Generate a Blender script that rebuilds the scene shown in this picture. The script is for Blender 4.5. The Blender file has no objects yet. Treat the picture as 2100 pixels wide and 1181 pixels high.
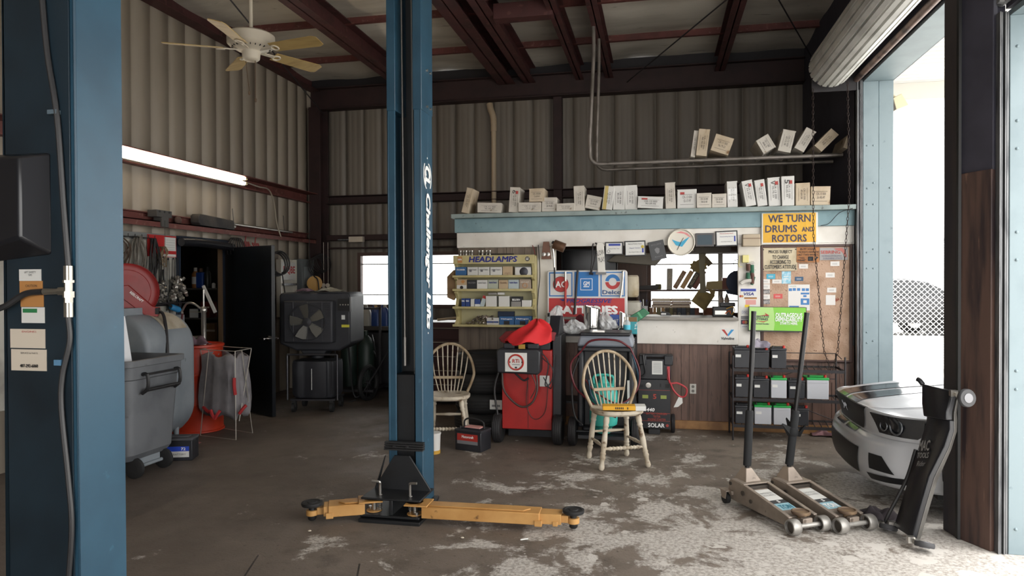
import bpy, math, random
from mathutils import Vector as V, Matrix as Mx
EXPOSURE = 0.3
SKY = 5.0
SUN = 5.0
TUBE = 14.0
random.seed(7)
S = bpy.context.scene
COL = S.collection
PI = math.pi

# ---------------------------------------------------------------- camera, light, exposure
H = 1.5
F, YAW, PIT, ROL = 1432.0, 0.2059, -0.0107, -0.0041
fw = V((-math.sin(YAW)*math.cos(PIT), math.cos(YAW)*math.cos(PIT), math.sin(PIT)))
r0 = V((math.cos(YAW), math.sin(YAW), 0)); u0 = r0.cross(fw)
rt = r0*math.cos(ROL)+u0*math.sin(ROL); up = u0*math.cos(ROL)-r0*math.sin(ROL)
CAMP = V((0, 0, H))
cd = bpy.data.cameras.new('camera'); cam = bpy.data.objects.new('camera', cd); COL.objects.link(cam)
cd.sensor_width = 36; cd.lens = 36*F/2100; cd.clip_start = .05; cd.clip_end = 200
m = Mx((rt, up, -fw)).transposed().to_4x4(); m.translation = CAMP
cam.matrix_world = m
S.camera = cam

def ray(x, y): return rt*((x-1050)/F) - up*((y-590.5)/F) + fw
def atY(x, y, Y): d = ray(x, y); return CAMP + d*(Y/d.y)
def atX(x, y, X): d = ray(x, y); return CAMP + d*(X/d.x)
def atZ(x, y, z=0): d = ray(x, y); return CAMP + d*((z-H)/d.z)

S.view_settings.view_transform = 'Standard'; S.view_settings.look = 'None'
S.view_settings.gamma = 1; S.view_settings.use_curve_mapping = False
S.view_settings.exposure = EXPOSURE
S.cycles.max_bounces = 8; S.cycles.diffuse_bounces = 5; S.cycles.glossy_bounces = 3
S.cycles.sample_clamp_indirect = 6; S.cycles.use_denoising = True
S.cycles.caustics_reflective = False; S.cycles.caustics_refractive = False

W = bpy.data.worlds.new('overcast_sky'); S.world = W; W.use_nodes = True
bg = W.node_tree.nodes['Background']; bg.inputs[0].default_value = (1.0, .985, .965, 1); bg.inputs[1].default_value = SKY

def portal(loc, rot, sx, sy):
    l = bpy.data.lights.new('door_portal', 'AREA'); l.shape = 'RECTANGLE'; l.size = sx; l.size_y = sy
    l.cycles.is_portal = True
    o = bpy.data.objects.new('door_portal', l); COL.objects.link(o); o.location = loc; o.rotation_euler = rot
# area light points along -Z local; portals face into the shop
portal((2.16, 5.9, 1.7), (0, PI/2, 0), 3.4, 2.4)
portal((2.16, 2.0, 1.5), (0, PI/2, 0), 3.0, 4.4)
portal((.05, -3.05, 1.7), (-PI/2, 0, PI), 3.4, 3.2)
portal((-3.15, 9.75, 1.5), (PI/2, 0, PI), 1.9, .75)
portal((.1, 9.75, 1.5), (PI/2, 0, PI), 2.0, .75)
sun = bpy.data.lights.new('hazy_sun', 'SUN'); sun.energy = SUN; sun.angle = .5; sun.color = (1, .985, .96)
so = bpy.data.objects.new('hazy_sun', sun); COL.objects.link(so); so.rotation_euler = V((-.2, -.06, -1)).to_track_quat('-Z', 'Y').to_euler()

# ---------------------------------------------------------------- materials
def lin(c):
    if isinstance(c, str):
        c = c.lstrip('#'); c = [int(c[i:i+2], 16)/255 for i in (0, 2, 4)]
    return tuple(x/12.92 if x <= .04045 else ((x+.055)/1.055)**2.4 for x in c[:3])+(1,)
MATS = {}
def mat(name, c='#808080', r=.6, met=0, c2=None, sc=6, lo=.45, hi=.65, bump=0, bsc=40, em=0, alpha=None, tr=0, stretch=None, c3=None, sc3=25, t3=.68, spec=None):
    if name in MATS: return MATS[name]
    M = bpy.data.materials.new(name); M.use_nodes = True; MATS[name] = M
    nt = M.node_tree; N = nt.nodes; L = nt.links; b = N['Principled BSDF']
    b.inputs['Base Color'].default_value = lin(c); b.inputs['Roughness'].default_value = r; b.inputs['Metallic'].default_value = met
    if spec is not None: b.inputs['Specular IOR Level'].default_value = spec
    if tr: b.inputs['Transmission Weight'].default_value = tr
    if alpha is not None: b.inputs['Alpha'].default_value = alpha
    if em:
        b.inputs['Emission Color'].default_value = lin(c); b.inputs['Emission Strength'].default_value = em
    co = None
    if c2 or bump or c3:
        tc = N.new('ShaderNodeTexCoord'); co = tc.outputs['Object']
        if stretch:
            mp = N.new('ShaderNodeMapping'); mp.inputs['Scale'].default_value = stretch; L.new(co, mp.inputs[0]); co = mp.outputs[0]
    out = None
    def layer(prev, colr, scale, a, bb):
        n = N.new('ShaderNodeTexNoise'); n.inputs['Scale'].default_value = scale; n.inputs['Detail'].default_value = 6
        L.new(co, n.inputs['Vector'])
        rp = N.new('ShaderNodeMapRange'); rp.inputs[1].default_value = a; rp.inputs[2].default_value = bb
        L.new(n.outputs[0], rp.inputs[0])
        mx = N.new('ShaderNodeMix'); mx.data_type = 'RGBA'
        L.new(rp.outputs[0], mx.inputs[0])
        if prev is None: mx.inputs[6].default_value = lin(c)
        else: L.new(prev, mx.inputs[6])
        mx.inputs[7].default_value = lin(colr)
        return mx.outputs[2]
    if c2: out = layer(out, c2, sc, lo, hi)
    if c3: out = layer(out, c3, sc3, t3, t3+.08)
    if out is not None: L.new(out, b.inputs['Base Color'])
    if bump:
        n = N.new('ShaderNodeTexNoise'); n.inputs['Scale'].default_value = bsc; n.inputs['Detail'].default_value = 4
        L.new(co, n.inputs['Vector'])
        bp = N.new('ShaderNodeBump'); bp.inputs['Strength'].default_value = bump; bp.inputs['Distance'].default_value = .02
        L.new(n.outputs[0], bp.inputs['Height']); L.new(bp.outputs[0], b.inputs['Normal'])
    return M

# ---------------------------------------------------------------- mesh helpers
def basis(ax):
    ax = V(ax).normalized(); t = V((0, 0, 1)) if abs(ax.z) < .9 else V((1, 0, 0))
    a = t.cross(ax).normalized(); return a, ax.cross(a), ax
def smooth_path(pts, k=6):
    pts = [V(p) for p in pts]
    if len(pts) < 3: return pts
    q = [pts[0]*2-pts[1]]+pts+[pts[-1]*2-pts[-2]]; out = []
    for i in range(1, len(q)-2):
        a, b, c, d = q[i-1:i+3]
        for j in range(k):
            t = j/k
            out.append(.5*((2*b)+(c-a)*t+(2*a-5*b+4*c-d)*t*t+(3*b-a-3*c+d)*t**3))
    out.append(pts[-1]); return out
class MB:
    def __init__(s): s.v = []; s.f = []
    def add(s, vs, fs):
        o = len(s.v); s.v += [tuple(p) for p in vs]; s.f += [tuple(i+o for i in f) for f in fs]; return s
    def box(s, x0, y0, z0, x1, y1, z1):
        x0, x1 = sorted((x0, x1)); y0, y1 = sorted((y0, y1)); z0, z1 = sorted((z0, z1))
        return s.add([(x0,y0,z0),(x1,y0,z0),(x1,y1,z0),(x0,y1,z0),(x0,y0,z1),(x1,y0,z1),(x1,y1,z1),(x0,y1,z1)],
              [(3,2,1,0),(4,5,6,7),(0,1,5,4),(1,2,6,5),(2,3,7,6),(3,0,4,7)])
    def cbox(s, c, d, R=None):
        t = MB().box(-d[0]/2,-d[1]/2,-d[2]/2,d[0]/2,d[1]/2,d[2]/2)
        return s.add([V(c)+((R @ V(p)) if R else V(p)) for p in t.v], t.f)
    def cyl(s, a, b, r, r2=None, n=16, cap=True):
        a, b = V(a), V(b); r2 = r if r2 is None else r2; x, y, z = basis(b-a)
        vs = [a+(x*math.cos(2*PI*i/n)+y*math.sin(2*PI*i/n))*r for i in range(n)]+[b+(x*math.cos(2*PI*i/n)+y*math.sin(2*PI*i/n))*r2 for i in range(n)]
        fs = [(i,(i+1)%n,n+(i+1)%n,n+i) for i in range(n)]
        if cap: fs += [tuple(range(n-1,-1,-1)), tuple(range(n,2*n))]
        return s.add(vs, fs)
    def tube(s, pts, r, n=8, k=6, closed=False):
        P = smooth_path(pts, k) if k else [V(p) for p in pts]
        rs = r if callable(r) else (lambda t: r)
        m = len(P); vs = []; x = None
        for i, p in enumerate(P):
            d = (P[min(i+1, m-1)]-P[max(i-1, 0)]).normalized()
            if x is None: x = basis(d)[0]
            else:
                x = x-d*x.dot(d)
                x = x.normalized() if x.length > 1e-6 else basis(d)[0]
            y = d.cross(x); q = rs(i/(m-1))
            vs += [p+(x*math.cos(2*PI*j/n)+y*math.sin(2*PI*j/n))*q for j in range(n)]
        fs = [(i*n+j, i*n+(j+1)%n, (i+1)*n+(j+1)%n, (i+1)*n+j) for i in range(m-1) for j in range(n)]
        fs += [tuple(range(n-1,-1,-1)), tuple(range((m-1)*n, m*n))]
        return s.add(vs, fs)
    def lathe(s, prof, c=(0,0,0), ax=(0,0,1), n=20):
        x, y, z = basis(ax); c = V(c); vs = []; m = len(prof)
        for r, h in prof:
            vs += [c+z*h+(x*math.cos(2*PI*i/n)+y*math.sin(2*PI*i/n))*max(r, 1e-4) for i in range(n)]
        fs = [(k*n+i, k*n+(i+1)%n, (k+1)*n+(i+1)%n, (k+1)*n+i) for k in range(m-1) for i in range(n)]
        fs += [tuple(range(n-1,-1,-1)), tuple(range((m-1)*n, m*n))]
        return s.add(vs, fs)
    def torus(s, c, ax, R, r, n=28, k=10):
        x, y, z = basis(ax); c = V(c); vs = []
        for i in range(n):
            d = x*math.cos(2*PI*i/n)+y*math.sin(2*PI*i/n)
            vs += [c+d*(R+r*math.cos(2*PI*j/k))+z*(r*math.sin(2*PI*j/k)) for j in range(k)]
        return s.add(vs, [(i*k+j, ((i+1)%n)*k+j, ((i+1)%n)*k+(j+1)%k, i*k+(j+1)%k) for i in range(n) for j in range(k)])
    def prism(s, poly, o, u, w, d):          # polygon (a,b) in plane o+a*u+b*w, thickened by vector d
        o, u, w, d = V(o), V(u), V(w), V(d); n = len(poly)
        vs = [o+u*a+w*b for a, b in poly]; vs += [p+d for p in vs]
        return s.add(vs, [tuple(range(n-1,-1,-1)), tuple(range(n,2*n))]+[(i,(i+1)%n,n+(i+1)%n,n+i) for i in range(n)])
    def loft(s, rings, cap=True):
        n = len(rings[0]); vs = [p for r in rings for p in r]; m = len(rings)
        fs = [(k*n+i, k*n+(i+1)%n, (k+1)*n+(i+1)%n, (k+1)*n+i) for k in range(m-1) for i in range(n)]
        if cap: fs += [tuple(range(n-1,-1,-1)), tuple(range((m-1)*n, m*n))]
        return s.add(vs, fs)
    def grid(s, fn, nu, nv):
        vs = [fn(i/nu, j/nv) for j in range(nv+1) for i in range(nu+1)]
        return s.add(vs, [(j*(nu+1)+i, j*(nu+1)+i+1, (j+1)*(nu+1)+i+1, (j+1)*(nu+1)+i) for j in range(nv) for i in range(nu)])
    def ball(s, c, r, n=12, sz=(1,1,1), R=None):
        c = V(c); vs = []; m = n//2
        for j in range(m+1):
            t = PI*j/m
            for i in range(n):
                p = V((math.sin(t)*math.cos(2*PI*i/n)*sz[0], math.sin(t)*math.sin(2*PI*i/n)*sz[1], math.cos(t)*sz[2]))*r
                vs.append(c+(R @ p if R else p))
        return s.add(vs, [(j*n+i, (j+1)*n+i, (j+1)*n+(i+1)%n, j*n+(i+1)%n) for j in range(m) for i in range(n)])
    def build(s, name, M, parent=None, bev=0, ang=.7, loc=None, rz=0, sol=0, sub=0, seg=2):
        me = bpy.data.meshes.new(name); me.from_pydata(s.v, [], s.f); me.validate()
        me.materials.append(M); me.shade_smooth(); me.set_sharp_from_angle(angle=ang)
        o = bpy.data.objects.new(name, me); COL.objects.link(o)
        import bmesh
        bm = bmesh.new(); bm.from_mesh(me); bmesh.ops.remove_doubles(bm, verts=bm.verts, dist=1e-6)
        bmesh.ops.recalc_face_normals(bm, faces=bm.faces); bm.to_mesh(me); bm.free()
        if parent: o.parent = parent
        if loc is not None: o.location = loc
        if rz: o.rotation_euler = (0, 0, rz)
        if sol:
            q = o.modifiers.new('thickness', 'SOLIDIFY'); q.thickness = sol; q.offset = 0
        if sub:
            q = o.modifiers.new('sub', 'SUBSURF'); q.levels = sub; q.render_levels = sub
        if bev:
            q = o.modifiers.new('bevel', 'BEVEL'); q.width = bev; q.segments = seg; q.limit_method = 'ANGLE'; q.angle_limit = .6
            q.harden_normals = False
        return o
def tag(o, label=None, cat=None, group=None, kind=None):
    if label: o['label'] = label
    if cat: o['category'] = cat
    if group: o['group'] = group
    if kind: o['kind'] = kind
    return o
def thing(name, label, cat, loc=(0,0,0), rz=0, group=None, rot=None):
    o = bpy.data.objects.new(name, None); COL.objects.link(o); o.location = loc; o.rotation_euler = rot or (0, 0, rz)
    o.empty_display_size = .1
    return tag(o, label, cat, group)
def struct(mb, name, M, **k): return tag(mb.build(name, M, **k), kind='structure')
def dup(root, loc, rz=0, label=None, group=None, rot=None):
    r = root.copy(); COL.objects.link(r); r.location = loc; r.rotation_euler = rot or (0, 0, rz)
    if label: r['label'] = label
    if group: r['group'] = group
    for ch in list(root.children):
        c = ch.copy(); COL.objects.link(c); c.parent = r
        for g in list(ch.children):
            d = g.copy(); COL.objects.link(d); d.parent = c
    return r
def text(body, M, parent, c, w, h, right=(1,0,0), upv=(0,0,1), bold=0, shear=0, d=.0012, name='lettering', line=1.0, label=None):
    cu = bpy.data.curves.new(name, 'FONT'); cu.body = body; cu.align_x = 'CENTER'; cu.size = 1; cu.shear = shear
    cu.space_line = line; cu.resolution_u = 2; cu.fill_mode = 'BOTH' if False else 'FRONT'
    t = bpy.data.objects.new(name, cu); me0 = t.to_mesh(); me = me0.copy() if False else bpy.data.meshes.new(name)
    vs = [v.co.copy() for v in me0.vertices]; fs = [tuple(p.vertices) for p in me0.polygons]
    t.to_mesh_clear(); bpy.data.objects.remove(t); bpy.data.curves.remove(cu)
    xs = [v.x for v in vs]; ys = [v.y for v in vs]; x0, x1, y0, y1 = min(xs), max(xs), min(ys), max(ys)
    right, upv, c = V(right).normalized(), V(upv).normalized(), V(c); n = right.cross(upv)
    pts = [c+right*((v.x-(x0+x1)/2)/(x1-x0)*w)+upv*((v.y-(y0+y1)/2)/(y1-y0)*h)+n*d for v in vs]
    if bold:                                   # heavier strokes: the outline repeated with small shifts
        k = bold*1.1; b0, f0 = list(pts), list(fs); pts, fs = [], []
        sx, sz = w/(x1-x0)*k, h/(y1-y0)*k
        for q, (dx, dz) in enumerate(((-sx, 0), (sx, 0), (-sx*.7, sz), (sx*.7, -sz), (0, 0))):
            n0 = len(pts); pts += [p+right*dx+upv*dz+n*(.0003*q) for p in b0]; fs += [tuple(i+n0 for i in f) for f in f0]
    me.from_pydata(pts, [], fs); me.materials.append(M)
    o = bpy.data.objects.new(name, me); COL.objects.link(o); o.parent = parent
    if label: o['label'] = label
    return o

# ================================================================ THE SETTING
XL, XR, YB, YO, ZC = -5.05, 1.85, 9.7, 7.23, 4.5
YF = -3.1
def floor_mat():
    M = bpy.data.materials.new('worn_concrete'); M.use_nodes = True; nt = M.node_tree; N = nt.nodes; L = nt.links; b = N['Principled BSDF']
    tc = N.new('ShaderNodeTexCoord'); P = tc.outputs['Object']
    def noise(sc, det=8, ro=.55, dis=0):
        n = N.new('ShaderNodeTexNoise'); n.inputs['Scale'].default_value = sc; n.inputs['Detail'].default_value = det
        n.inputs['Roughness'].default_value = ro; n.inputs['Distortion'].default_value = dis; L.new(P, n.inputs['Vector']); return n.outputs[0]
    def rng(x, a, bb, c=0, d=1):
        r = N.new('ShaderNodeMapRange'); L.new(x, r.inputs[0]); r.inputs[1].default_value = a; r.inputs[2].default_value = bb
        r.inputs[3].default_value = c; r.inputs[4].default_value = d; return r.outputs[0]
    def op(o, x, y):
        q = N.new('ShaderNodeMath'); q.operation = o
        for i, t in enumerate((x, y)):
            if hasattr(t, 'is_linked'): L.new(t, q.inputs[i])
            else: q.inputs[i].default_value = t
        return q.outputs[0]
    def mix(fac, a, bb):
        q = N.new('ShaderNodeMix'); q.data_type = 'RGBA'; L.new(fac, q.inputs[0])
        for i, t in ((6, a), (7, bb)):
            if isinstance(t, str): q.inputs[i].default_value = lin(t)
            else: L.new(t, q.inputs[i])
        return q.outputs[2]
    sep = N.new('ShaderNodeSeparateXYZ'); L.new(P, sep.inputs[0]); X, Y = sep.outputs[0], sep.outputs[1]
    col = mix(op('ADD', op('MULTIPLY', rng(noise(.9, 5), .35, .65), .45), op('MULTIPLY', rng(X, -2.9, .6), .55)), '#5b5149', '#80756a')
    col = mix(rng(noise(5, 8, .6), .5, .72), col, '#5a5149')
    col = mix(rng(noise(38, 3), .62, .72), col, '#4e463e')
    # worn pale paint and cement patches, denser towards the doors
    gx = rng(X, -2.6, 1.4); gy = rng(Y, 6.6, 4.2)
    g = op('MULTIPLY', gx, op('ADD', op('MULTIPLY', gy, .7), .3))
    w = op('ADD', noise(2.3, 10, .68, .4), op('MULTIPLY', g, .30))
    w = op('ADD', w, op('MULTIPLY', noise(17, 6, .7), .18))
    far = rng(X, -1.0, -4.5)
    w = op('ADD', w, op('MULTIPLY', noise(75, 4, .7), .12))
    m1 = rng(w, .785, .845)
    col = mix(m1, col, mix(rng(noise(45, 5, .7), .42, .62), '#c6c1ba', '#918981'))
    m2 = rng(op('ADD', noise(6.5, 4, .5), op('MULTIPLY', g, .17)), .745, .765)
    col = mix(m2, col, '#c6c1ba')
    # saw cuts
    for (ax, ay, bx, by) in ((-2.02, 3.05, -2.12, 3.36), (-1.41, 3.05, -1.5, 3.3)):
        dx, dy = bx-ax, by-ay; l = math.hypot(dx, dy)
        d = op('ADD', op('MULTIPLY', X, dy/l), op('ADD', op('MULTIPLY', Y, -dx/l), -(ax*dy-ay*dx)/l))
        k = op('MULTIPLY', op('LESS_THAN', op('ABSOLUTE', d, 0), .005), op('LESS_THAN', Y, 3.45))
        col = mix(k, col, '#2a2622')
    L.new(col, b.inputs['Base Color'])
    L.new(rng(noise(3, 6), .3, .7, .5, .8), b.inputs['Roughness'])
    bp = N.new('ShaderNodeBump'); bp.inputs['Strength'].default_value = .35; bp.inputs['Distance'].default_value = .012
    L.new(op('ADD', noise(60, 5, .7), op('MULTIPLY', m1, .6)), bp.inputs['Height']); L.new(bp.outputs[0], b.inputs['Normal'])
    return M
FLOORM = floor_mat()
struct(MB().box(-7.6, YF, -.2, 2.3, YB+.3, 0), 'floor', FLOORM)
pale = mat('outside_concrete', '#cfccc6', .8, c2='#bdb9b2', sc=3)
struct(MB().box(2.3, -14, -.22, 30, 40, -.012), 'ground', pale)
struct(MB().box(1.0, 12.4, -.01, 30, 32, .05), 'road', mat('road_concrete', '#c4c2bd', .8, c2='#b2b0ab', sc=4))

steel = mat('red_oxide_steel', '#4c2a29', .62, c2='#38211f', sc=5, c3='#5d3a36', sc3=14, t3=.62)
steel3 = mat('dark_oxide_steel', '#33201f', .65, c2='#281918', sc=5)
steel2 = mat('dusty_red_steel', '#6a3b36', .6, c2='#57312c', sc=6, c3='#7e5a50', sc3=18, t3=.6)
dark = mat('dark_steel', '#221f22', .6)
clad = mat('beige_metal_cladding', '#958b7d', .5, c2='#8b8174', sc=2, stretch=(1, 1, .25))
cladb = mat('grey_metal_cladding', '#7a7268', .5, c2='#71695f', sc=2, stretch=(1, 1, .25))
def corrugated(axis, pos, out, a0, a1, z0, z1, pitch, phase, holes, gw=.055, dep=.026, minor=True):
    # axis 'y': wall along y at x=pos, grooves pushed to x=pos+out*dep
    pts = [(a0, 0)]
    k = math.ceil((a0-phase)/pitch)
    while phase+k*pitch < a1-gw:
        c = phase+k*pitch
        if c-gw*.5 > a0+.01:
            pts += [(c-gw*.5, 0), (c-gw*.36, 1), (c+gw*.36, 1), (c+gw*.5, 0)]
            if not minor: k += 1; continue
            for q in (.35, .65): pts += [(c+pitch*q-.012, 0), (c+pitch*q, .12), (c+pitch*q+.012, 0)]
        k += 1
    pts = [p for p in pts if p[0] < a1]+[(a1, 0)]
    def off(a):
        for (p, u), (q, w) in zip(pts, pts[1:]):
            if p <= a <= q: return u+(w-u)*(a-p)/max(q-p, 1e-6)
        return 0
    br = sorted(set([p[0] for p in pts]+[h for hh in holes for h in hh[:2]]))
    mb = MB()
    for p, q in zip(br, br[1:]):
        if q-p < 1e-5: continue
        zs = [(z0, z1)]
        for h0, h1, g0, g1 in holes:
            if p >= h0-1e-6 and q <= h1+1e-6: zs = [t for s0, s1 in zs for t in ((s0, min(s1, g0)), (max(s0, g1), s1)) if t[1] > t[0]+1e-6]
        def P(a, z):
            o = pos+out*dep*off(a)
            return (o, a, z) if axis == 'y' else (a, o, z)
        for s0, s1 in zs: mb.add([P(p, s0), P(q, s0), P(q, s1), P(p, s1)], [(0, 1, 2, 3)])
    return mb
DY0, DY1, DZ = 6.60, 7.42, 1.92
struct(corrugated('y', XL, -1, YF, YB+.04, 0, ZC, .27, .04, [(DY0, DY1, 0, DZ)], minor=False), 'wall_left', clad, ang=.15)
W1 = (-4.31, -2.25, 1.155, 1.873); W2 = (-.09, 1.3, 1.06, 1.845)
struct(corrugated('x', YB, 1, XL-.04, XR+.3, 0, ZC, .283, -.31, [W1, W2], gw=.034, dep=.03), 'wall_back', cladb, ang=.15)
# outer skins keep daylight out
struct(MB().box(XL-2.6, YF-.06, -.1, 2.15, YF, .2).box(XL-2.6, YF-.06, 3.2, 2.15, YF, ZC+.2).box(XL-2.6, YF-.06, .2, -1.6, YF, 3.25).box(1.7, YF-.06, .2, 2.15, YF, 3.25), 'wall_front', cladb)
# right wall: two door openings with a post between them
D1 = (4.6, 7.1, 3.36); D2 = (.1, 4.27, 2.93)
navy = mat('dark_inner_wall', '#3c3b46', .7, c2='#302f39', sc=3)
wr = MB().box(XR, D1[1]+.02, 0, XR+.3, YB+.3, ZC).box(XR, D1[0], D1[2]+.03, XR+.3, D1[1]+.02, ZC).box(XR, D2[0], D2[2]+.03, XR+.3, D2[1], ZC).box(XR, YF, 0, XR+.3, D2[0], ZC)
struct(wr, 'wall_right', navy)
# insulated ceiling, sagging between purlins
insul = mat('faced_insulation', '#cdc6b9', .6, c2='#b3ab9e', sc=2.2, stretch=(.4, 1.5, 1), c3='#8a8275', sc3=9, t3=.66)
PUR = [1.3+k*1.24 for k in range(7)]
def ceil_pt(u, v):
    x = XL+(XR+.3-XL)*u; y = YF+(YB+.1-YF)*v
    t = (y-1.3)/1.24; t -= math.floor(t)
    s = math.sin(PI*t)
    return (x, y, ZC+.03-.05*s+.012*math.sin(7*x+y)*s+.02*math.cos(x*2.1+y*1.3)*s)
struct(MB().grid(ceil_pt, 50, 160), 'ceiling', insul)
struct(MB().box(XL-.1, YF, ZC+.1, XR+.4, YB+.2, ZC+.16), 'roof', dark)
n_trim = [0]
def trim(mb, M, bev=.004):
    n_trim[0] += 1
    return struct(mb, 'trim_%d' % n_trim[0], M, bev=bev)
def ibeam_y(x, w, z0, z1, y0, y1, M=steel):   # I section running in y
    return trim(MB().box(x-w/2, y0, z0, x+w/2, y1, z0+.012).box(x-w/2, y0, z1-.012, x+w/2, y1, z1).box(x-.006, y0, z0, x+.006, y1, z1), M, 0)
for i, y in enumerate(PUR): trim(MB().box(XL, y-.025, ZC-.055, XR, y+.025, ZC-.045).box(XL, y-.004, ZC-.05, XR, y+.004, ZC+.04), steel2, 0)
for x, w, zt in ((-3.52, .20, ZC), (-2.06, .24, ZC), (-1.74, .17, ZC), (-1.04, .11, ZC), (-.64, .11, ZC), (.8, .13, ZC)):
    ibeam_y(x, w, 4.24, zt-.04, 1.0, YB-.1)
trim(MB().box(XL, YF, 4.31, XL+.16, YB, 4.32).box(XL, YF, 4.31, XL+.012, YB, 4.56).box(XL, YF, 4.5, XL+.1, YB, 4.56), steel)
# header beam along the back wall
trim(MB().box(XL, YB-.2, 4.03, XR, YB-.02, 4.045).box(XL, YB-.12, 4.03, XR, YB-.1, 4.36).box(XL, YB-.2, 4.33, XR, YB-.02, 4.345), steel3)
trim(MB().box(XL, YB-.1, 4.36, XR, YB-.02, ZC), dark)  # dark strip built in for the eave strut's shadow above the beam
# cross pieces between the roof beams
trim(MB().box(-1.66, 6.45, 4.2, -.64, 6.57, 4.36), steel); trim(MB().box(-1.66, 7.05, 4.2, -1.04, 7.2, 4.36), steel)
# corner column, column in the back wall
trim(MB().box(XL+.06, YB-.30, 0, XL+.24, YB-.285, 4.04).box(XL+.06, YB-.05, 0, XL+.24, YB-.03, 4.04).box(XL+.14, YB-.29, 0, XL+.155, YB-.04, 4.04), steel3)
trim(MB().box(-1.41, YB-.12, 0, -1.29, YB-.01, 4.04), steel3)
# girts
trim(MB().box(XL+.01, YF, 2.765, XL+.205, YB-.3, 2.775).box(XL+.01, YF, 2.655, XL+.022, YB-.3, 2.77).box(XL+.01, YF, 2.645, XL+.09, YB-.3, 2.657), steel2, 0)
trim(MB().box(XL+.01, YF, 2.19, XL+.07, YB-.3, 2.2).box(XL+.01, YF, 2.07, XL+.022, YB-.3, 2.2).box(XL+.01, YF, 2.10, XL+.17, YB-.3, 2.11).box(XL+.158, YF, 2.05, XL+.17, YB-.3, 2.11), steel2, 0)
for a, b in ((XL+.25, XR),): trim(MB().box(a, YB-.14, 2.75, b, YB-.01, 2.762).box(a, YB-.03, 2.64, b, YB-.01, 2.76).box(a, YB-.14, 2.64, b, YB-.01, 2.65), steel3)
trim(MB().box(XL+.25, YB-.14, 2.1, -2.1, YB-.01, 2.18).box(XL+.25, YB-.1, 1.98, -2.1, YB-.01, 2.0), steel3)
# sway rods under the roof
for p, q in (((-3.55, 4.6, 4.15), (-4.7, 9.3, 3.9)), ((.7, 6.2, 4.4), (2.0, 9.4, 4.1)), ((1.2, 6.4, 4.42), (-.4, 9.5, 4.15))):
    trim(MB().cyl(p, q, .008, n=6), dark, 0)

# ---- building windows
glassM = bpy.data.materials.new('window_glass'); glassM.use_nodes = True
_n = glassM.node_tree; _n.nodes.clear(); _o = _n.nodes.new('ShaderNodeOutputMaterial'); _m = _n.nodes.new('ShaderNodeMixShader'); _t = _n.nodes.new('ShaderNodeBsdfTransparent'); _g = _n.nodes.new('ShaderNodeBsdfGlossy'); _f = _n.nodes.new('ShaderNodeFresnel')
_g.inputs['Roughness'].default_value = .05; _t.inputs[0].default_value = (.96, .97, .97, 1)
_n.links.new(_f.outputs[0], _m.inputs[0]); _n.links.new(_t.outputs[0], _m.inputs[1]); _n.links.new(_g.outputs[0], _m.inputs[2]); _n.links.new(_m.outputs[0], _o.inputs[0])
alu = mat('dull_aluminium', '#8f8d88', .45, .7)
wfr = mat('brown_window_frame', '#5b463f', .6)
def window(n, w, mull):
    x0, x1, z0, z1 = w; y = YB+.02
    o = struct(MB().box(x0-.05, YB-.03, z0-.05, x0, YB+.06, z1+.05).box(x1, YB-.03, z0-.05, x1+.05, YB+.06, z1+.05).box(x0, YB-.03, z0-.05, x1, YB+.06, z0).box(x0, YB-.03, z1, x1, YB+.06, z1+.05), 'window_%d' % n, wfr)
    mb = MB()
    for z in (z0+(z1-z0)*.2, z1-(z1-z0)*.17): mb.box(x0, y, z-.008, x1, y+.02, z+.008)
    for x in mull: mb.box(x-.03, y-.01, z0, x+.03, y+.03, z1)
    mb.build('muntin', alu, o)
    MB().box(x0, y+.008, z0, x1, y+.012, z1).build('pane', glassM, o)
window(1, W1, (-3.35,)); window(2, W2, (.82,))

# ---- office built inside the shop
teal = mat('faded_teal_board', '#7c989f', .6, c2='#6f8b92', sc=5, c3='#64787c', sc3=22, t3=.64)
ledgeM = mat('grimy_ledge_board', '#8d9a98', .65, c2='#7c8886', sc=5, c3='#5c6160', sc3=20, t3=.62)
white = mat('grubby_white_paint', '#dedad3', .55, c2='#cdc8bf', sc=3, c3='#6e685f', sc3=28, t3=.70)
panel = None
def panel_mat():
    M = mat('brown_wood_paneling', '#6b5146', .5, c2='#4f3a31', sc=4, stretch=(6, 6, .5), c3='#3a2b26', sc3=12, t3=.62)
    return M
panel = panel_mat()
gpanel = mat('grey_brown_paneling', '#7d7063', .6, c2='#695d52', sc=4, stretch=(7, 7, .5))
def boards(x0, x1, z0, z1, y, pitch=.1, rnd=0, t=.03):
    mb = MB(); x = x0; k = 0
    while x < x1-.005:
        w = min(pitch*(1.35 if k % 3 == 0 else 1 if k % 3 == 1 else .62), x1-x)
        mb.box(x+.003, y, z0, x+w-.003, y+t, z1); x += w; k += 1
    mb.box(x0, y+.008, z0, x1, y+t+.01, z1)
    return mb
OZ = 2.16
struct(boards(-2.1, -1.235, .08, 1.86, YO), 'wall_office_left', gpanel)
struct(boards(-1.235, XR, .08, .86, YO, .13), 'wall_office', panel)
struct(boards(1.02, XR, .5, .86, YO-.004, .13), 'wall_office_right', panel)
trim(MB().box(-2.1, YO-.02, 0, XR, YO+.02, .085), mat('tan_baseboard', '#a27748', .5, c2='#835c36', sc=7))
# white boards
trim(MB().box(-2.105, YO-.03, 1.85, XR, YO+.01, 2.012), white)
trim(MB().box(-2.125, YO-.05, 2.012, XR, YO+.01, OZ), teal)
trim(MB().box(-2.14, YO-.13, OZ, XR-.02, YO+.05, OZ+.045), ledgeM)
trim(MB().box(-1.235, YO-.02, .6, -1.04, YO+.03, 1.85), white)
trim(MB().box(.775, YO-.025, .72, .985, YO+.03, 1.85), white)
trim(MB().box(.985, YO-.022, 1.835, XR, YO+.03, 1.86), white)
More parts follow.
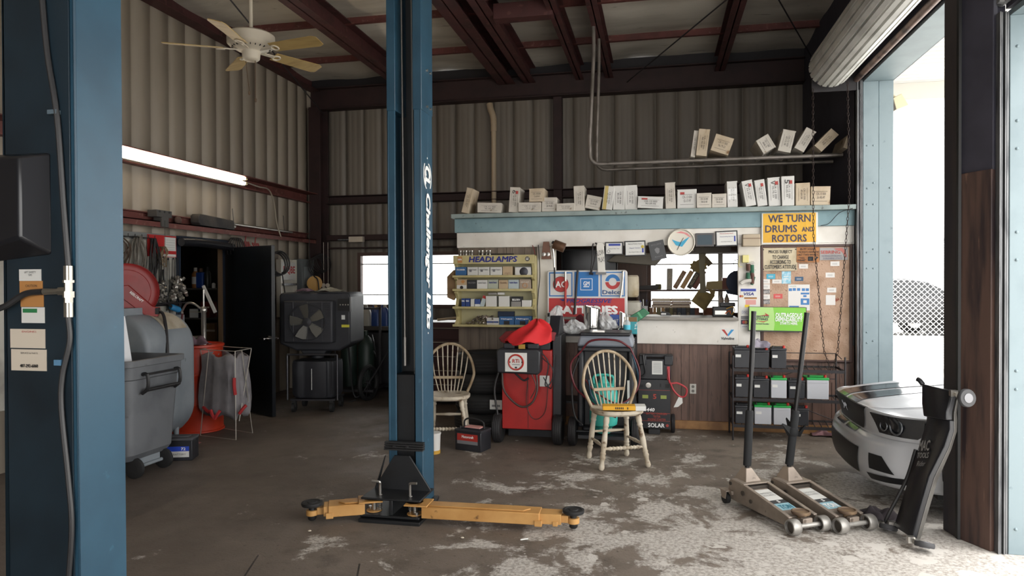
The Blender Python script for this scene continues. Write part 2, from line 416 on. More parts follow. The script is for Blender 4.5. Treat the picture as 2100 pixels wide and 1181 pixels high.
# counter: apron and top
trim(MB().box(-1.04, YO-.03, .855, .775, YO, 1.095), white)
struct(MB().box(-1.04, YO-.09, 1.095, .775, YO+.42, 1.125), 'trim_counter', mat('worn_counter_top', '#8a857d', .45, c2='#6c675f', sc=9, stretch=(.5, 4, 4)), bev=.006)
struct(MB().box(-2.1, YO+.05, 0, -2.07, YB, OZ), 'wall_office_side', gpanel)
struct(MB().box(-2.12, YO+.02, OZ-.02, XR, YB, OZ+.02), 'ceiling_office', mat('office_deck', '#57504a', .7))
obrown = mat('office_brown_panel', '#4a3328', .5, c2='#3a2820', sc=3, stretch=(5, 5, .5))
struct(boards(-2.07, -.14, 0, OZ-.02, YB-.3, .25), 'wall_office_back', obrown)
struct(MB().box(-.14, YB-.06, 0, XR, YB-.03, 1.01).box(-.14, YB-.06, 1.9, XR, YB-.03, OZ-.02).box(1.35, YB-.06, 1, XR, YB-.03, 1.9), 'wall_office_rear', obrown)
# cork board framing
trim(MB().box(.988, YO-.03, .70, 1.012, YO+.01, 1.835).box(1.80, YO-.03, .70, 1.825, YO+.01, 1.835).box(1.012, YO-.03, 1.812, 1.80, YO+.01, 1.835).box(1.012, YO-.03, .70, 1.80, YO+.01, .72), mat('dark_board_frame', '#4b332c', .5))
cork = mat('pitted_cork', '#b99c86', .9, c2='#a4866f', sc=8, c3='#6b4836', sc3=55, t3=.64, bump=.4, bsc=70)
struct(MB().box(1.012, YO-.015, .72, 1.80, YO, 1.812), 'wall_cork_board', cork)

# ---- storeroom behind the open door
blk = mat('black_painted_door', '#12161b', .35, c2='#0e1114', sc=4)
bluebl = mat('blue_black_frame', '#202a38', .45)
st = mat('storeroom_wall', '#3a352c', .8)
struct(MB().box(-7.5, 5.6, 0, -7.45, 8.8, 2.6).box(-7.5, 5.55, 0, XL-.06, 5.6, 2.6).box(-7.5, 8.8, 0, XL-.06, 8.85, 2.6), 'wall_storeroom', st)
struct(MB().box(-7.5, 5.55, 2.55, XL-.06, 8.85, 2.6), 'ceiling_storeroom', st)
dr = struct(MB().box(XL-.06, DY0-.07, 0, XL+.05, DY0, DZ+.07).box(XL-.06, DY1, 0, XL+.05, DY1+.05, DZ+.07).box(XL-.06, DY0, DZ, XL+.05, DY1, DZ+.07), 'door_1', bluebl, bev=.004)
MB().box(XL-.055, DY1-.03, 0, XL-.01, DY1, DZ).build('stop', mat('bare_wood_stop', '#6d5740', .7), dr)
# leaf swung into the shop
hinge = V((XL+.03, DY1-.01, 0)); free = V((-4.15, 6.96, 0))
lv = (free-hinge); ll = lv.length; lu = lv.normalized(); ln = V((lu.y, -lu.x, 0))   # faces the room
if ln.y > 0: ln = -ln
leaf = MB().prism([(0, .012), (ll, .012), (ll, 1.90), (0, 1.90)], hinge, lu, (0, 0, 1), -ln*.044).build('leaf', blk, dr, bev=.003)
chrome = mat('chrome', '#d0d0d0', .18, 1)
kp = hinge+lu*(ll-.07)+V((0, 0, .87))
MB().cyl(kp, kp+ln*.012, .032, n=16).cyl(kp, kp+ln*.05, .011, n=10).cyl(kp+ln*.05-lu*.0, kp+ln*.05-lu*.1, .009, n=8).cyl(kp-ln*.044, kp-ln*.09, .01, n=10).cyl(kp-ln*.09, kp-ln*.09+lu*.05, .009, n=8).build('handle', chrome, leaf)

# ================================================================ right-hand doors, outside, lamps
gblue = mat('grey_blue_jamb_paint', '#7f8f95', .5, c2='#76868c', sc=4, c3='#68787e', sc3=20, t3=.68)
galv = mat('galvanised_track', '#7c7e80', .5, .3, c2='#55575a', sc=7, stretch=(3, 3, .6))
def rivets(y, pts):
    mb = MB()
    for x, z in pts: mb.lathe([(.009, 0), (.008, .004), (.004, .007), (0, .008)], (x, y, z), (0, -1, 0), 8)
    return mb
def jamb(n, y, x0, x1, zt, y2):
    o = struct(MB().box(x0, y, 0, x0+.135, y+.03, zt).box(x0+.138, y+.004, 0, x1, y+.03, zt).box(x0, y2, zt, x1, y+.03, zt+.03), 'door_%d' % n, gblue, bev=.003)
    rivets(y, [(x0+.035, z) for z in (.14, .9, 1.0, 1.6, 1.75, 2.2, 2.35, 2.75)]+[(x0+.09, z) for z in (.14, .92, 1.6, 1.78, 2.2, 2.4, 2.75)]+[(x1-.03, z) for z in (1.75, 2.35)]).build('rivet_row', gblue, o)
    t = MB()
    for a, b, d in ((-.052, -.046, 0), (-.04, -.034, .01), (-.026, -.02, 0), (-.012, -.004, .012)): t.box(x0+a, y-.01+d, 0, x0+b, y+.09, zt+.02)
    t.box(x0-.052, y+.05, 0, x0-.004, y+.09, zt)
    t.build('track', galv, o)
    return o
jamb(2, 7.1, 1.887, 2.15, 3.35, 4.6)
jamb(3, 4.25, 1.862, 2.15, 2.92, .1)
trim(MB().cyl((1.83, 7.17, 3.375), (1.83, 4.6, 3.375), .028), mat('rusty_pipe', '#7d675d', .5, .3, c2='#4c3f3c', sc=6))
trim(MB().cyl((1.83, 4.28, 3.0), (1.83, .2, 3.0), .024).box(1.79, 4.2, 2.98, 1.84, 4.24, 3.03), galv)
# timber-clad post between the doors
wood = mat('dark_stained_board', '#57423a', .6, c2='#2c2224', sc=3, stretch=(5, 5, .5), c3='#7a5f50', sc3=8, t3=.66)
woodd = mat('sooty_board', '#37302f', .7, c2='#26222a', sc=2, stretch=(4, 4, .5))
struct(MB().box(1.80, 4.3, 0, 1.86, 4.6, ZC), 'wall_right_post', navy)
def plank(a, b, t, z1, M):
    a, b = V((*a, 0)), V((*b, 0)); u = (b-a); l = u.length; u.normalize(); n = V((-u.y, u.x, 0))
    if n.x < 0: n = -n
    trim(MB().prism([(0, 0), (l, 0), (l, z1), (0, z1)], a, u, (0, 0, 1), n*t), M)
plank((1.667, 4.60), (1.688, 4.47), .035, ZC, woodd)
plank((1.694, 4.455), (1.785, 4.275), .03, 2.1, wood)
plank((1.704, 4.46), (1.794, 4.28), .03, ZC, navy)
struct(MB().box(1.685, 4.44, 0, 1.70, 4.47, ZC), 'trim_post_painted_shadow', mat('black', '#0c0c0d', .6))  # solid black strip stands in for the shaded gap between the planks

# roll-up door: curtain roll on its barrel, end bracket, hand chain
shut = mat('white_ribbed_shutter', '#c9c9c4', .4, c2='#b5b5b0', sc=4)
rd = thing('rolling_door', 'white ribbed roll-up door wound above the right-hand doorway, hand chain hanging', 'roller door', (1.574, 5.5, 3.475))
prof = []
nr = 11
for k in range(nr):
    a = 2*PI*k/nr; s_ = 2*PI/nr
    for t, r in ((.03, .168), (.10, .19), (.42, .192), (.46, .183), (.54, .183), (.58, .192), (.90, .19), (.97, .168)): prof.append((a+s_*t, r))
MB().loft([[V((r*math.cos(a), y, r*math.sin(a))) for a, r in prof] for y in (1.48, -3.2)]).build('curtain_roll', shut, rd, ang=.3)
MB().cyl((0, 1.48, 0), (0, 1.62, 0), .035).box(-.14, 1.6, -.2, .3, 1.615, .16).build('end_bracket', dark, rd, bev=.003)
MB().lathe([(.172, 0), (.18, .004), (.18, .012), (.05, .02)], (0, 1.485, 0), (0, 1, 0), 30).build('barrel_end', mat('dark_grey_metal', '#45454c', .5, .5), rd)
cm = MB()
def chain(p0, p1, n, s=1.0):
    p0, p1 = V(p0), V(p1); d = (p1-p0)/n; u = d.normalized(); a, b, _ = basis(u)
    for i in range(n):
        c = p0+d*(i+.5); q, h = (a, d.length*.62*s) if i % 2 else (b, d.length*.62*s); w = .0085*s
        pts = [c+u*(h*math.cos(t))+q*(w*math.sin(t)) for t in [2*PI*k/8 for k in range(9)]]
        cm.tube(pts, .0026*s, 4, 0)
o_ = V((1.574, 5.5, 3.475))
pa = [atY(1667, 182, 7.04)-o_, atY(1668, 480, 7.04)-o_, atY(1690, 720, 7.04)-o_, atY(1706, 766, 7.04)-o_]
pb = [atY(1738, 168, 7.02)-o_, atY(1742, 400, 7.04)-o_, atY(1718, 720, 7.04)-o_, atY(1706, 766, 7.04)-o_]
for q in (pa, pb):
    for a, b in zip(q, q[1:]): chain(a, b, max(2, int((b-a).length/.034)))
cm.build('hand_chain', mat('rusty_chain', '#3a2f2c', .5, .5), rd)

# ---- outside
cw = mat('white_canopy', '#e4e4e2', .6)
mb = MB().box(2.16, 4.9, 3.62, 7, 8.3, 3.66)
for k in range(26): mb.box(2.2, 5.0+k*.128, 3.60, 7, 5.06+k*.128, 3.625)
cn = tag(mb.build('canopy', cw, loc=(0, 0, 0)), 'white ribbed canopy roof outside the open doorway', 'canopy')
MB().box(2.2, 8.2, 3.42, 7, 8.3, 3.6).build('edge_beam', mat('canopy_beam', '#d2d0c8', .6), cn, bev=.004)
MB().box(6.8, 8.15, -.02, 6.95, 8.3, 3.6).box(6.8, 5, -.02, 6.95, 5.15, 3.6).build('post', cw, cn)
fl = thing('flood_light', 'cream outdoor flood light under the canopy corner', 'light', atY(1838, 196, 7.7))
MB().prism([(-.03, -.02), (.05, .02), (.12, -.10), (.0, -.14)], (0, 0, 0), (1, 0, 0), (0, 0, 1), (0, .1, 0)).build('lamp_head', mat('cream_plastic', '#d8cfae', .5), fl, bev=.006)
MB().cyl((-.06, .05, .05), (.02, .05, -.02), .014).box(-.1, .02, .04, -.04, .08, .11).build('bracket', mat('cream_plastic'), fl)
# chain-link fence
wire = mat('galvanised_wire', '#dcdcda', .4, .3)
mb = MB(); fx0, fx1, fz0, fz1, fy = 2.4, 9.6, .25, 2.05, 11.2
s_ = .078; n = int((fx1-fx0)/s_); hgt = fz1-fz0
for i in range(-int(hgt/s_), n):
    for sg in (1, -1):
        a = fx0+i*s_; x_ = lambda t: a+t if sg > 0 else a+hgt-t
        t0 = max(0, fx0-a) if sg > 0 else max(0, a+hgt-fx1); t1 = min(hgt, fx1-a) if sg > 0 else min(hgt, a+hgt-fx0)
        if t1-t0 > .02: mb.cyl((x_(t0), fy+.004*sg, fz0+t0), (x_(t1), fy+.004*sg, fz0+t1), .0045, n=4, cap=False)
fe = thing('chain_link_fence', 'galvanised chain-link fence between the shop and the street', 'fence')
mb.build('wire_mesh', wire, fe)
for x in (2.45, 6.0, 9.55): MB().cyl((x, fy+.03, -.02), (x, fy+.03, 2.1), .03, n=10).build('post', wire, fe)
MB().cyl((2.4, fy+.03, 2.07), (9.6, fy+.03, 2.07), .022, n=8).cyl((2.4, fy+.02, .66), (9.6, fy+.02, .66), .008, n=6).build('rail', wire, fe)

# sedan on the street behind the fence
def sedan(name, label, o, M, L=4.9, rz=0):
    c = thing(name, label, 'car', o, rz)
    W = .9
    prof = [(-2.4, .38), (-2.42, .62), (-2.3, .78), (-1.55, .90), (-.75, .98), (-.1, 1.40), (.7, 1.45), (1.35, 1.36), (2.0, 1.02), (2.4, .95), (2.48, .7), (2.44, .36)]
    low = [p for p in prof if p[1] < 1.05]
    belt = [(-2.4, .34), (-2.43, .62), (-2.3, .78), (-1.5, .90), (-.8, .96), (.4, 1.0), (1.9, 1.03), (2.38, .96), (2.48, .7), (2.44, .34)]
    rings = []
    for y, k, dz in ((-W, .97, .02), (-W+.06, 1, 0), (W-.06, 1, 0), (W, .97, .02)): rings.append([V((x*k, y, z+dz*(1 if z < .5 else -1))) for x, z in belt])
    MB().loft(rings).build('body', M, c, bev=.03)
    cab = [(-.78, .96), (-.12, 1.38), (.15, 1.44), (.8, 1.44), (1.3, 1.36), (1.95, 1.02)]
    MB().loft([[V((x, y, z)) for x, z in cab] for y in (-W+.02, W-.02)]).build('cabin', mat('car_glass', '#15181c', .1), c, bev=.04)
    MB().loft([[V((x, y, z+.012)) for x, z in ((-.1, 1.38), (.15, 1.44), (.8, 1.44), (1.3, 1.36), (1.3, 1.32), (-.1, 1.34))] for y in (-W+.1, W-.1)]).build('roof', M, c)
    for x in (-1.5, 1.5):
        for y in (-W+.1, W-.1):
            w = MB().lathe([(.2, -.1), (.31, -.1), (.335, -.06), (.335, .06), (.31, .1), (.2, .1)], (x, y, .335), (0, 1, 0), 28).build('wheel', mat('car_tyre', '#2a2a2b', .8), c)
            q = MB().lathe([(.21, -.105), (.19, -.08), (.19, .08), (.21, .105)], (x, y, .335), (0, 1, 0), 28)
            for k in range(12):
                a = 2*PI*k/12; q.cbox((x+.12*math.cos(a), y, .335+.12*math.sin(a)), (.16, .215, .022), Mx.Rotation(-a, 3, 'Y'))
            q.build('rim', mat('bright_alloy', '#e2e2e2', .3, .6), w)
            MB().lathe([(.345, -.012), (.39, -.012), (.39, .012), (.345, .012)], (x, (-W if y < 0 else W)*.995, .335), (0, 1, 0), 28).build('wheel_arch', mat('black_trim', '#131314', .7), c)
    MB().box(-2.2, -W-.012, .56, 2.35, -W+.02, .585).build('side_trim', mat('black_trim'), c)
    MB().box(2.40, -W+.08, .72, 2.5, -W+.3, .88).box(2.40, W-.3, .72, 2.5, W-.08, .88).build('tail_lamp', mat('red_lamp', '#a02018', .3), c)
    return c
sedan('parked_sedan', 'dark grey sedan on the street behind the chain-link fence', (5.3, 20.0, .05), mat('dark_grey_car_paint', '#1e1f23', .3), rz=.0)

# ---- fluorescent fitting on the upper girt
ff = thing('fluorescent_fixture', 'twin-tube fluorescent batten glowing on the left wall girt', 'light', (XL+.14, 6.4, 2.71))
MB().box(-.03, -1.22, -.03, 0, 1.22, .05).box(-.03, -1.22, -.055, .03, 1.22, -.04).build('housing', mat('white_enamel', '#d8d4c8', .4), ff, bev=.004)
tubeM = mat('lit_tube', '#fff0d8', .5, em=TUBE)
for z in (-.028, .03): MB().cyl((.045, -1.18, z), (.045, 1.18, z), .019, n=12).build('tube', tubeM, ff)
capM = mat('tube_cap', '#e9d9a6', .4, .4)
MB().cyl((.045, 1.18, -.028), (.045, 1.215, -.028), .0195).cyl((.045, 1.18, .03), (.045, 1.215, .03), .0195).build('tube_cap', capM, ff)
tag(MB().tube([V((.0, 0, 0)), V((.02, .3, -.03)), V((.02, .55, -.04)), V((.03, .66, -.2)), V((.03, .72, -.45)), V((.07, .75, -.63))], .009).build('conduit', mat('grey_conduit', '#9c9384', .5, .4), loc=(XL+.13, 7.62, 2.72)), 'thin bent conduit running down from the lit fluorescent batten', 'conduit')

# ---- ceiling fan at rest
fp = CAMP+ray(515, 92)*5.5
fan = thing('ceiling_fan', 'cream five-blade ceiling fan on a long white down-rod', 'ceiling fan', fp)
fw_ = mat('fan_white', '#cfc6b4', .4)
MB().cyl((0, 0, .08), (0, 0, ZC-fp.z), .014).lathe([(.06, 0), (.07, .04), (.03, .1)], (0, 0, ZC-fp.z-.1)).build('down_rod', fw_, fan)
MB().lathe([(.03, .095), (.16, .085), (.18, .07), (.18, .0), (.165, -.015), (.11, -.045), (.08, -.05), (.07, -.06), (.065, -.11), (.05, -.125), (0, -.13)], n=32).build('motor', fw_, fan)
bl = MB(); 
for k in range(24):
    a = 2*PI*k/24; bl.cbox((.135*math.cos(a), .135*math.sin(a), -.03), (.02, .006, .01), Mx.Rotation(a, 3, 'Z'))
bl.build('vent_slots', mat('black'), fan)
bm_ = mat('fan_blade_wood', '#b59b63', .45, c2='#a08650', sc=3, stretch=(1, 6, 6))
fa0 = -.14
for k in range(5):
    a = fa0+2*PI*k/5; R = Mx.Rotation(a, 3, 'Z') @ Mx.Rotation(-.24, 3, 'X')
    q = MB().prism([(.2, -.055), (.60, -.068), (.635, -.05), (.635, .05), (.60, .068), (.2, .055)], (0, 0, 0), R @ V((1, 0, 0)), R @ V((0, 1, 0)), R @ V((0, 0, .006)))
    b_ = MB(); b_.v = [(x, y, z-.045) for x, y, z in q.v]; b_.f = q.f; b_ = b_.build('blade', bm_, fan)
    b2 = MB().cbox(R @ V((.14, 0, -.0))+V((0, 0, -.045)), (.14, .03, .008), R).torus(R @ V((.225, 0, -.004))+V((0, 0, -.045)), R @ V((0, 0, 1)), .03, .007, 14, 6).build('blade_iron', fw_, b_)
for x, l, dx in ((-.05, .26, .03), (.035, .32, 0)):
    MB().cyl((x, 0, -.1), (x+dx, 0, -.1-l), .003, n=5).lathe([(0, 0), (.009, .008), (.009, .03), (0, .036)], (x+dx, 0, -.135-l), n=8).build('pull_chain', mat('brown_chain', '#5b4632', .5), fan)

# ---- pipes hung in front of the back wall (they carry cartons) and plastic drain pipe
pipeM = mat('grey_steel_pipe', '#857e78', .45, .5, c2='#6c665f', sc=6)
ZP = 2.755
for Yp, px0, py0, px1, lab, cc in ((7.6, 1217, 58, 1210, 'nearer grey steel pipe of the bent pair hung from the roof, carrying cartons', 0), (8.0, 1228, 70, 1224, 'farther grey steel pipe of the bent pair hung from the roof', 1)):
    a = atY(px0, py0, Yp); b = atY(px1, 325, Yp); xr = XR-.02
    tag(MB().tube([(a.x, Yp, 4.3), (a.x, Yp, 3.9), (b.x, Yp, ZP+.32), (b.x, Yp, ZP+.2), (b.x, Yp, ZP+.11), (b.x+.012, Yp, ZP+.055), (b.x+.055, Yp, ZP+.012), (b.x+.11, Yp, ZP), (b.x+.2, Yp, ZP), (b.x+.32, Yp, ZP), (1.0, Yp, ZP), (xr, Yp, ZP)], .021 if not cc else .019, 10, 5).build('bent_pipe', pipeM), lab, 'pipe')
dp = thing('drain_pipe', 'cream plastic drain pipe running down the back wall', 'pipe', (-2.26, YB-.1, 0))
pvc = mat('cream_pvc', '#b9a68c', .45)
MB().cyl((0, 0, 2.1), (0, 0, 3.72), .035).build('pipe', pvc, dp)
MB().cyl((0, 0, 3.6), (0, 0, 3.72), .043).tube([(0, 0, 3.7), (-.01, .01, 3.82), (-.05, .03, 3.92), (-.07, .05, 4.0)], .045, 12).build('elbow', pvc, dp)

# ================================================================ two-post lift
lb = mat('lift_blue_paint', '#2b4d61', .4, c2='#254457', sc=4, c3='#386075', sc3=15, t3=.70)
ldark = mat('lift_black_paint', '#17191c', .5, c2='#101113', sc=8)
rubber = mat('black_rubber', '#1b1b1c', .7)
yel = mat('lift_arm_yellow', '#c29458', .5, c2='#b18248', sc=5, c3='#6d4b28', sc3=16, t3=.66)
steelb = mat('bright_steel', '#b9b6b0', .3, .9)
wh = mat('white_ink', '#f2f2f0', .6)
cableM = mat('steel_cable', '#8f8b86', .4, .7)
def channel(w, d, h, fl):
    t = .012
    return MB().box(-w/2, d-t, 0, w/2, d, h).box(-w/2, 0, 0, -w/2+t, d, h).box(w/2-t, 0, 0, w/2, d, h).box(-w/2, 0, 0, -w/2+fl, t, h).box(w/2-fl, 0, 0, w/2, t, h)
LX, LY = -1.627, 4.35
lift = thing('lift_post', 'blue two-post car lift column with yellow swing arms in mid floor', 'car lift', (LX, LY, 0))
MB().box(-.118, .02, 0, .118, .22, .0).build('foot', ldark, lift) if 0 else None
channel(.237, .22, 3.75, .055).build('column', lb, lift, bev=.006)
MB().box(-.1, .2, .3, .1, .206, 3.7).build('column_lining', ldark, lift)
MB().box(-.121, -.004, 2.62, -.06, .22, 3.75).box(.06, -.004, 2.62, .122, .224, 3.75).build('column_extension', lb, lift, bev=.004)
bo = MB()
for z in (2.66, 2.9):
    for y in (.1, .17): bo.cyl((.122, y, z), (.132, y, z-.0), .009, n=8)
bo.build('bolt', steelb, lift)
MB().cyl((-.04, .1, .93), (-.055, .1, 3.7), .006, n=6).cyl((-.04, .1, .93), (-.04, .1, 1.12), .011, n=8).build('cable', cableM, lift)
MB().cyl((.035, .09, .2), (.02, .09, 3.7), .006, n=6).build('cable', cableM, lift)
MB().box(-.085, .03, .1, .05, .19, .88).box(.055, .02, .1, .075, .19, .93).build('carriage', ldark, lift, bev=.005)
st_ = MB()
for k in range(4): st_.box(-.13, -.06+.004*k, .395+k*.014, .135, -.012, .405+k*.014)
st_.cyl((-.06, -.07, .42), (-.06, -.05, .42), .008, n=8).cyl((.03, -.07, .42), (.03, -.05, .42), .008, n=8)
st_.build('rubber_bumper', rubber, lift)
MB().prism([(-.19, .135), (-.19, .155), (-.055, .365), (.05, .365), (.19, .155), (.19, .135)], (0, -.07, 0), (1, 0, 0), (0, 0, 1), (0, .015, 0)).prism([(0, 0), (.13, 0), (.02, .2)], (-.19, -.06, .16), (.05, .1, .0), (.3, .05, 1), (.012, 0, 0)).build('gusset_plate', ldark, lift, bev=.003)
MB().box(-.2, -.27, .132, .19, .0, .145).box(-.2, -.29, .03, .19, .0, .045).box(-.01, -.27, .04, .01, 0, .14).build('arm_bracket', ldark, lift, bev=.003)
MB().prism([(-.2, -.31), (.2, -.31), (.2, -.1), (.15, .24), (-.15, .24), (-.2, -.1)], (0, 0, 0), (1, 0, 0), (0, 1, 0), (0, 0, .022)).build('base_plate', ldark, lift, bev=.003)
for sx, px in ((-1, -.1), (1, .1)):
    MB().tube([(px, -.2, .05), (px, -.2, .2), (px, -.205, .225), (px-.015*sx*-1, -.21, .232), (px+.05*(1 if sx > 0 else -1)*1, -.215, .235)], .008, 8, 3).build('lock_pin', steelb, lift)
    sp = MB(); sp.tube([V((px+.012*math.cos(t*1.3), -.2+.012*math.sin(t*1.3), .06+t*.0022)) for t in range(42)], .0025, 5, 0)
    sp.build('lock_spring', cableM, lift)
def arm(pv, tip, w, h, ext):
    pv, tip = V(pv), V(tip); u = (tip-pv); u.z = 0; l = u.length; u.normalize(); n = V((-u.y, u.x, 0)); Z = V((0, 0, 1))
    def bar(a, b, ww, z0, z1, mb): return mb.prism([(a, z0), (b, z0), (b, z1), (a, z1)], pv-n*(ww/2), u, Z, n*ww)
    mb = MB(); bar(.06, l*ext, w, .05, .05+h, mb)
    mb.prism([(-.05, -w*.6), (.1, -w*.6), (.1, w*.6), (-.05, w*.6)], pv+Z*(.052+h), u, n, Z*.012)
    mb.prism([(.1, -w*.34), (l*ext-.1, -w*.34), (l*ext-.06, 0), (l*ext-.1, w*.34), (.1, w*.34)], pv+Z*(.05+h), u, n, Z*.01)
    mb.lathe([(.055, 0), (.055, .012)], pv+Z*(.052+h), n=20).lathe([(.05, 0), (.05, .012)], pv+Z*.05, n=20)
    a = mb.build('swing_arm', yel, lift, bev=.004)
    e = MB(); bar(l*ext-.1, l-.07, w*.8, .055, .045+h, e); bar(l-.08, l-.03, w*.35, .06, .045+h*.8, e)
    bar(l*ext-.03, l*ext+.015, w*1.12, .042, .085, e); bar(l-.12, l-.09, w*.9, .045, .08, e)
    e.lathe([(.036, 0), (.036, .04)], tip*1+Z*(.055-tip.z), n=18)
    e.build('arm_extension', yel, a, bev=.003)
    a.scale = (1, 1, .82)
    t0 = V((tip.x, tip.y, 0))
    MB().lathe([(.018, .018), (.026, .03), (.026, .058), (.02, .06), (.02, .125)], t0, n=16).build('pad_screw', ldark, a)
    MB().lathe([(.045, .122), (.062, .13), (.066, .142), (.064, .155), (.05, .157), (.047, .153), (.03, .153), (.027, .158), (0, .158)], t0, n=28).build('rubber_pad', rubber, a)
    MB().cyl(pv+Z*.05, pv+Z*(.075+h), .016, n=12).cyl(pv+Z*.05+n*-.03+u*.02, pv+Z*.08+n*-.03+u*.02, .014, n=10).build('pivot_pin', steelb, a)
lo = lift.location
tR = atZ(1176, 1062, .075)-V((LX, LY, 0)); tL = atZ(640, 1046, .075)-V((LX, LY, 0))
arm((.14, -.22, 0), (tR.x, tR.y, 0), .13, .085, .80)
arm((-.14, -.2, 0), (tL.x, tL.y, 0), .13, .085, .74)
text('Challenger Lifts', wh, lift, (.1187, .115, 1.63), .90, .105, (0, 0, -1), (0, 1, 0), .04, .25)
text('CL', wh, lift, (.1187, .115, 2.2), .12, .10, (0, 0, -1), (0, 1, 0), .06, .2, name='emblem')
for s in (1, -1): MB().tube([V((.1195, .115+s*(.075*math.sin(t)), 2.2+s*.10*math.cos(t)-s*.01)) for t in [.3+i*.25 for i in range(9)]], .0035, 5, 0).build('emblem_arc', wh, lift)
mb = MB().cyl((.1185, .115, 2.32), (.12, .115, 2.32), .006, n=8).cyl((.1185, .115, 1.15), (.12, .115, 1.15), .006, n=8)
mb.build('dot_marks', wh, lift)

# near post of the same lift, seen from its back
NX0, NX1, NY = -1.873, -1.623, 1.70
near = thing('lift_post', 'dark-backed blue lift column close to the camera with hose and stickers', 'car lift', ((NX0+NX1)/2, NY, 0))
MB().box(-.125, .0, 0, .125, .012, 3.75).box(.113, 0, 0, .125, .175, 3.75).box(-.125, 0, 0, -.113, .175, 3.75).box(.07, .163, 0, .125, .175, 3.75).box(-.125, .163, 0, -.07, .175, 3.75).build('column', lb, near, bev=.006)
MB().box(-.116, -.0035, .0, .106, .002, 3.7).build('back_cover', mat('dark_teal_back_cover', '#1c2b35', .4, c2='#141f27', sc=3), near, bev=.001)
MB().box(-.25, -.12, 0, .25, .4, .02).build('base_plate', ldark, near, bev=.003)
no = near.location
def nb(x, y, d=0): p = atY(x, y, NY-d); return p-V(no)
a, b = nb(0, 540), nb(108, 312)
zc = lambda p: p.z
MB().loft([[V((a.x-.03, 0, a.z)), V((b.x, 0, a.z+.02)), V((b.x, 0, b.z)), V((a.x-.03, 0, b.z))], [V((a.x-.03, -.06, a.z+.03)), V((b.x-.055, -.06, a.z+.07)), V((b.x-.055, -.06, b.z-.02)), V((a.x-.03, -.06, b.z-.02))]]).build('lock_cover', mat('black_plastic_gloss', '#1b1c20', .28), near, bev=.008)
hoseM = mat('black_hose', '#232325', .45)
P = [nb(85, -20, .012), nb(97, 110, .012), nb(117, 240, .012), nb(130, 420, .012), nb(140, 545, .012)]
P2 = [nb(140, 650, .012), nb(143, 700, .012), nb(128, 770, .014), nb(126, 840, .014), nb(140, 980, .014), nb(147, 1080, .014), nb(140, 1200, .012), nb(136, 1300, .01)]
MB().tube(P, .008, 8).tube(P2, .0075, 8).tube([nb(88, 598, .015), nb(50, 603, .02), nb(10, 628, .03), nb(-30, 640, .04)], .009, 8).build('hydraulic_hose', hoseM, near)
q = MB()
f0, f1 = nb(140, 545, .012), nb(141, 650, .012)
for t0, t1, r, nn in ((0, .28, .0125, 12), (.28, .33, .015, 6), (.33, .5, .011, 6), (.5, .62, .015, 6), (.62, .72, .012, 6), (.72, 1, .0125, 12)):
    q.cyl(f0+(f1-f0)*t0, f0+(f1-f0)*t1, r, n=nn)
q.cyl(nb(90, 598, .015), nb(128, 597, .013), .0095, n=10).cyl(nb(122, 597, .013), nb(140, 597, .012), .013, n=6)
q.build('hose_fitting', mat('zinc_fitting', '#a8a49a', .3, .9), near)
q1, q2 = nb(117, 232), nb(130, 742)
MB().cbox(q1+V((0, -.008, 0)), (.03, .022, .012)).build('hose_clip', mat('grey_clip', '#5a6a74', .4), near)
MB().cbox(q2+V((0, -.012, 0)), (.022, .02, .016)).build('hose_clip', mat('pale_blue_clip', '#5b86a8', .4), near)
def patch(par, x0, y0, x1, y1, Y, M, off, name='sticker', th=.0012, label=None):
    a, b = atY(x0, y1, Y), atY(x1, y0, Y); a, b = a-off, b-off
    o = MB().box(a.x, Y-off.y-th, a.z, b.x, Y-off.y, b.z).build(name, M, par)
    if label: o['label'] = label
    return o
NS = NY-.0036
cream = mat('cream_sticker', '#cfc4b4', .5); ora = mat('orange_sticker', '#b5804a', .5); whs = mat('white_sticker', '#d6d6d2', .5); blk_ink = mat('black_ink', '#202022', .6); grn = mat('green_ink', '#2f7a4a', .5); redi = mat('red_ink', '#a83028', .5); blui = mat('blue_ink', '#2a3f9a', .5)
for (x0, y0, x1, y1, M, l) in ((40, 552, 85, 576, whs, 'white sticker with black print'), (41, 576, 88, 603, ora, 'orange sticker'), (43, 605, 90, 629, ora, 'orange sticker below the hose'), (45, 630, 92, 662, whs, 'white sticker with green block'), (22, 675, 93, 713, cream, 'cream card with red sketch'), (24, 717, 96, 759, cream, 'cream card with a telephone number')):
    patch(near, x0, y0, x1, y1, NS, M, V(no), label=l)
patch(near, 47, 633, 76, 641, NS-.0013, grn, V(no), 'green_block', .0005)
def ntxt(s, x, y, w, h, M, **k): 
    p = atY(x, y, NS-.0014)-V(no); return text(s, M, near, p, w, h, d=.0004, **k)
ntxt('407-292-6060', 60, 750, .062, .009, blk_ink, bold=.025)
ntxt('ENGINES', 60, 680, .05, .005, redi); ntxt('LIFT SAFETY\nTIPS', 62, 561, .04, .014, blk_ink); ntxt('CAUTION', 64, 586, .04, .007, blk_ink); ntxt('SERVICE & PARTS', 60, 724, .06, .005, blk_ink)

# ================================================================ left side of the shop
ggrey = mat('grey_tank_paint', '#82898f', .5, c2='#747b82', sc=3, c3='#5d6368', sc3=18, t3=.68)
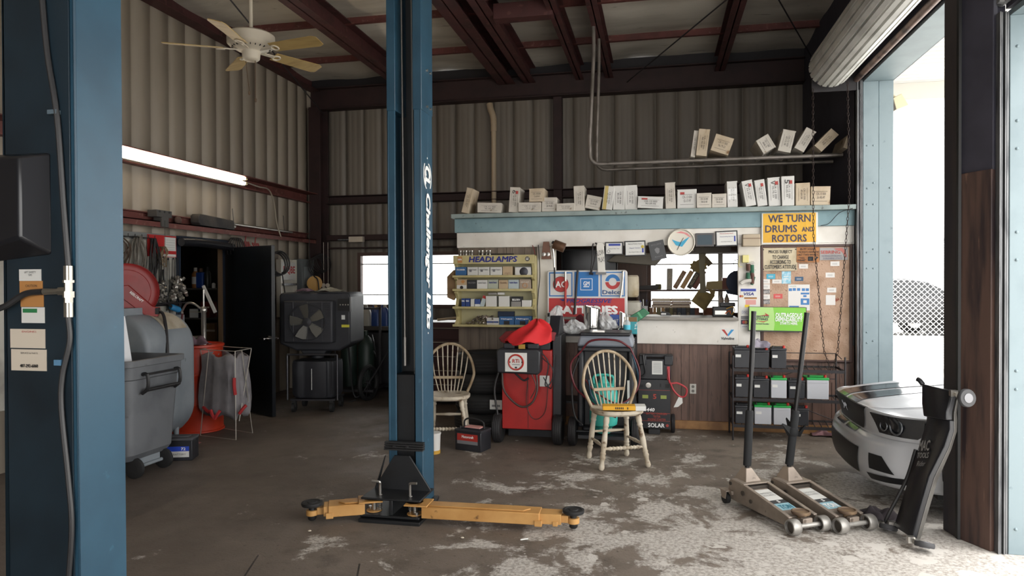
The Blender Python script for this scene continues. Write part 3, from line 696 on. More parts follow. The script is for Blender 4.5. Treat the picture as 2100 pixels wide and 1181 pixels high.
# ---- oil tank: upright obround running along the wall
tx1 = -.732*5.72
tk = thing('oil_tank', 'big grey obround oil tank behind the wheeled bin, hose reel on top', 'tank', (tx1-.34, 5.1, 0))
def obround(w, z0, z1, n=10, y=0, k=1):
    r = w/2*.86; pts = []
    for cx, cz, a0 in ((w/2-r, z1-r, 0), (-w/2+r, z1-r, PI/2), (-w/2+r, z0+r, PI), (w/2-r, z0+r, 1.5*PI)):
        for i in range(n): a = a0+PI/2*i/(n-1); pts.append(V(((cx+r*math.cos(a))*k, y, (z0+z1)/2+((cz+r*math.sin(a))-(z0+z1)/2)*k)))
    return pts
MB().loft([obround(.68, .1, 1.22, y=.0, k=.9), obround(.68, .1, 1.22, y=.015, k=.975), obround(.68, .1, 1.22, y=.05), obround(.68, .1, 1.22, y=.57), obround(.68, .1, 1.22, y=.605, k=.975), obround(.68, .1, 1.22, y=.62, k=.9)]).build('shell', ggrey, tk, ang=.9)
for x in (-.22, .22):
    for y in (.12, .5): MB().cyl((x, y, 0), (x, y, .2), .024).lathe([(.045, 0), (.045, .008)], (x, y, 0)).build('leg', ggrey, tk)
MB().box(-.13, .02, 1.19, .10, .25, 1.275).build('mount_block', ggrey, tk, bev=.003)
pap = []
for i in range(7):
    a = math.radians(82-i*8.5); r = .2955; cx, cz = .34-.2924, 1.22-.2924
    pap.append((cx+r*math.cos(a), cz+r*math.sin(a)))
mb = MB().grid(lambda u, v: V((pap[round(u*6)][0], .24+.3*v+.015*u, pap[round(u*6)][1]+.002)), 6, 1)
mb.build('paper_label', mat('yellowed_paper', '#a39b8c', .8, c2='#8d8473', sc=8), tk)
# ---- hose reel on the tank
ro = atY(262, 598, 5.35)
reelM = mat('reel_red', '#8a1b1a', .38, c2='#781614', sc=4)
rl = thing('hose_reel', 'red steel hose reel standing on the grey oil tank', 'hose reel', (ro.x, ro.y, ro.z), .55)
MB().lathe([(0, -.002), (.09, -.002), (.1, .012), (.19, .012), (.2, -.006), (.235, -.006), (.25, .002), (.25, .010), (.235, .004), (.2, .004), (.1, .02), (0, .02)], (0, -.06, 0), (0, -1, 0), 48).build('disc', reelM, rl, ang=.5)
MB().lathe([(0, 0), (.235, 0), (.25, .008), (0, .012)], (0, .04, 0), (0, -1, 0), 48).build('disc', reelM, rl)
MB().cyl((0, -.06, 0), (0, .04, 0), .12, n=28).build('drum', hoseM, rl)
MB().prism([(-.06, .05), (.02, .06), (.21, -.13), (.25, -.14), (.25, -.22), (.16, -.22), (-.06, -.03)], (0, -.1, 0), (1, 0, 0), (0, 0, 1), (0, .03, 0)).box(.16, -.1, -.22, .25, .06, -.205).box(.235, -.1, -.22, .25, .06, -.14).build('guide_arm', reelM, rl, bev=.006)
MB().prism([(-.04, .0), (.04, 0), (.09, -.27), (-.09, -.27)], (0, -.085, 0), (1, 0, 0), (0, 0, 1), (0, .018, 0)).prism([(-.04, .0), (.04, 0), (.09, -.27), (-.09, -.27)], (0, .11, 0), (1, 0, 0), (0, 0, 1), (0, .018, 0)).box(-.1, -.09, -.285, .1, .13, -.27).build('stand', reelM, rl, bev=.004)
text('REELCRAFT', wh, rl, (.085, -.1005, -.045), .13, .02, (.75, 0, -.66), (.66, 0, .75), .02)
MB().box(.23, -.11, -.2, .258, -.02, -.145).build('roller_guide', mat('black'), rl, bev=.003)
MB().tube([(.24, -.06, -.17), (.29, -.09, -.2), (.32, -.16, -.32), (.34, -.24, -.52), (.35, -.27, -.74), (.33, -.29, -.9)], .014, 10).lathe([(.02, 0), (.034, .008), (.034, .02), (.02, .028)], (.352, -.268, -.735), n=14).build('hose', hoseM, rl)
# ---- wheeled bin
bx = thing('wheeled_bin', 'large grey wheeled bin beside the blue near lift post', 'rubbish bin', (-4.12, 4.76, 0))
binM = mat('grey_bin_plastic', '#63666a', .55, c2='#55585c', sc=4, c3='#3f4144', sc3=9, t3=.68)
def rrect(w, d, z, r=.06, n=5, dx=0):
    pts = []
    for cx, cy, a0 in ((w/2-r, d/2-r, 0), (-w/2+r, d/2-r, PI/2), (-w/2+r, -d/2+r, PI), (w/2-r, -d/2+r, 1.5*PI)):
        for i in range(n): a = a0+PI/2*i/(n-1); pts.append(V((cx+dx+r*math.cos(a), cy+r*math.sin(a), z)))
    return pts
MB().loft([rrect(.46, .46, .14, .05, dx=-.02), rrect(.50, .50, .19, .06), rrect(.56, .56, .66, .06), rrect(.57, .57, .76, .06), rrect(.60, .61, .77, .06), rrect(.61, .62, .86, .06), rrect(.64, .65, .865, .06), rrect(.64, .65, .91, .06), rrect(.58, .59, .912, .05), rrect(.50, .5, .3, .05), rrect(.48, .48, .28, .05)]).build('tub', binM, bx, ang=.5)
for y in (-.17, .19): MB().tube([(.29, y, .80), (.345, y, .80), (.35, y, .70), (.30, y, .655)], .013, 8, 3).build('handle_bracket', mat('black_plastic', '#1d1d1f', .5), bx)
MB().cyl((.345, -.17, .685), (.345, .19, .685), .013).cyl((.33, -.17, .80), (.33, .19, .80), .008).build('handle', mat('black_plastic'), bx)
for y in (-.15, .17): MB().lathe([(.02, -.02), (.06, -.02), (.078, -.014), (.078, .014), (.06, .02), (.02, .02)], (.21, y, .079), (0, 1, 0), 24).lathe([(.0, -.024), (.045, -.024), (.045, .024), (0, .024)], (.21, y, .079), (0, 1, 0), 12).build('wheel', rubber, bx)
MB().cyl((.21, -.15, .079), (.21, .17, .079), .014).box(.12, -.12, .08, .2, .14, .18).build('axle', ggrey, bx)
tag(MB().prism([(-.16, 0), (.1, 0), (.02, .62), (-.16, .62)], (0, 0, 0), (.76, .65, 0), (.0, .0, 1), (.004, -.004, 0)).build('white_board', mat('white_card', '#d8dade', .6), loc=(-4.0, 4.60, .62)), 'tall white card sticking out of the grey wheeled bin', 'card')
# ---- red drum and pump
drM = mat('orange_red_drum', '#b8391f', .42, c2='#a5301a', sc=4, c3='#6a2717', sc3=16, t3=.7)
dx, dy = -4.58, 6.27
dm = thing('oil_drum', 'orange-red steel oil drum between the grey tank and the wire hamper', 'drum', (dx, dy, 0))
MB().lathe([(.25, 0), (.262, .006), (.262, .02), (.25, .026), (.25, .27), (.262, .285), (.25, .30), (.25, .56), (.262, .575), (.25, .59), (.25, .84), (.262, .85), (.262, .87), (.25, .875), (.245, .86), (0, .86)], n=40).build('body', drM, dm)
MB().lathe([(.03, 0), (.03, .015), (0, .016)], (.1, -.12, .86), n=12).build('bung', steelb, dm)
pm = thing('hand_pump', 'bright steel lever pump standing in the orange-red drum', 'pump', (dx+.1, dy-.02, .86))
MB().lathe([(.03, 0), (.03, .03), (.024, .035), (.024, .33), (.032, .34), (.032, .37), (.02, .385), (.0, .4)], n=18).build('barrel', steelb, pm)
MB().cyl((0, 0, .38), (0, 0, .56), .008).prism([(0, -.012), (.0, .012), (.30, .014), (.30, -.014)], (-.01, .0, .60), (.45, .0, -.9), (.9, 0, .45), (0, .02, 0)).build('lever', mat('white_worn_metal', '#cfcdc9', .35, .5), pm)
MB().tube([(-.02, 0, .36), (-.1, -.02, .42), (-.17, -.03, .42), (-.22, -.03, .35), (-.22, -.03, .32)], .011).build('spout', steelb, pm)
MB().tube([(-.22, -.03, .33), (-.23, -.03, .2), (-.18, -.03, .05), (-.12, -.05, -.0)], .01).build('hose', mat('dark_red_hose', '#5a2326', .5), pm)
def cloth(name, M, c, w, d, h, seed, label, cat='rag', fold=5, rz=0, parent=None, flat=.012):
    rr = random.Random(seed); ph = [rr.uniform(0, 6.3) for _ in range(6)]
    def fn(u, v):
        x, y = u-.5, v-.5; r = math.hypot(x, y)*2
        edge = 1+.18*math.sin(math.atan2(y, x)*3+ph[0])+.1*math.sin(math.atan2(y, x)*5+ph[1])
        z = h*max(0, 1-(r/edge)**2)*(.65+.35*math.sin(fold*x*2+ph[2]+2*y)*math.sin(fold*1.3*y+ph[3]))+.18*h*math.sin(13*x+ph[4])*math.cos(11*y+ph[5])*max(0, 1-r*.6)+flat
        return V((x*w*edge, y*d*edge, max(z, .006)))
    o = MB().grid(fn, 22, 22).build(name, M, parent, loc=c, rz=rz, sol=.005, ang=1.2)
    return tag(o, label, cat) if label else o
cloth('rag', mat('mauve_rag', '#6a5560', .9, c2='#57444e', sc=9), (dx+.12, dy-.18, .875), .26, .16, .1, 3, 'crumpled mauve and grey rags on top of the orange-red drum')
cloth('rag', mat('pink_rag', '#7a4a48', .9, c2='#66403e', sc=9), tuple(atZ(388, 912, .003)), .2, .13, .045, 9, 'dull pink rag lying on the floor by the orange-red drum')
# ---- folding wire hamper with a grey bag
p0, p1, p2 = atZ(411, 893), atZ(484, 902), atZ(518, 888)
hx = thing('laundry_hamper', 'folding wire hamper holding a slack grey bag with red straps', 'hamper', ((p0.x+p2.x)/2, (p0.y+p2.y)/2, 0))
ho = hx.location; A = p0-V(ho); B = p1-V(ho); Cc = p2-V(ho); Dd = A+Cc-B+V((0, .05, 0))
topz = .84
tA, tB, tC, tD = [V((q.x*.98, q.y*.98, topz)) for q in (A, B, Cc, Dd)]
wireM = mat('pale_wire', '#b9b4ab', .4, .6)
wf = MB()
for a, b in ((A, tB), (B, tA)): pass
wf.cyl(A, tA+(tB-tA)*.25, .0045, n=6).cyl(B, tB, .0045, n=6).cyl(Cc, tB+(tC-tB)*.4, .0045, n=6).cyl(Dd, tD, .0045, n=6)
for a, b in ((tA, tB), (tB, tC), (tC, tD), (tD, tA)): wf.cyl(a, b, .0045, n=6)
wf.cyl(A, B, .004, n=6).cyl(Cc, Dd, .004, n=6).cyl(tA, A+(tD-A)*.5, .0045, n=6).cyl(tC, B+(tC-B)*.2, .0045, n=6)
wf.build('wire_frame', wireM, hx)
cen = (A+B+Cc+Dd)/4
def bagring(z, k, ph):
    out = []
    for i in range(40):
        t = i/40*4; s = int(t); q = [tA, tB, tC, tD][s]*(1-(t-s))+[tA, tB, tC, tD][(s+1) % 4]*(t-s)
        q = V((q.x, q.y, 0)); d = q-V((cen.x, cen.y, 0)); w = 1+.07*math.sin(i*1.7+ph)+.05*math.sin(i*3.1+ph*2)
        out.append(V((cen.x, cen.y, 0))+d*k*w+V((0, 0, z+.02*math.sin(i*.9+ph))))
    return out
bagM = mat('grey_bag_cloth', '#827f82', .85, c2='#706d71', sc=6)
MB().loft([bagring(.79, .82, .3), bagring(.77, .9, .4), bagring(.65, .86, .7), bagring(.5, .94, 1.0), bagring(.35, 1.0, 1.4), bagring(.25, 1.0, 1.7), bagring(.2, .9, 1.8)], cap=False).build('bag', bagM, hx, ang=1.2, sol=.004)
rs = mat('red_strap', '#a3282a', .7)
m_ = (A+B)/2; k1 = B+(tB-B)*.55
sp = V((.03, -.045, 0))
for i, (a, b) in enumerate(((A*.95+V((.03, -.01, .28)), A*.9+V((.1, -.04, .235))), (m_+V((-.05, -.035, .27)), m_+V((0, -.045, .19))), (m_+V((.05, -.035, .27)), m_+V((0, -.045, .19))), (B*.98+V((.04, -.0, .25)), B*.98+V((.1, .02, .33))), (k1+V((0, -.02, .13)), k1+V((.01, -.02, -.03))))):
    d = (b-a); MB().tube([a, (a+b)/2+V((0, -.008, 0)), b], .016, 6, 3).build('strap', rs, hx)
# ---- battery on the floor beside the bin
def battery(name, label, loc, rz, M, lid, w=.26, d=.17, h=.18, group=None, tagM=None, post=(1, 0)):
    b = thing(name, label, 'car battery', loc, rz, group)
    MB().box(-w/2, -d/2, 0, w/2, d/2, h*.84).build('case', M, b, bev=.005)
    MB().box(-w/2-.003, -d/2-.003, h*.84, w/2+.003, d/2+.003, h*.94).box(-w*.36, -d*.3, h*.94, w*.36, d*.12, h).build('lid', lid, b, bev=.004)
    if post[0]: MB().lathe([(.012, 0), (.0125, .02), (.009, .024), (0, .025)], (w*.37, -d*.3, h*.94), n=10).build('terminal_cap', mat('red_cap', '#c2332b', .5), b)
    if post[1]: MB().lathe([(.009, 0), (.008, .02), (0, .021)], (-w*.37, -d*.3, h*.94), n=10).build('terminal', mat('black_plastic'), b)
    if tagM: MB().box(-w*.42, -d/2-.002, h*.5, -w*.08, -d/2, h*.63).build('price_tag', tagM, b)
    return b
bcase = mat('black_battery_case', '#1e1f24', .42, c2='#2a2b30', sc=4); 
fb = atZ(352, 946); bt = battery('car_battery', 'dusty battery with a blue and white label, behind the bin wheels', (fb.x, fb.y+.1, 0), .32, bcase, mat('dusty_black_lid', '#4a4a4e', .7), .26, .17, .2, post=(0, 1))
MB().box(-.1, -.0868, .08, .105, -.085, .12).build('label_top', mat('label_blue', '#2546b8', .5), bt); MB().box(-.1, -.0868, .03, .105, -.085, .08).build('label', whs, bt)
text('72', wh, bt, (.06, -.087, .1), .035, .022, bold=.02); text('BATTERY', blk_ink, bt, (.03, -.087, .055), .1, .014)

# ---- tool board on the left wall
wp = tag(MB().box(XL+.035, 4.2, .5, XL+.045, 6.52, 1.93).build('pegboard', mat('dirty_white_board', '#b1afa6', .7, c2='#98958c', sc=5), bev=.002), 'dirty white tool board on the left wall beside the dark doorway', 'board')
railo = thing('tool_rail', 'perforated grey hook rail along the top of the white tool board', 'rail', (XL+.05, 5.4, 1.955))
MB().box(0, -1.2, -.035, .006, 1.12, .035).build('strip', mat('grey_rail', '#7b7d7c', .6), railo, bev=.002)
hk = MB()
for k in range(9): hk.cyl((.006, .0+k*.09, -.02), (.07, .0+k*.09, -.02), .004, n=5).cyl((.07, .0+k*.09, -.02), (.07, .0+k*.09, .01), .004, n=5)
hk.cyl((.07, -.3, -.02), (.07, .74, -.02), .004, n=5).build('hooks', mat('black'), railo)
rs_ = thing('red_chart', 'red-edged printed chart pinned above the tool board', 'chart', atX(339, 503, XL+.06))
MB().box(0, -.26, -.12, .006, .16, .1).build('board', mat('chart_red', '#b32727', .6), rs_)
MB().box(.006, -.02, -.055, .008, .15, .085).box(.006, -.2, -.115, .008, .15, -.09).build('paper', whs, rs_)
tb = MB()
for k in range(5): tb.box(.008, 0, -.045+k*.025, .0085, .135, -.043+k*.025)
tb.build('table_lines', mat('grey_ink', '#7a7a7c', .6), rs_)
cablec = [mat('brown_cable', '#4a3a2e', .7), mat('black_cable', '#222021', .6), mat('grey_cable', '#6b655c', .6), mat('tan_cable', '#7c6a50', .7)]
def hank(y, z, w, l, n, M, label, seed, x=XL+.09):
    rr = random.Random(seed); mb = MB()
    for i in range(n):
        a, b = rr.uniform(-.4, .4)*w, rr.uniform(-.5, .5)*w; q = l*rr.uniform(.75, 1.05); dx_ = rr.uniform(-.02, .05)
        mb.tube([(x+dx_, y+a*.3, z), (x+dx_+.015, y+a-w*.3, z-q*.4), (x+dx_, y+b*.6-w*.2, z-q*.9), (x+dx_+.01, y+b*.5+w*.1, z-q), (x+dx_, y+b+w*.25, z-q*.85), (x+dx_+.02, y+a+w*.35, z-q*.35), (x+dx_, y+a*.3+.01, z)], .0055, 5, 4)
    return tag(mb.build('hanging_cable', M), label, 'cable')
hank(5.62, 1.95, .24, .36, 16, cablec[0], 'tangled brown cable hank hanging at the left end of the hook rail', 1)
hank(5.9, 1.95, .16, .5, 9, cablec[2], 'long grey cable hank hanging mid hook rail', 2)
hank(6.1, 1.93, .12, .62, 9, cablec[1], 'long black cable hank hanging beside the red chart', 3)
hank(6.24, 1.86, .12, .2, 4, cablec[3], 'short tan cable tangle over the red chart', 4, XL+.1)
for k, (y, z0, z1) in enumerate(((6.2, 1.72, 1.33), (6.28, 1.75, 1.3), (6.36, 1.73, 1.2), (6.44, 1.74, 1.35), (6.5, 1.74, 1.3))):
    pts = [(XL+.06, y, z1), (XL+.065, y+.005, z0-.03), (XL+.065, y+.02, z0), (XL+.065, y+.035, z0-.03), (XL+.06, y+.045, z1-.05)]
    tag(MB().tube(pts, .004, 5, 4).build('hooked_wire', cablec[1]), ('first', 'second', 'third', 'fourth', 'fifth')[k]+' thin wire hook from the left on the white tool board', 'wire hook')
shf = tag(MB().box(XL+.05, 6.05, 1.275, XL+.17, 6.6, 1.287).box(XL+.05, 6.05, 1.25, XL+.056, 6.6, 1.287).build('wall_shelf', mat('dark_steel')), 'narrow black shelf under the shiny fittings on the tool board', 'shelf')
def heap(c, n, sx, sy, h, M, name, label, cat, r=.016, seed=5):
    rr = random.Random(seed); mb = MB()
    for i in range(n):
        z = rr.random(); x, y = rr.uniform(-1, 1)*sx*(1-.5*z), rr.uniform(-1, 1)*sy*(1-.5*z)
        a = V((rr.uniform(-1, 1), rr.uniform(-1, 1), rr.uniform(-1, 1))).normalized(); p = V((x, y, z*h+r))
        mb.cyl(p-a*r, p+a*r, r*.8, n=8)
    return tag(mb.build(name, M, loc=c), label, cat, kind='stuff')
heap((XL+.11, 6.2, 1.285), 45, .04, .07, .2, steelb, 'hose_fittings', 'smaller heap of shiny chrome fittings on the narrow black shelf', 'fittings', .018, 6)
heap((XL+.12, 6.46, 1.285), 80, .045, .1, .24, steelb, 'hose_fittings', 'larger heap of shiny chrome fittings beside the dark doorway', 'fittings', .02, 7)
sc = thing('spray_gun', 'blue-bodied spray gun hanging off the tool board by the doorway', 'spray gun', atX(358, 632, XL+.12))
MB().lathe([(0, -.05), (.028, -.048), (.032, -.03), (.032, .05), (.02, .07), (0, .075)], ax=(.25, .9, -.35), n=18).build('body', mat('spray_blue', '#3c8fc8', .4), sc)
MB().tube([(0, -.05, .02), (0, -.09, .05), (0, -.1, .1), (-.03, -.12, .3), (-.05, -.1, .4)], .011, 8).build('hose', hoseM, sc)
tag(MB().box(-.02, -.3, -.06, .16, .15, .06).build('steel_box', mat('grey_box', '#7e8488', .5), loc=(XL+.08, 6.25, 1.1), bev=.004), 'pale grey steel box on the wall under the spray gun', 'box')

# ---- things on the girts
z2 = 2.11
hs = thing('electrical_box', 'grimy grey electrical box clipped over the lower red girt', 'electrical box', atX(327, 446, XL+.12))
MB().box(-.05, -.11, 0, .06, .11, .07).box(-.03, -.05, -.1, .07, .05, 0).build('case', mat('grimy_grey', '#4a4846', .7), hs, bev=.004)
for y in (-.07, 0, .07): MB().cyl((.06, y, .055), (.064, y, .055), .012, n=10).build('knob', mat('dark_steel'), hs)
tag(MB().cyl((0, 0, -.16), (0, 0, -.0), .003, n=4).cyl((0, 0, -.16), (0, 0, -.62), .003, n=4).build('black_wire', cablec[1], loc=tuple(atX(338, 452, XL+.19))), 'thin black cord dropping from the grimy grey electrical box', 'cord')
mt = thing('old_motor', 'long dark dusty motor housing lying on the lower red girt', 'motor', atX(437, 457, XL+.11)+V((0, 0, -.0)))
MB().prism([(-.33, .05), (-.30, .075), (.3, .05), (.32, .02), (.32, -.06), (-.30, -.05), (-.33, -.02)], (-.05, 0, 0), (0, 1, 0), (0, 0, 1), (.11, 0, 0)).build('housing', mat('dusty_black', '#2d2b2b', .75, c2='#47423d', sc=5), mt, bev=.008)
MB().cyl((0, .32, .02), (0, 1.75, .01), .014, n=8).cyl((0, .32, -.01), (0, .4, -.01), .03, n=10).build('drive_tube', mat('dull_tube', '#8a867e', .4, .6), mt)
for y, h in ((.4, .2), (1.55, .22)): MB().cyl((0, y, -.02), (-.0, y-.03, h), .004, n=5).build('rod', mat('dark_steel'), mt)
tag(MB().ball((0, 0, 0), .045, 14, (.7, 1, 1)).build('rubber_ball', mat('brown_ball', '#4a3630', .8), loc=tuple(atX(365, 452, XL+.08))), 'dusty brown ball resting on the lower red girt', 'ball')
# duct roll and leads above the door
ar = atX(372, 496, XL+.14); br = atX(478, 508, XL+.16)
tag(MB().tube([ar, ar+(br-ar)*.3+V((.01, 0, .01)), ar+(br-ar)*.7+V((.02, 0, .005)), br], .045, 12).build('rolled_duct', mat('black_duct', '#1c1d21', .35)), 'black rolled duct lying along the top of the open doorway', 'duct')
co = atX(482, 505, XL+.16)
mb = MB()
for k in range(6): mb.torus(co+V((.02*k-.03, .02*k-.05, 0)), (.9, .3, .1*k-.2), .10, .007, 24, 6)
tag(mb.build('cable_coil', cablec[1]), 'black cable coil hung above the open black door', 'cable')
jr = mat('red_lead', '#8c2a2a', .6)
for k, (px, py, lab) in enumerate(((503, 500, 'red jumper lead clamp hanging above the open black door, nearer the coil'), (523, 503, 'second red jumper lead clamp hanging above the open black door'))):
    p = atX(px, py, XL+.14); mb = MB().tube([p+V((0, 0, .03)), p+V((.01, 0, .09)), V((XL+.165, p.y, 2.06))], .007, 6, 3)
    for i in range(4): mb.tube([p+V((0, .04*i-.06, .03)), p+V((.02, .04*i-.05, -.04)), p+V((.0, .04*i-.03, -.09-.01*i)), p+V((.02, .04*i-.02, -.02))], .008, 6, 4)
    tag(mb.build('jumper_lead', jr), lab, 'jumper lead')
# coil of hose and leads right of the door leaf
co = atX(567, 542, XL+.2)
mb = MB()
for k in range(3): mb.torus(co+V((.03*k, 0, .01*k)), (1, -.3, .1), .15, .011, 28, 7)
mb.tube([co+V((.02, .1, -.1)), co+V((.04, .14, -.4)), co+V((.03, .2, -.6))], .008).cyl((XL, co.y, co.z+.14), (co.x+.08, co.y, co.z+.15), .008, n=6)
tag(mb.build('hose_coil', cablec[1]), 'loop of thick black hose on the left wall behind the open black door', 'hose')
# poster rack, electric panel, reel
pr = thing('poster_rack', 'white framed literature rack with a red-lettered header on the left wall', 'rack', atX(585, 592, XL+.06))
MB().box(-.02, -.20, -.38, 0, .20, .40).box(0, -.21, -.38, .06, -.19, .40).box(0, .19, -.38, .06, .21, .40).build('back', mat('white_enamel'), pr, bev=.002)
MB().box(.0, -.19, .12, .05, .19, .36).build('header', whs, pr); text('DQBE', mat('header_red', '#b5342f', .5), pr, (.05, .02, .25), .3, .11, (0, 1, 0), (0, 0, 1), .03)
for z in (.06, -.2, -.38): MB().box(0, -.19, z-.015, .09, .19, z+.015).build('ledge', galv, pr)
MB().box(0, -.15, -.16, .015, -.02, .02).build('leaflet', cream, pr); MB().box(0, .02, -.34, .015, .15, -.22).build('leaflet', ora, pr)
ep = thing('electric_panel', 'grey steel electrical panel with a lit window beside the literature rack', 'electrical panel', atX(619, 576, XL+.04))
MB().box(-.03, -.17, -.34, .1, .17, .31).build('case', mat('panel_grey', '#6f7475', .5), ep, bev=.006)
MB().box(.1, -.12, -.05, .106, .12, .2).build('door', mat('panel_door', '#8b9295', .4), ep, bev=.003); MB().box(.1, -.11, -.3, .103, .11, -.1).build('vent', dark, ep); MB().box(.1, -.05, -.07, .115, .05, -.02).build('latch', steelb, ep)
ye = thing('cord_reel', 'yellow round cord reel hanging by the corner column', 'cord reel', atX(645, 581, XL+.3))
MB().lathe([(0, 0), (.04, 0), (.05, .02), (.095, .02), (.105, .03), (.105, .045), (.05, .05), (0, .05)], ax=(.5, -.85, 0), n=30).build('disc', mat('reel_yellow', '#b98a35', .5), ye)
MB().tube([(.02, -.05, .1), (.08, -.06, .05), (.1, -.06, -.1), (.12, -.05, -.3)], .009).tube([(-.05, 0, .1), (-.1, .05, .5), (-.12, .1, .9)], .005).build('cord', cablec[1], ye)
mb = MB(); co = atX(650, 546, XL+.24)
for k in range(7): mb.torus(co+V((.012*k, .02*k-.05, .01*k)), (1, -.4, .06*k), .13, .006, 26, 5)
tag(mb.build('cable_coil', cablec[1]), 'large black cable coil hanging above the yellow cord reel', 'cable')
for k, (px, lab) in enumerate(((664, 'small white pulley on the corner column, nearer the yellow reel'), (673, 'second small white pulley on the corner column'))):
    p = atY(px, 585, YB-.36); b_ = thing('rope_pulley', lab, 'pulley', p)
    MB().lathe([(0, 0), (.03, 0), (.03, .02), (0, .022)], ax=(0, -1, 0), n=16).prism([(-.02, -.01), (.02, -.01), (.0, -.07)], (0, -.012, 0), (1, 0, 0), (0, 0, 1), (0, .008, 0)).build('sheave', cream, b_)
    MB().cyl((0, .0, .02), (0, 0, .62), .003, n=5).build('cord', cream, b_)
# ---- storeroom shelf and its bottles
ss = thing('storeroom_shelf', 'dark steel shelving seen through the open doorway', 'shelving', (-6.1, 7.95, 0))
for z in (.35, .72, 1.05, 1.42): MB().box(-.6, -.2, z-.02, .75, .2, z).build('shelf', mat('shelf_grey', '#4b4a47', .6), ss)
for x in (-.6, .73):
    for y in (-.2, .18): MB().box(x, y, 0, x+.02, y+.02, 1.75).build('upright', dark, ss)
def bottle(name, label, loc, r, h, M, capc, cat='bottle', lab=None, sq=False, group=None):
    b = thing(name, label, cat, loc, 0, group)
    if sq: MB().box(-r, -r*.7, 0, r, r*.7, h*.8).build('body', M, b, bev=r*.25)
    else: MB().lathe([(r*.9, 0), (r, .01), (r, h*.68), (r*.45, h*.82), (r*.4, h*.86)], n=18).build('body', M, b)
    MB().lathe([(r*.45, h*.82), (r*.45, h), (0, h)], n=14).build('cap', capc, b)
    if lab: MB().lathe([(r*1.02, h*.2), (r*1.02, h*.55)], n=18).build('label', lab, b) if not sq else MB().box(-r*.8, -r*.72, h*.2, r*.8, -r*.7, h*.6).build('label', lab, b)
    return b
capw = mat('white_cap', '#d0cec8', .5); capb = mat('black_plastic')
p = lambda x, Y, z: V((atY(x, 580, Y).x, Y, z))
bottle('bottle', 'amber bottle with white label and cap on the storeroom shelf', p(401, 7.85, 1.42), .045, .26, mat('amber', '#a06a3a', .4), capw, lab=whs)
bottle('bottle', 'blue squared bottle beside the amber one on the storeroom shelf', p(412, 7.85, 1.42), .05, .25, mat('can_blue', '#2d55a8', .4), mat('brown_cap', '#6a4a35', .5), sq=True)
bottle('bottle', 'dark grey tall bottle on the storeroom shelf', p(426, 7.85, 1.42), .04, .27, mat('dark_bottle', '#2f3230', .4), capb)
bottle('jar', 'tiny white jar at the end of the storeroom shelf', p(438, 7.8, 1.42), .022, .08, capw, capb, 'jar')
for k, (px, z, w, h, M, lab) in enumerate(((408, 1.05, .16, .11, whs, 'white carton on the middle storeroom shelf'), (420, 1.05, .08, .12, mat('can_blue'), 'blue carton beside the white one in the storeroom'), (428, 1.05, .12, .2, mat('dull_red_tin', '#6a2a25', .5), 'dull red tin on the middle storeroom shelf'), (409, .72, .1, .1, cream, 'small cream carton on a lower storeroom shelf'), (436, .72, .16, .26, mat('brown_carton', '#7d6446', .8), 'brown carton on a lower storeroom shelf'))):
    c = thing('carton', lab, 'box', p(px, 7.85, z)); MB().box(-w/2, -.08, 0, w/2, .08, h).build('body', M, c, bev=.002); MB().box(-w/2-.001, -.081, h*.6, w/2+.001, -.0795, h*.7).build('tape', grn if k % 2 else cream, c)

# ---- evaporative cooler
cy = 7.55
cl = thing('evaporative_cooler', 'big black evaporative cooler with a caged fan on its own stand', 'air cooler', (-3.91, cy, 0), .16)
blkp = mat('matte_black_plastic', '#25262b', .6, c2='#303136', sc=4)
MB().prism([(-.40, .78), (-.40, 1.34), (-.37, 1.37), (.40, 1.37), (.43, 1.34), (.43, .78), (.30, .70), (-.2, .70)], (0, -.15, 0), (1, 0, 0), (0, 0, 1), (0, .62, 0)).build('housing', blkp, cl, bev=.02)
MB().box(-.30, -.3, .80, .27, -.15, 1.28).build('fan_shroud', blkp, cl, bev=.02)
gM = mat('cage_wire', '#3c3d41', .4, .5)
gr_ = MB().torus((-.015, -.31, 1.04), (0, 1, 0), .205, .006, 40, 6).lathe([(0, 0), (.05, 0), (.05, .012), (0, .02)], (-.015, -.315, 1.04), (0, -1, 0), 18)
for k in range(26): gr_.cyl((-.27, -.305, .83+k*.017), (.24, -.305, .83+k*.017), .0013, n=4)
for k in range(3): gr_.cyl((-.18+k*.165, -.306, .82), (-.18+k*.165, -.306, 1.27), .003, n=4)
gr_.build('grille', gM, cl)
fbM = mat('grey_fan_blade', '#55544f', .4)
for k in range(5):
    a = .5+k*2*PI/5; R = Mx.Rotation(a, 3, 'Y')
    MB().prism([(.03, -.025), (.1, -.07), (.18, -.1), (.2, -.02), (.19, .07), (.1, .06), (.05, .03)], (-.015, -.302, 1.04), R @ V((1, 0, 0)), R @ V((0, .35, 1)), R @ V((0, -.004, 0))).build('fan_blade', fbM, cl)
MB().box(.29, -.16, 1.16, .44, -.152, 1.30).build('control_panel', mat('black'), cl); kn = MB()
for i in range(4): kn.cyl((.32+i*.03, -.165, 1.23), (.32+i*.03, -.15, 1.23), .008, n=8)
kn.build('knob', steelb, cl); MB().box(.43, -.165, 1.15, .45, -.15, 1.32).build('silver_strip', galv, cl); MB().box(.33, -.1535, .97, .42, -.151, 1.0).build('warning_sticker', mat('yellow_sticker', '#c3bd3a', .5), cl); MB().box(.33, -.1535, 1.06, .37, -.151, 1.11).build('white_sticker', whs, cl)
MB().cyl((0, 0, .6), (0, 0, .74), .07, n=14).prism([(-.22, .78), (.2, .78), (.1, .64), (-.12, .64)], (0, -.12, 0), (1, 0, 0), (0, 0, 1), (0, .3, 0)).build('neck', blkp, cl, bev=.008)
tb = MB(); 
n = 48; rg = []
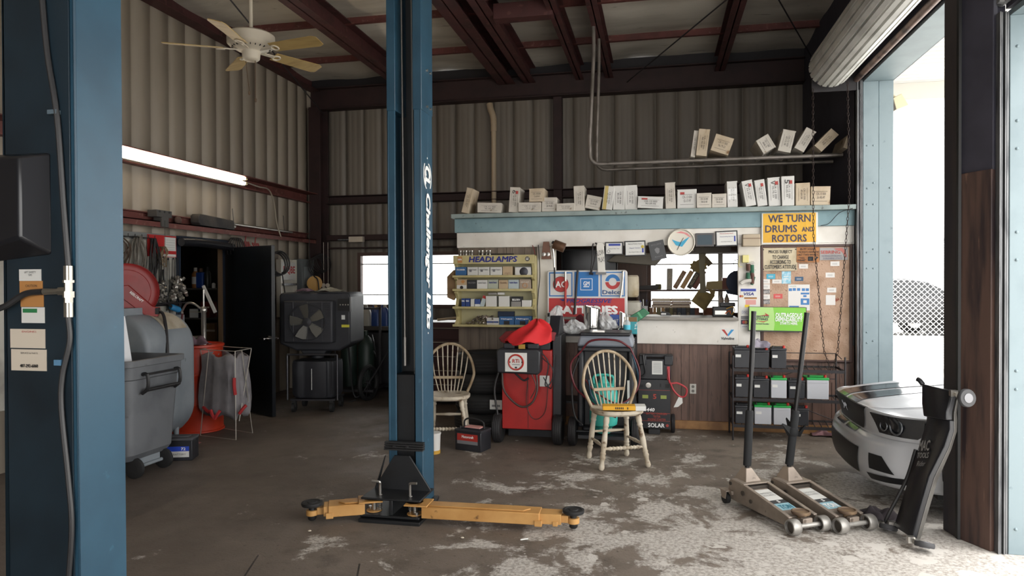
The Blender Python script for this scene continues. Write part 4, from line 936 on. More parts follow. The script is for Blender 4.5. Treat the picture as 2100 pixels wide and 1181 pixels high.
for z, k in ((.16, .9), (.2, 1), (.54, 1.0), (.58, .97)):
    rg.append([V(((.26+.012*(1 if (i % 6) < 4 else -1))*k*math.copysign(abs(math.cos(2*PI*i/n))**.55, math.cos(2*PI*i/n)), (.2+.012*(1 if (i % 6) < 4 else -1))*k*math.copysign(abs(math.sin(2*PI*i/n))**.55, math.sin(2*PI*i/n)), z)) for i in range(n)])
tb.loft(rg).build('water_tank', blkp, cl)
MB().cyl((.0, -.222, .26), (0, -.222, .5), .004, n=5).build('level_tube', whs, cl)
MB().box(-.26, -.2, .13, .26, .2, .15).cyl((-.29, -.2, .14), (-.29, -.2, .66), .012).cyl((.29, -.2, .14), (.29, -.2, .66), .012).cyl((-.29, -.2, .66), (.29, -.2, .66), .012).build('stand', mat('dark_chrome', '#56565a', .35, .8), cl)
for x in (-.22, .22):
    for y in (-.18, .18): MB().cyl((x-.018, y, .055), (x+.018, y, .055), .055, n=18).box(x-.024, y-.02, .06, x+.024, y+.02, .13).build('caster', rubber, cl)
cloth('rag', mat('pale_rag', '#8d8a7d', .9, c2='#757265', sc=9), V((-3.91, cy, 0))+Mx.Rotation(.16, 3, 'Z') @ V((.17, -.1, 1.375)), .3, .18, .05, 21, 'pale grey rag draped on top of the black evaporative cooler')
cloth('rag', mat('mauve_rag'), V((-3.91, cy, 0))+Mx.Rotation(.16, 3, 'Z') @ V((-.12, -.08, 1.375)), .2, .14, .04, 22, 'small mauve rag on top of the black evaporative cooler')
# ---- gas-cylinder cart with wire wheel behind the cooler
wc = thing('welding_cart', 'black welding cart with gas cylinders and a large wire wheel', 'welding cart', (-3.84, 8.5, 0), .1)
MB().box(-.25, -.3, .1, .3, .3, .13).box(-.25, .22, .1, -.22, .25, 1.15).box(.22, .22, .1, .25, .25, 1.15).box(-.25, .22, 1.12, .25, .25, 1.15).build('frame', dark, wc)
for x, hh in ((-.13, 1.05), (.1, .85)): MB().lathe([(.1, .13), (.105, .15), (.105, hh-.2), (.07, hh-.1), (.03, hh-.06), (.03, hh)], (x, .05, 0), n=22).build('cylinder', mat('dark_green_cylinder', '#1f2d27', .5), wc)
MB().torus((.24, -.3, .22), (1, -.25, 0), .2, .03, 30, 8).build('tyre', rubber, wc)
sp_ = MB().cyl((.21, -.3, .22), (.27, -.3, .22), .03, n=12)
for k in range(10): a = 2*PI*k/10; sp_.cyl((.24, -.3, .22), (.24+.04*math.cos(a), -.3+.19*math.cos(a), .22+.19*math.sin(a)), .004, n=4)
sp_.build('spokes', mat('dark_chrome'), wc)
MB().tube([(-.1, -.1, .95), (.0, -.3, .5), (.1, -.38, .05), (.3, -.3, .3), (.55, -.2, .75)], .011).tube([(-.2, -.2, .9), (-.15, -.42, .4), (-.05, -.45, .02), (.12, -.42, .02)], .009).tube([(.2, 0, .8), (.3, -.25, .72), (.32, -.22, .55), (.25, -.1, .6)], .007).build('hose', hoseM, wc)
# ---- workbench with jugs under the window
wb = thing('workbench', 'dark cluttered workbench under the left window', 'workbench', (-3.25, YB-.5, 0))
MB().box(-.75, -.3, .83, .95, .3, .88).build('top', mat('sooty_bench', '#38332f', .7), wb, bev=.004)
for x in (-.72, .86): MB().box(x, -.28, 0, x+.06, .28, .83).build('side', mat('sooty_bench'), wb)
MB().box(-.66, -.25, .05, .0, .28, .8).build('cupboard', mat('near_black_cupboard', '#1b1b1f', .6), wb, bev=.005)
MB().box(.05, -.2, .3, .45, .2, .62).build('carton_shelf', mat('dark_steel'), wb)
def jug(label, px, M, capc, h=.27, w=.16):
    q = atY(px, 650, YB-.62); j = thing('fluid_jug', label, 'jug', (q.x, YB-.62, .88), 0, 'fluid jugs on the bench under the window')
    MB().loft([rrect(w, w*.62, z, .03) for z in (0, .01, h*.62)]+[rrect(w*.8, w*.5, h*.8, .03), rrect(w*.32, w*.32, h*.9, .02)]).build('body', M, j)
    MB().tube([(-w*.36, 0, h*.6), (-w*.42, 0, h*.85), (-w*.25, 0, h*.97), (0, 0, h*.92)], .012, 8).build('grip', M, j); MB().lathe([(.022, h*.88), (.022, h*1.0), (0, h*1.0)], n=12).build('cap', capc, j)
jb = mat('jug_blue', '#27437e', .4); jw = mat('jug_white', '#a9a79e', .5)
jug('dirty white fluid jug, first from the left under the left window', 751, jw, jw, .29, .135); jug('blue fluid jug with a yellow cap under the left window', 770.5, jb, mat('yellow_cap', '#c69a3c', .5), .28, .12)
jug('white-capped blue jug half hidden by the lift column', 789, jb, jw, .29, .12)
for px, z, w, h, M, lab in ((738, .62, .2, .2, mat('white_carton_dim', '#7e7a72', .8), 'dusty pale carton on the lower bench shelf'), (776, .45, .12, .12, mat('white_carton_dim'), 'small pale carton near the bench foot')):
    pass
# ---- red tool chest right of the lift column
tc = thing('tool_chest', 'dark red tool chest below the left window, right of the lift column', 'tool chest', (-2.5, 8.3, 0))
dr_ = mat('dark_red_chest', '#3b1b1d', .45)
MB().box(-.35, -.25, .08, .35, .25, 1.0).build('cabinet', dr_, tc, bev=.008)
for x in (-.28, .28):
    for y in (-.18, .18): MB().cyl((x-.015, y, .04), (x+.015, y, .04), .04, n=14).build('caster', rubber, tc)
for k in range(5):
    d_ = MB().box(-.32, -.262, .12+k*.17, .32, -.25, .27+k*.17).build('drawer', dr_, tc, bev=.003); MB().cyl((-.28, -.272, .25+k*.17), (.28, -.272, .25+k*.17), .006, n=6).build('pull', steelb, d_)
hm = thing('hammer', 'hammer with a pale handle lying on the dark red tool chest', 'hammer', (-2.5, 8.12, 1.02), .5)
MB().cyl((-.12, 0, .01), (.14, 0, .03), .016, n=10).build('handle', mat('pale_wood', '#c9b79b', .6), hm); MB().cyl((.15, -.05, .03), (.15, .06, .03), .02, n=12).build('head', dark, hm)
cb = thing('junction_box', 'cream junction box on the girt above the left window', 'electrical box', atY(732, 491, YB-.17))
MB().box(-.11, -.05, -.04, .11, .02, .04).build('case', cream, cb, bev=.004); MB().cyl((-.3, 0, -.0), (-.11, 0, 0), .01).build('conduit', galv, cb)
# paint can behind the left chair

# ================================================================ office front
YS = 7.03
tanM = mat('display_khaki', '#b9ae7f', .5, c2='#a89c6c', sc=5)
sh0 = atY(931, 670, YS); sh1 = atY(1096, 522, YS)
SX0, SX1, SZ0, SZ1 = sh0.x, sh1.x, sh0.z, sh1.z
hd = thing('headlamp_display', 'khaki wall display rack headed HEADLAMPS with four stocked shelves', 'display rack', (SX0, YS, SZ0)); W_, H_ = SX1-SX0, SZ1-SZ0
zz = lambda py: atY(1010, py, YS).z-SZ0
MB().box(0, .17, 0, W_, .185, H_).box(0, .165, 0, .012, .17, H_).build('back_panel', mat('display_back', '#b3ad88', .55), hd, bev=.002)
for x in (0, W_-.035): MB().prism([(.185, 0), (0, 0), (.0, .02), (.06, .06), (.09, .10), (.03, .17), (0, .185), (0, .2), (.06, .23), (.08, .29), (.03, .34), (0, .355), (.06, .40), (.05, .48), (0, .5), (.06, .55), (.03, .63), (0, .66), (0, H_), (.185, H_)], (x, 0, 0), (0, 1, 0), (0, 0, 1), (.035, 0, 0)).build('side_panel', tanM, hd, bev=.003)
zs = [zz(668), zz(631), zz(594.5), zz(566.5)]
for z in zs: MB().box(-.012, -.012, z-.012, W_-.02, .17, z).box(-.012, -.014, z-.012, W_-.02, -.004, z+.012).build('shelf', tanM, hd, bev=.003)
MB().box(-.004, -.008, zz(541), W_, .02, H_).box(0, 0, H_-.012, W_, .185, H_).build('header', tanM, hd, bev=.003)
navyi = mat('navy_ink', '#22287c', .5)
hz = zz(531.5)
text('HEADLAMPS', navyi, hd, (.5*(963.5+1061.5-2*931)*W_/165, -.009, hz), 98*W_/165, .056, bold=.032, shear=.15)
MB().box(.045, -.0095, hz-.035, .095, -.008, hz+.03).build('logo_plate', ora, hd); text('NAPA', wh, hd, (.07, -.0097, hz), .042, .018, bold=.025)
MB().lathe([(.024, 0), (.024, .0012), (0, .0013)], (.815*W_/.89, -.0082, hz), (0, -1, 0), 24).build('round_logo', blk_ink, hd); text('GE', whs, hd, (.815*W_/.89, -.0097, hz), .03, .024, bold=.025, shear=.2)
bxc = {k: mat('carton_'+k, v, .6) for k, v in dict(blue='#2f5c8c', white='#c9c8c4', tan='#b09a7c', silver='#9a9a9c', black='#26272a', sage='#a4a99a', paleblue='#a9b4b6', taupe='#9a8b7b', deepblue='#28407a', grey='#8d8a86', navy='#1f2c44').items()}
def dbox(label, x0, x1, yt, yb, k, d=.11, Y=None, txt=None, band=None, rot=0, tm=None, grp='boxed bulbs on the headlamp display'):
    Y = Y or YS+.03; sc_ = 6.56
    a = atY(915+x0/sc_, 505+yb/sc_, Y); b = atY(915+x1/sc_, 505+yt/sc_, Y); w, h = b.x-a.x, b.z-a.z
    zb = min(((SZ0+z) for z in zs), key=lambda q: abs(q-a.z)) if abs(min(((SZ0+z)-a.z for z in zs), key=abs)) < .02 else a.z
    t = thing('bulb_carton', label, 'box', ((a.x+b.x)/2, Y, zb+.001), rot, grp)
    MB().box(-w/2, 0, 0, w/2, d, h).build('carton', bxc[k], t, bev=.002)
    if band: MB().box(-w/2+.002, -.001, h*band[1], w/2-.002, 0, h*band[2]).build('colour_band', band[0], t)
    if txt: text(txt, tm or blk_ink, t, (0, -.0012, h*.72), w*.75, h*.16, bold=.025)
    return t
dbox('blue lamp carton, leftmost on the top shelf of the headlamp display', 125, 270, 262, 388, 'blue', txt='SYLVANIA', tm=wh)
for i, (a, b) in enumerate(((285, 425), (432, 580), (592, 750))):
    t = dbox(('first white lamp carton, next to the blue one, top display shelf', 'second white lamp carton from the blue one, top display shelf', 'third white lamp carton, beside the tan one, top display shelf')[i], a, b, 262, 388, 'white', txt=' sealed beam', tm=mat('grey_ink', '#7a7a7c', .6))
    MB().box(-.035, -.001, .045, -.01, 0, .07).build('barcode', mat('grey_ink'), t)
t = dbox('plain tan carton on the top shelf of the headlamp display', 760, 890, 255, 388, 'tan'); MB().box(-.03, -.0012, .03, .03, 0, .033).box(-.001, -.0012, 0, .001, 0, .03).build('flap_line', mat('brown_cap'), t)
t = dbox('silver carton picturing a headlamp, right end of the top display shelf', 925, 1138, 262, 388, 'silver', band=(bxc['white'], .08, .92)); MB().lathe([(.045, 0), (.04, .004), (0, .006)], (0.01, -.001, .045), (0, -1, 0), 20).build('lamp_picture', mat('dark_grey_metal'), t)
t = dbox('tan and white carton with an orange diamond, left of the second display shelf', 140, 275, 425, 568, 'tan', band=(bxc['white'], .0, .45)); MB().prism([(0, -.02), (.025, 0), (0, .02), (-.025, 0)], (.015, -.0015, .085), (1, 0, 0), (0, 0, 1), (0, .001, 0)).build('diamond', ora, t); MB().cyl((0, -.0015, .025), (0, 0, .025), .018, n=16).build('lamp_picture', dark, t)
dbox('black lamp carton on the second display shelf', 280, 410, 435, 568, 'black', txt='HALOGEN', tm=mat('grey_ink'))
dbox('worn white carton on the second display shelf', 415, 555, 435, 568, 'white', txt='sealed beam', tm=mat('grey_ink'), rot=.06)
dbox('sage carton with a yellowish splash on the second display shelf', 560, 697, 430, 568, 'sage', txt='Sealed Beam', tm=navyi)
dbox('tan carton in the middle right of the second display shelf', 708, 830, 435, 568, 'tan', txt='Guide', tm=mat('brown_cap'))
dbox('pale blue-grey carton on the second display shelf', 836, 977, 432, 568, 'paleblue', txt='Sealed Beam', tm=navyi)
t = dbox('taupe carton with an orange ring, right end of the second display shelf', 985, 1135, 425, 568, 'taupe', txt='HEADLIGHT', tm=cream); MB().torus((0, 0, .045), (0, 1, 0), .024, .003, 20, 6).build('ring_picture', ora, t)
dbox('small blue bulb packet, first from the left on the third display shelf', 205, 253, 690, 810, 'deepblue', .06, txt='9006', tm=wh); dbox('small blue bulb packet, second from the left on the third display shelf', 261, 315, 690, 810, 'deepblue', .06, txt='9004', tm=wh)
dbox('slim white bulb packet on the third display shelf', 328, 378, 695, 810, 'white', .06); dbox('small blue and white bulb packet beside the slim white one', 384, 455, 698, 810, 'deepblue', .05, band=(bxc['white'], .1, .4), rot=.1)
t = dbox('blue and red blister pack leaning on the third display shelf', 445, 500, 640, 808, 'paleblue', .012, band=(redi, .75, .98)); t.rotation_euler = (-.1, .3, 0)
dbox('larger plain white carton, left of the two on the third display shelf', 533, 675, 655, 810, 'white', .11); dbox('flat grey carton lying on the larger plain white carton', 565, 680, 626, 653, 'grey', .1)
dbox('plain white carton beside the black pouch on the third display shelf', 705, 848, 655, 810, 'white', .11); dbox('slim white carton lying on top of the plain white carton', 690, 775, 622, 653, 'white', .06)
t = dbox('black pouch with a grey front on the third display shelf', 872, 1010, 662, 810, 'black', .08, txt='BELDEN', tm=wh, band=(bxc['grey'], .05, .55), rot=-.08)
dbox('low white carton at the right end of the third display shelf', 1018, 1140, 710, 810, 'white', .1)
dbox('white and blue fog-lamp carton on the bottom display shelf', 545, 708, 955, 1058, 'white', .1, band=(bxc['deepblue'], .35, .55))
dbox('dark navy carton behind the blue ones on the bottom display shelf', 695, 915, 877, 1058, 'navy', .04, Y=YS+.125)
t = dbox('blue lamp carton, left of the pair on the bottom display shelf', 716, 912, 937, 1058, 'blue', .09, txt='Halogen', tm=wh); MB().box(-.03, -.0012, .01, .03, 0, .05).build('window', dark, t)
t = dbox('blue lamp carton, right of the pair on the bottom display shelf', 920, 1138, 932, 1058, 'blue', .09, txt='Halogen', tm=wh); MB().box(-.03, -.0012, .01, .03, 0, .05).build('window', dark, t)
rr = random.Random(4); mb = MB()
for i in range(60):
    z = rr.random(); p_ = V((rr.uniform(-.17, .19)*(1-.6*z)+.05*z, rr.uniform(0, .1), .012+z*.08)); a = V((rr.uniform(-1, 1), rr.uniform(-1, 1), rr.uniform(-.6, .6))).normalized()*.02
    mb.cyl(p_-a, p_+a, .009, .006, n=8)
tag(mb.build('loose_bulbs', mat('dusty_brass_glass', '#8f867a', .3, .6), loc=(SX0+.27, YS+.03, SZ0+zs[0]+.003)), 'heap of loose dusty bulbs on the bottom display shelf', 'bulbs', kind='stuff')
tag(MB().lathe([(.012, 0), (.012, .03), (.008, .035), (.006, .05), (0, .052)], n=10).build('bottle_stopper', mat('yellow_cap'), loc=(SX1-.055, YS-.0, SZ0+zs[0]+.012)), 'tiny yellow cap at the right end of the bottom display shelf', 'stopper')
# sockets on the header
s0 = thing('wrench_socket', 'chrome socket standing on top of the headlamp display', 'socket', (SX0+.06, YS+.05, SZ1+.001), 0, 'chrome sockets on the display header')
MB().lathe([(.011, 0), (.012, .03), (.014, .033), (.014, .05), (.009, .05), (.009, .04), (0, .04)], n=12).build('body', steelb, s0)
for k in range(1, 9): dup(s0, (SX0+.06+.032*k*(1 if k < 5 else 1.25), YS+.04+.02*(k % 2), SZ1+.001))
tag(MB().cyl((-.17, 0, .012), (.17, .0, .008), .008, n=8).cyl((-.2, 0, .013), (-.17, 0, .012), .012, n=8).build('breaker_bar', dark, loc=(SX0+.46, YS+.06, SZ1)), 'dark breaker bar lying on top of the headlamp display', 'tool')
tag(MB().prism([(0, 0), (.06, .12), (.05, .33), (0, .32), (-.07, .25), (-.07, .03)], (0, 0, 0), (1, 0, 0), (0, 0, 1), (0, .05, 0)).build('cardboard_flap', mat('brown_carton'), loc=tuple(atY(930, 616, YS+.06))), 'brown cardboard piece sticking out left of the headlamp display', 'cardboard')
# hanging wires right of the display
for k, (pts, M, lab) in enumerate(((((1092, 503), (1097, 520), (1100, 560), (1099, 600), (1097, 660)), mat('red_wire', '#7a3a34', .6), 'thin red and black leads hanging right of the headlamp display'), (((1104, 502), (1107, 560), (1104, 600), (1101, 640), (1101, 675)), cablec[1], 'thin black aerial lead hanging on the white post'))):
    tag(MB().tube([atY(x, y, YO-.06) for x, y in pts], .005, 6).build('hanging_lead', M), lab, 'lead')

# ---- battery sign across the counter opening
Y2 = YO-.075; s5 = 5.625
sgP = lambda x, y, o=0: atY(1100+x/s5, 470+y/s5, Y2-o)
a, b = sgP(125, 1068), sgP(1048, 470)
sg = thing('battery_sign', 'red, white and blue battery sign standing in the counter opening, tools hung over it', 'sign', ((a.x+b.x)/2, Y2, a.z)); so_ = V(sg.location)
swht = mat('sign_white', '#cfcecb', .45); sblu = mat('sign_blue', '#1c6fb4', .45); sred = mat('sign_red', '#b32c2b', .45)
def rr2(x0, z0, x1, z1, r, n=5):
    pts = []
    for cx, cz, a0 in ((x1-r, z1-r, 0), (x0+r, z1-r, PI/2), (x0+r, z0+r, PI), (x1-r, z0+r, 1.5*PI)):
        for i in range(n): q = a0+PI/2*i/(n-1); pts.append((cx+r*math.cos(q), cz+r*math.sin(q)))
    return pts
w, h = b.x-a.x, b.z-a.z
MB().prism(rr2(-w/2, 0, w/2, h, .03), (0, 0, 0), (1, 0, 0), (0, 0, 1), (0, .045, 0)).build('panel', swht, sg, bev=.006)
def sbox(x0, y0, x1, y1, M, nm, t=.001, off=0):
    p_, q_ = sgP(x0, y1)-so_, sgP(x1, y0)-so_
    return MB().box(p_.x, -off-t, p_.z, q_.x, -off, q_.z).build(nm, M, sg)
sbox(147, 495, 415, 775, sblu, 'left_frame'); sbox(160, 510, 402, 762, swht, 'left_field', .001, .001)
sbox(440, 490, 715, 775, sblu, 'centre_field'); sbox(740, 490, 1020, 775, sblu, 'right_frame'); sbox(753, 503, 1007, 762, swht, 'right_field', .001, .001)
sbox(145, 795, 1018, 1060, sred, 'red_field')
def disc(x, y, r, M, nm, off, t=.001, a0=0, a1=2*PI, ri=0):
    c = sgP(x, y)-so_; r *= w/923; ri *= w/923; n = 36
    pts = [(c.x+r*math.cos(a0+(a1-a0)*i/n), c.z+r*math.sin(a0+(a1-a0)*i/n)) for i in range(n+(a1-a0 < 6))]
    if ri: pts += [(c.x+ri*math.cos(a1-(a1-a0)*i/n), c.z+ri*math.sin(a1-(a1-a0)*i/n)) for i in range(n+1)]
    return MB().prism(pts, (0, -off-t, 0), (1, 0, 0), (0, 0, 1), (0, t, 0)).build(nm, M, sg)
disc(282, 635, 92, mat('black'), 'emblem_rim', .002); disc(282, 635, 88, sred, 'emblem_disc', .0032); 
def stxt(s, x0, y0, x1, y1, M, **k):
    p_ = sgP((x0+x1)/2, (y0+y1)/2)-so_; return text(s, M, sg, V((p_.x, 0, p_.z)), (x1-x0)*w/923, (y1-y0)*w/923, **k)
stxt('AC', 222, 600, 345, 670, wh, bold=.025, d=.0048)
sbox(508, 568, 647, 703, wh, 'square_outline', .0008, .001); sbox(514, 574, 641, 697, sblu, 'square_field', .0008, .0018)
stxt('GM', 543, 602, 612, 650, wh, bold=.025, d=.003); sbox(543, 658, 610, 668, wh, 'underline', .0006, .0027)
disc(880, 605, 84, sblu, 'arc_blue', .002, a0=.1, a1=PI-.1, ri=44); disc(880, 608, 84, sred, 'arc_red', .002, a0=PI+.02, a1=2*PI-.02, ri=44)
stxt('Delco', 765, 704, 975, 748, mat('delco_navy', '#234a7c', .5), bold=.025, d=.003)
stxt('PROGRESSIVE', 345, 803, 870, 848, navyi, bold=.025, shear=.3, d=.0015); stxt('CUSTOM WHEELS', 470, 856, 745, 878, navyi, bold=.01, shear=.2, d=.0015); stxt('BATTERIES', 232, 888, 928, 972, wh, bold=.055, d=.0015)
MB().prism([(-.09, .0), (.0, 0), (-.02, -.02), (-.06, -.02), (-.075, -.01)], sgP(365, 806)-so_+V((0, -.0015, 0)), (1, 0, 0), (0, 0, 1), (0, .001, 0)).build('winged_mark', navyi, sg)
# tools hung over the sign
Y3 = Y2-.03
tp = lambda x, y: atY(1100+x/s5, 470+y/s5, Y3)
T1 = thing('breaker_bar', 'long black and chrome breaker bar hanging at the left of the battery sign', 'tool', tp(185, 170)); o1 = V(T1.location)
MB().tube([tp(185, 185)-o1, tp(200, 300)-o1, tp(208, 440)-o1], .012, 8).build('handle', steelb, T1); MB().tube([tp(205, 340)-o1, tp(215, 680)-o1], .008, 8).build('shaft', mat('dark_steel'), T1); MB().cyl(tp(186, 170)-o1, tp(205, 140)-o1, .016, n=10).build('head', dark, T1)
T2 = thing('pry_tool', 'red-handled bar hanging over the round red emblem of the battery sign', 'tool', tp(335, 490)); o1 = V(T2.location)
MB().cyl((0, 0, 0), tp(335, 600)-o1, .012, n=10).build('shank', steelb, T2); MB().cyl(tp(335, 590)-o1, tp(335, 880)-o1, .011, .013, n=10).build('handle', mat('red_grip', '#a8352f', .5), T2)
tag(MB().tube([tp(478, 475), tp(470, 560), tp(455, 760), tp(436, 985)], .013, 6).build('black_pry_bar', dark), 'plain black pry bar hanging over the middle of the battery sign', 'tool')
tag(MB().tube([tp(985, 495), tp(1000, 500), tp(990, 640), tp(968, 790)], .011, 6).build('thin_wrench', steelb), 'slim silver wrench hanging at the right of the battery sign', 'tool')
tag(MB().tube([tp(660, 165), tp(650, 190), tp(640, 350), tp(625, 510)], .007, 6).tube([tp(675, 160), tp(695, 180), tp(672, 350), tp(635, 500)], .007, 6).cyl(tp(610, 510), tp(655, 515), .012, n=8).build('pulley_belt', mat('black_belt', '#242021', .7)), 'thin black looped belt hanging left of the tall white handwritten board', 'belt')
WB = thing('notice_paddle', 'tall white handwritten paddle board hanging above the battery sign', 'board', tp(742, 330)); o1 = V(WB.location)
MB().prism([(p_.x-o1.x, p_.z-o1.z) for p_ in (tp(708, 515), tp(795, 500), tp(790, 400), tp(778, 180), tp(755, 152), tp(710, 155), tp(692, 185), tp(705, 400))], (0, -.01, 0), (1, 0, 0), (0, 0, 1), (0, .02, 0)).build('board', mat('paddle_white', '#d9d6cf', .5), WB, bev=.004)
text('SLOW\nPLAY', blk_ink, WB, (tp(745, 310).x-o1.x, -.0105, tp(745, 310).z-o1.z), .08, .12, (.97, 0, .22), (-.22, 0, .97)); MB().box(-.05, -.012, -.17, .055, .012, -.145).build('foot_band', mat('grey_ink'), WB)
BH = thing('tool_holder', 'brown metal holder with two round holes on the white post', 'holder', tp(113, 245)); o1 = V(BH.location)
MB().prism([(-.05, -.09), (.055, -.09), (.03, .09), (-.03, .09)], (0, -.01, 0), (1, 0, 0), (0, 0, 1), (0, .02, 0)).build('plate', mat('brown_metal', '#6d4a3a', .5), BH, bev=.003)
for x in (-.022, .022): MB().lathe([(.02, 0), (.02, .01), (0, .012)], (x, -.01, -.04), (0, -1, 0), 14).build('socket', steelb, BH)
tag(MB().lathe([(.0, 0), (.045, 0), (.05, .01), (.05, .12), (0, .121)], ax=(.9, 0, -.35), n=18).build('copper_can', mat('brown_can', '#7d5f4c', .4, .5, c2='#5c4334', sc=8), loc=tuple(tp(200, 170))), 'brown metal can tipped on its side above the breaker bar', 'can')

# ---- framed things along the white header board
frm = mat('black_frame', '#1d1d20', .4)
def framed(name, label, x0, y0, x1, y1, Mf, Mi, tilt=0, Yf=YO-.032, cat='picture frame', fr=.012, lines=()):
    a, b = atY(x0, y1, Yf), atY(x1, y0, Yf); w, h = b.x-a.x, b.z-a.z
    t = thing(name, label, cat, ((a.x+b.x)/2, Yf, (a.z+b.z)/2), rot=(0, tilt, 0))
    MB().box(-w/2, -.02, -h/2, w/2, 0, h/2).build('frame', Mf, t, bev=.003); MB().box(-w/2+fr, -.0215, -h/2+fr, w/2-fr, -.02, h/2-fr).build('sheet', Mi, t)
    for s, z, ww, hh, M in lines: text(s, M, t, (0, -.0222, z*h), ww*w, hh*h)
    return t, w, h
t, w, h = framed('certificate', 'smaller framed certificate, left of the pair above the battery sign', 1241, 496, 1278, 523, frm, whs, .0, lines=(('Shop of the Year', -.02, .6, .1, blk_ink),))
MB().box(-w*.3, -.0222, h*.2, w*.35, -.0215, h*.36).build('banner', blui, t); MB().torus((-w*.3, -.0222, -h*.22), (0, 1, 0), .014, .002, 16, 5).build('seal', blk_ink, t)
t, w, h = framed('certificate', 'larger framed certificate with a gold and blue rosette', 1281, 493.5, 1324, 525.5, frm, whs, -.02, lines=(('National Member Award', .3, .65, .08, blk_ink), ('Repair Center', .02, .5, .1, navyi), ('Auto Repair & Sales, Inc.', -.24, .6, .08, blk_ink)))
MB().lathe([(.016, 0), (.016, .002), (0, .003)], (w*.36, -.0215, h*.1), (0, -1, 0), 16).build('rosette', mat('gold_paper', '#b9a53c', .5), t); MB().box(w*.33, -.0222, -h*.28, w*.41, -.0215, h*.02).build('ribbon', blui, t)
t, w, h = framed('plaque', 'black engraved plaque hanging askew beside the round clock', 1332, 494, 1364, 533, mat('black_plaque', '#1c1d20', .35), mat('black_plaque'), -.2, lines=(('EXCELLENCE', .32, .65, .08, mat('grey_ink')), ('Award', -.32, .5, .06, mat('grey_ink')))); MB().prism([(0, .03), (.025, .015), (.018, -.02), (0, -.035), (-.018, -.02), (-.025, .015)], (0, -.0225, 0), (1, 0, 0), (0, 0, 1), (0, .001, 0)).build('shield', mat('grey_ink'), t)
ck = thing('wall_clock', 'round cream wall clock with a torn blue and pink face', 'clock', atY(1396.5, 497, YO-.035))
MB().lathe([(.128, .0), (.135, .01), (.135, .03), (.128, .036), (.122, .03), (.12, .02), (0, .02)], ax=(0, -1, 0), n=44).build('case', mat('clock_cream', '#d6d1c4', .4), ck)
MB().prism([(-.09, .03), (-.05, -.03), (.01, -.045), (.045, 0), (.085, .055), (.04, .03), (0, .0), (-.04, .01)], (0, -.0215, 0), (1, 0, 0), (0, 0, 1), (0, .001, 0)).build('blue_bird', mat('clock_blue', '#3aa0c4', .5), ck)
MB().prism([(-.05, .095), (0, .11), (.06, .09), (.1, .045), (.075, .055), (.03, .085), (-.02, .092)], (0, -.0215, 0), (1, 0, 0), (0, 0, 1), (0, .001, 0)).build('pink_arc', mat('clock_pink', '#d98a8a', .5), ck)
for ang, l in ((3.6, .085), (.5, .05)): MB().cbox((math.sin(ang)*l/2, -.024, math.cos(ang)*l/2), (.005, .001, l), Mx.Rotation(ang, 3, 'Y')).build('hand', blk_ink, ck)
framed('picture_frame', 'dark frame with a slate-blue panel right of the round clock', 1426, 478, 1464, 506, mat('grey_frame', '#4c4a4b', .5), mat('slate_panel', '#33454f', .5), fr=.018)
t, w, h = framed('certificate', 'framed certificate right of the slate-blue panel', 1467, 473, 1512.5, 505.5, frm, whs, -.03, lines=(('National Service Award', .33, .6, .08, redi), ('Outstanding Service', .12, .6, .08, navyi), ('Auto Repair & Sales, Inc.', -.2, .5, .07, blk_ink))); MB().box(w*.33, -.0222, -h*.2, w*.4, -.0215, h*.15).build('ribbon', blui, t)
bl_ = thing('wall_speaker_box', 'beige sloped plastic box on the white post beside the yellow sign', 'box', atY(1540, 506, YO-.026))
MB().loft([[V((-.09, 0, 0)), V((.085, 0, 0)), V((.085, 0, .125)), V((-.085, 0, .125))], [V((-.085, -.07, .005)), V((.08, -.07, .005)), V((.08, -.045, .12)), V((-.08, -.045, .12))]]).build('case', mat('beige_plastic', '#b3a48e', .5), bl_, bev=.006)
MB().box(-.082, -.062, .078, .08, -.055, .082).build('seam', mat('brown_cap'), bl_)
tag(MB().box(-.03, -.05, -.037, .03, 0, .037).build('yellow_box', mat('pale_yellow', '#d9cf8a', .5), loc=tuple(atY(1528, 531, YO-.026)), bev=.004), 'small pale yellow box on the white post', 'box')
lg = thing('leg_ornament', 'stuffed green and brown doll legs hanging on the white post', 'ornament', atY(1535, 560, YO-.05)); o1 = V(lg.location)
L_ = lambda x, y: atY(1500+x/4.919, 480+y/4.919, YO-.06)-o1
gM_, bM2 = mat('doll_green', '#2f5f48', .8), mat('doll_brown', '#5d4038', .8)
MB().tube([L_(170, 300), L_(175, 370)], .022, 8, 0).tube([L_(205, 380), L_(215, 435), L_(210, 500)], .018, 8, 3).build('brown_leg', bM2, lg)
MB().tube([L_(205, 310), L_(208, 390)], .021, 8, 0).tube([L_(170, 390), L_(165, 450)], .02, 8, 0).tube([L_(228, 430), L_(215, 480), L_(205, 512)], .014, 8, 3).build('green_leg', gM_, lg)
MB().tube([L_(160, 305), L_(190, 292), L_(225, 285)], .012, 8, 3).build('white_cuff', mat('doll_white', '#c9c5bd', .8), lg); MB().tube([L_(95, 500), L_(120, 480), L_(165, 470), L_(200, 470)], .02, 8, 3).build('white_glove', mat('doll_white', '#c9c5bd', .8), lg)
MB().tube([L_(85, 215), L_(75, 320), L_(110, 330)], .004, 5, 3).build('cord', mat('pale_yellow'), lg)
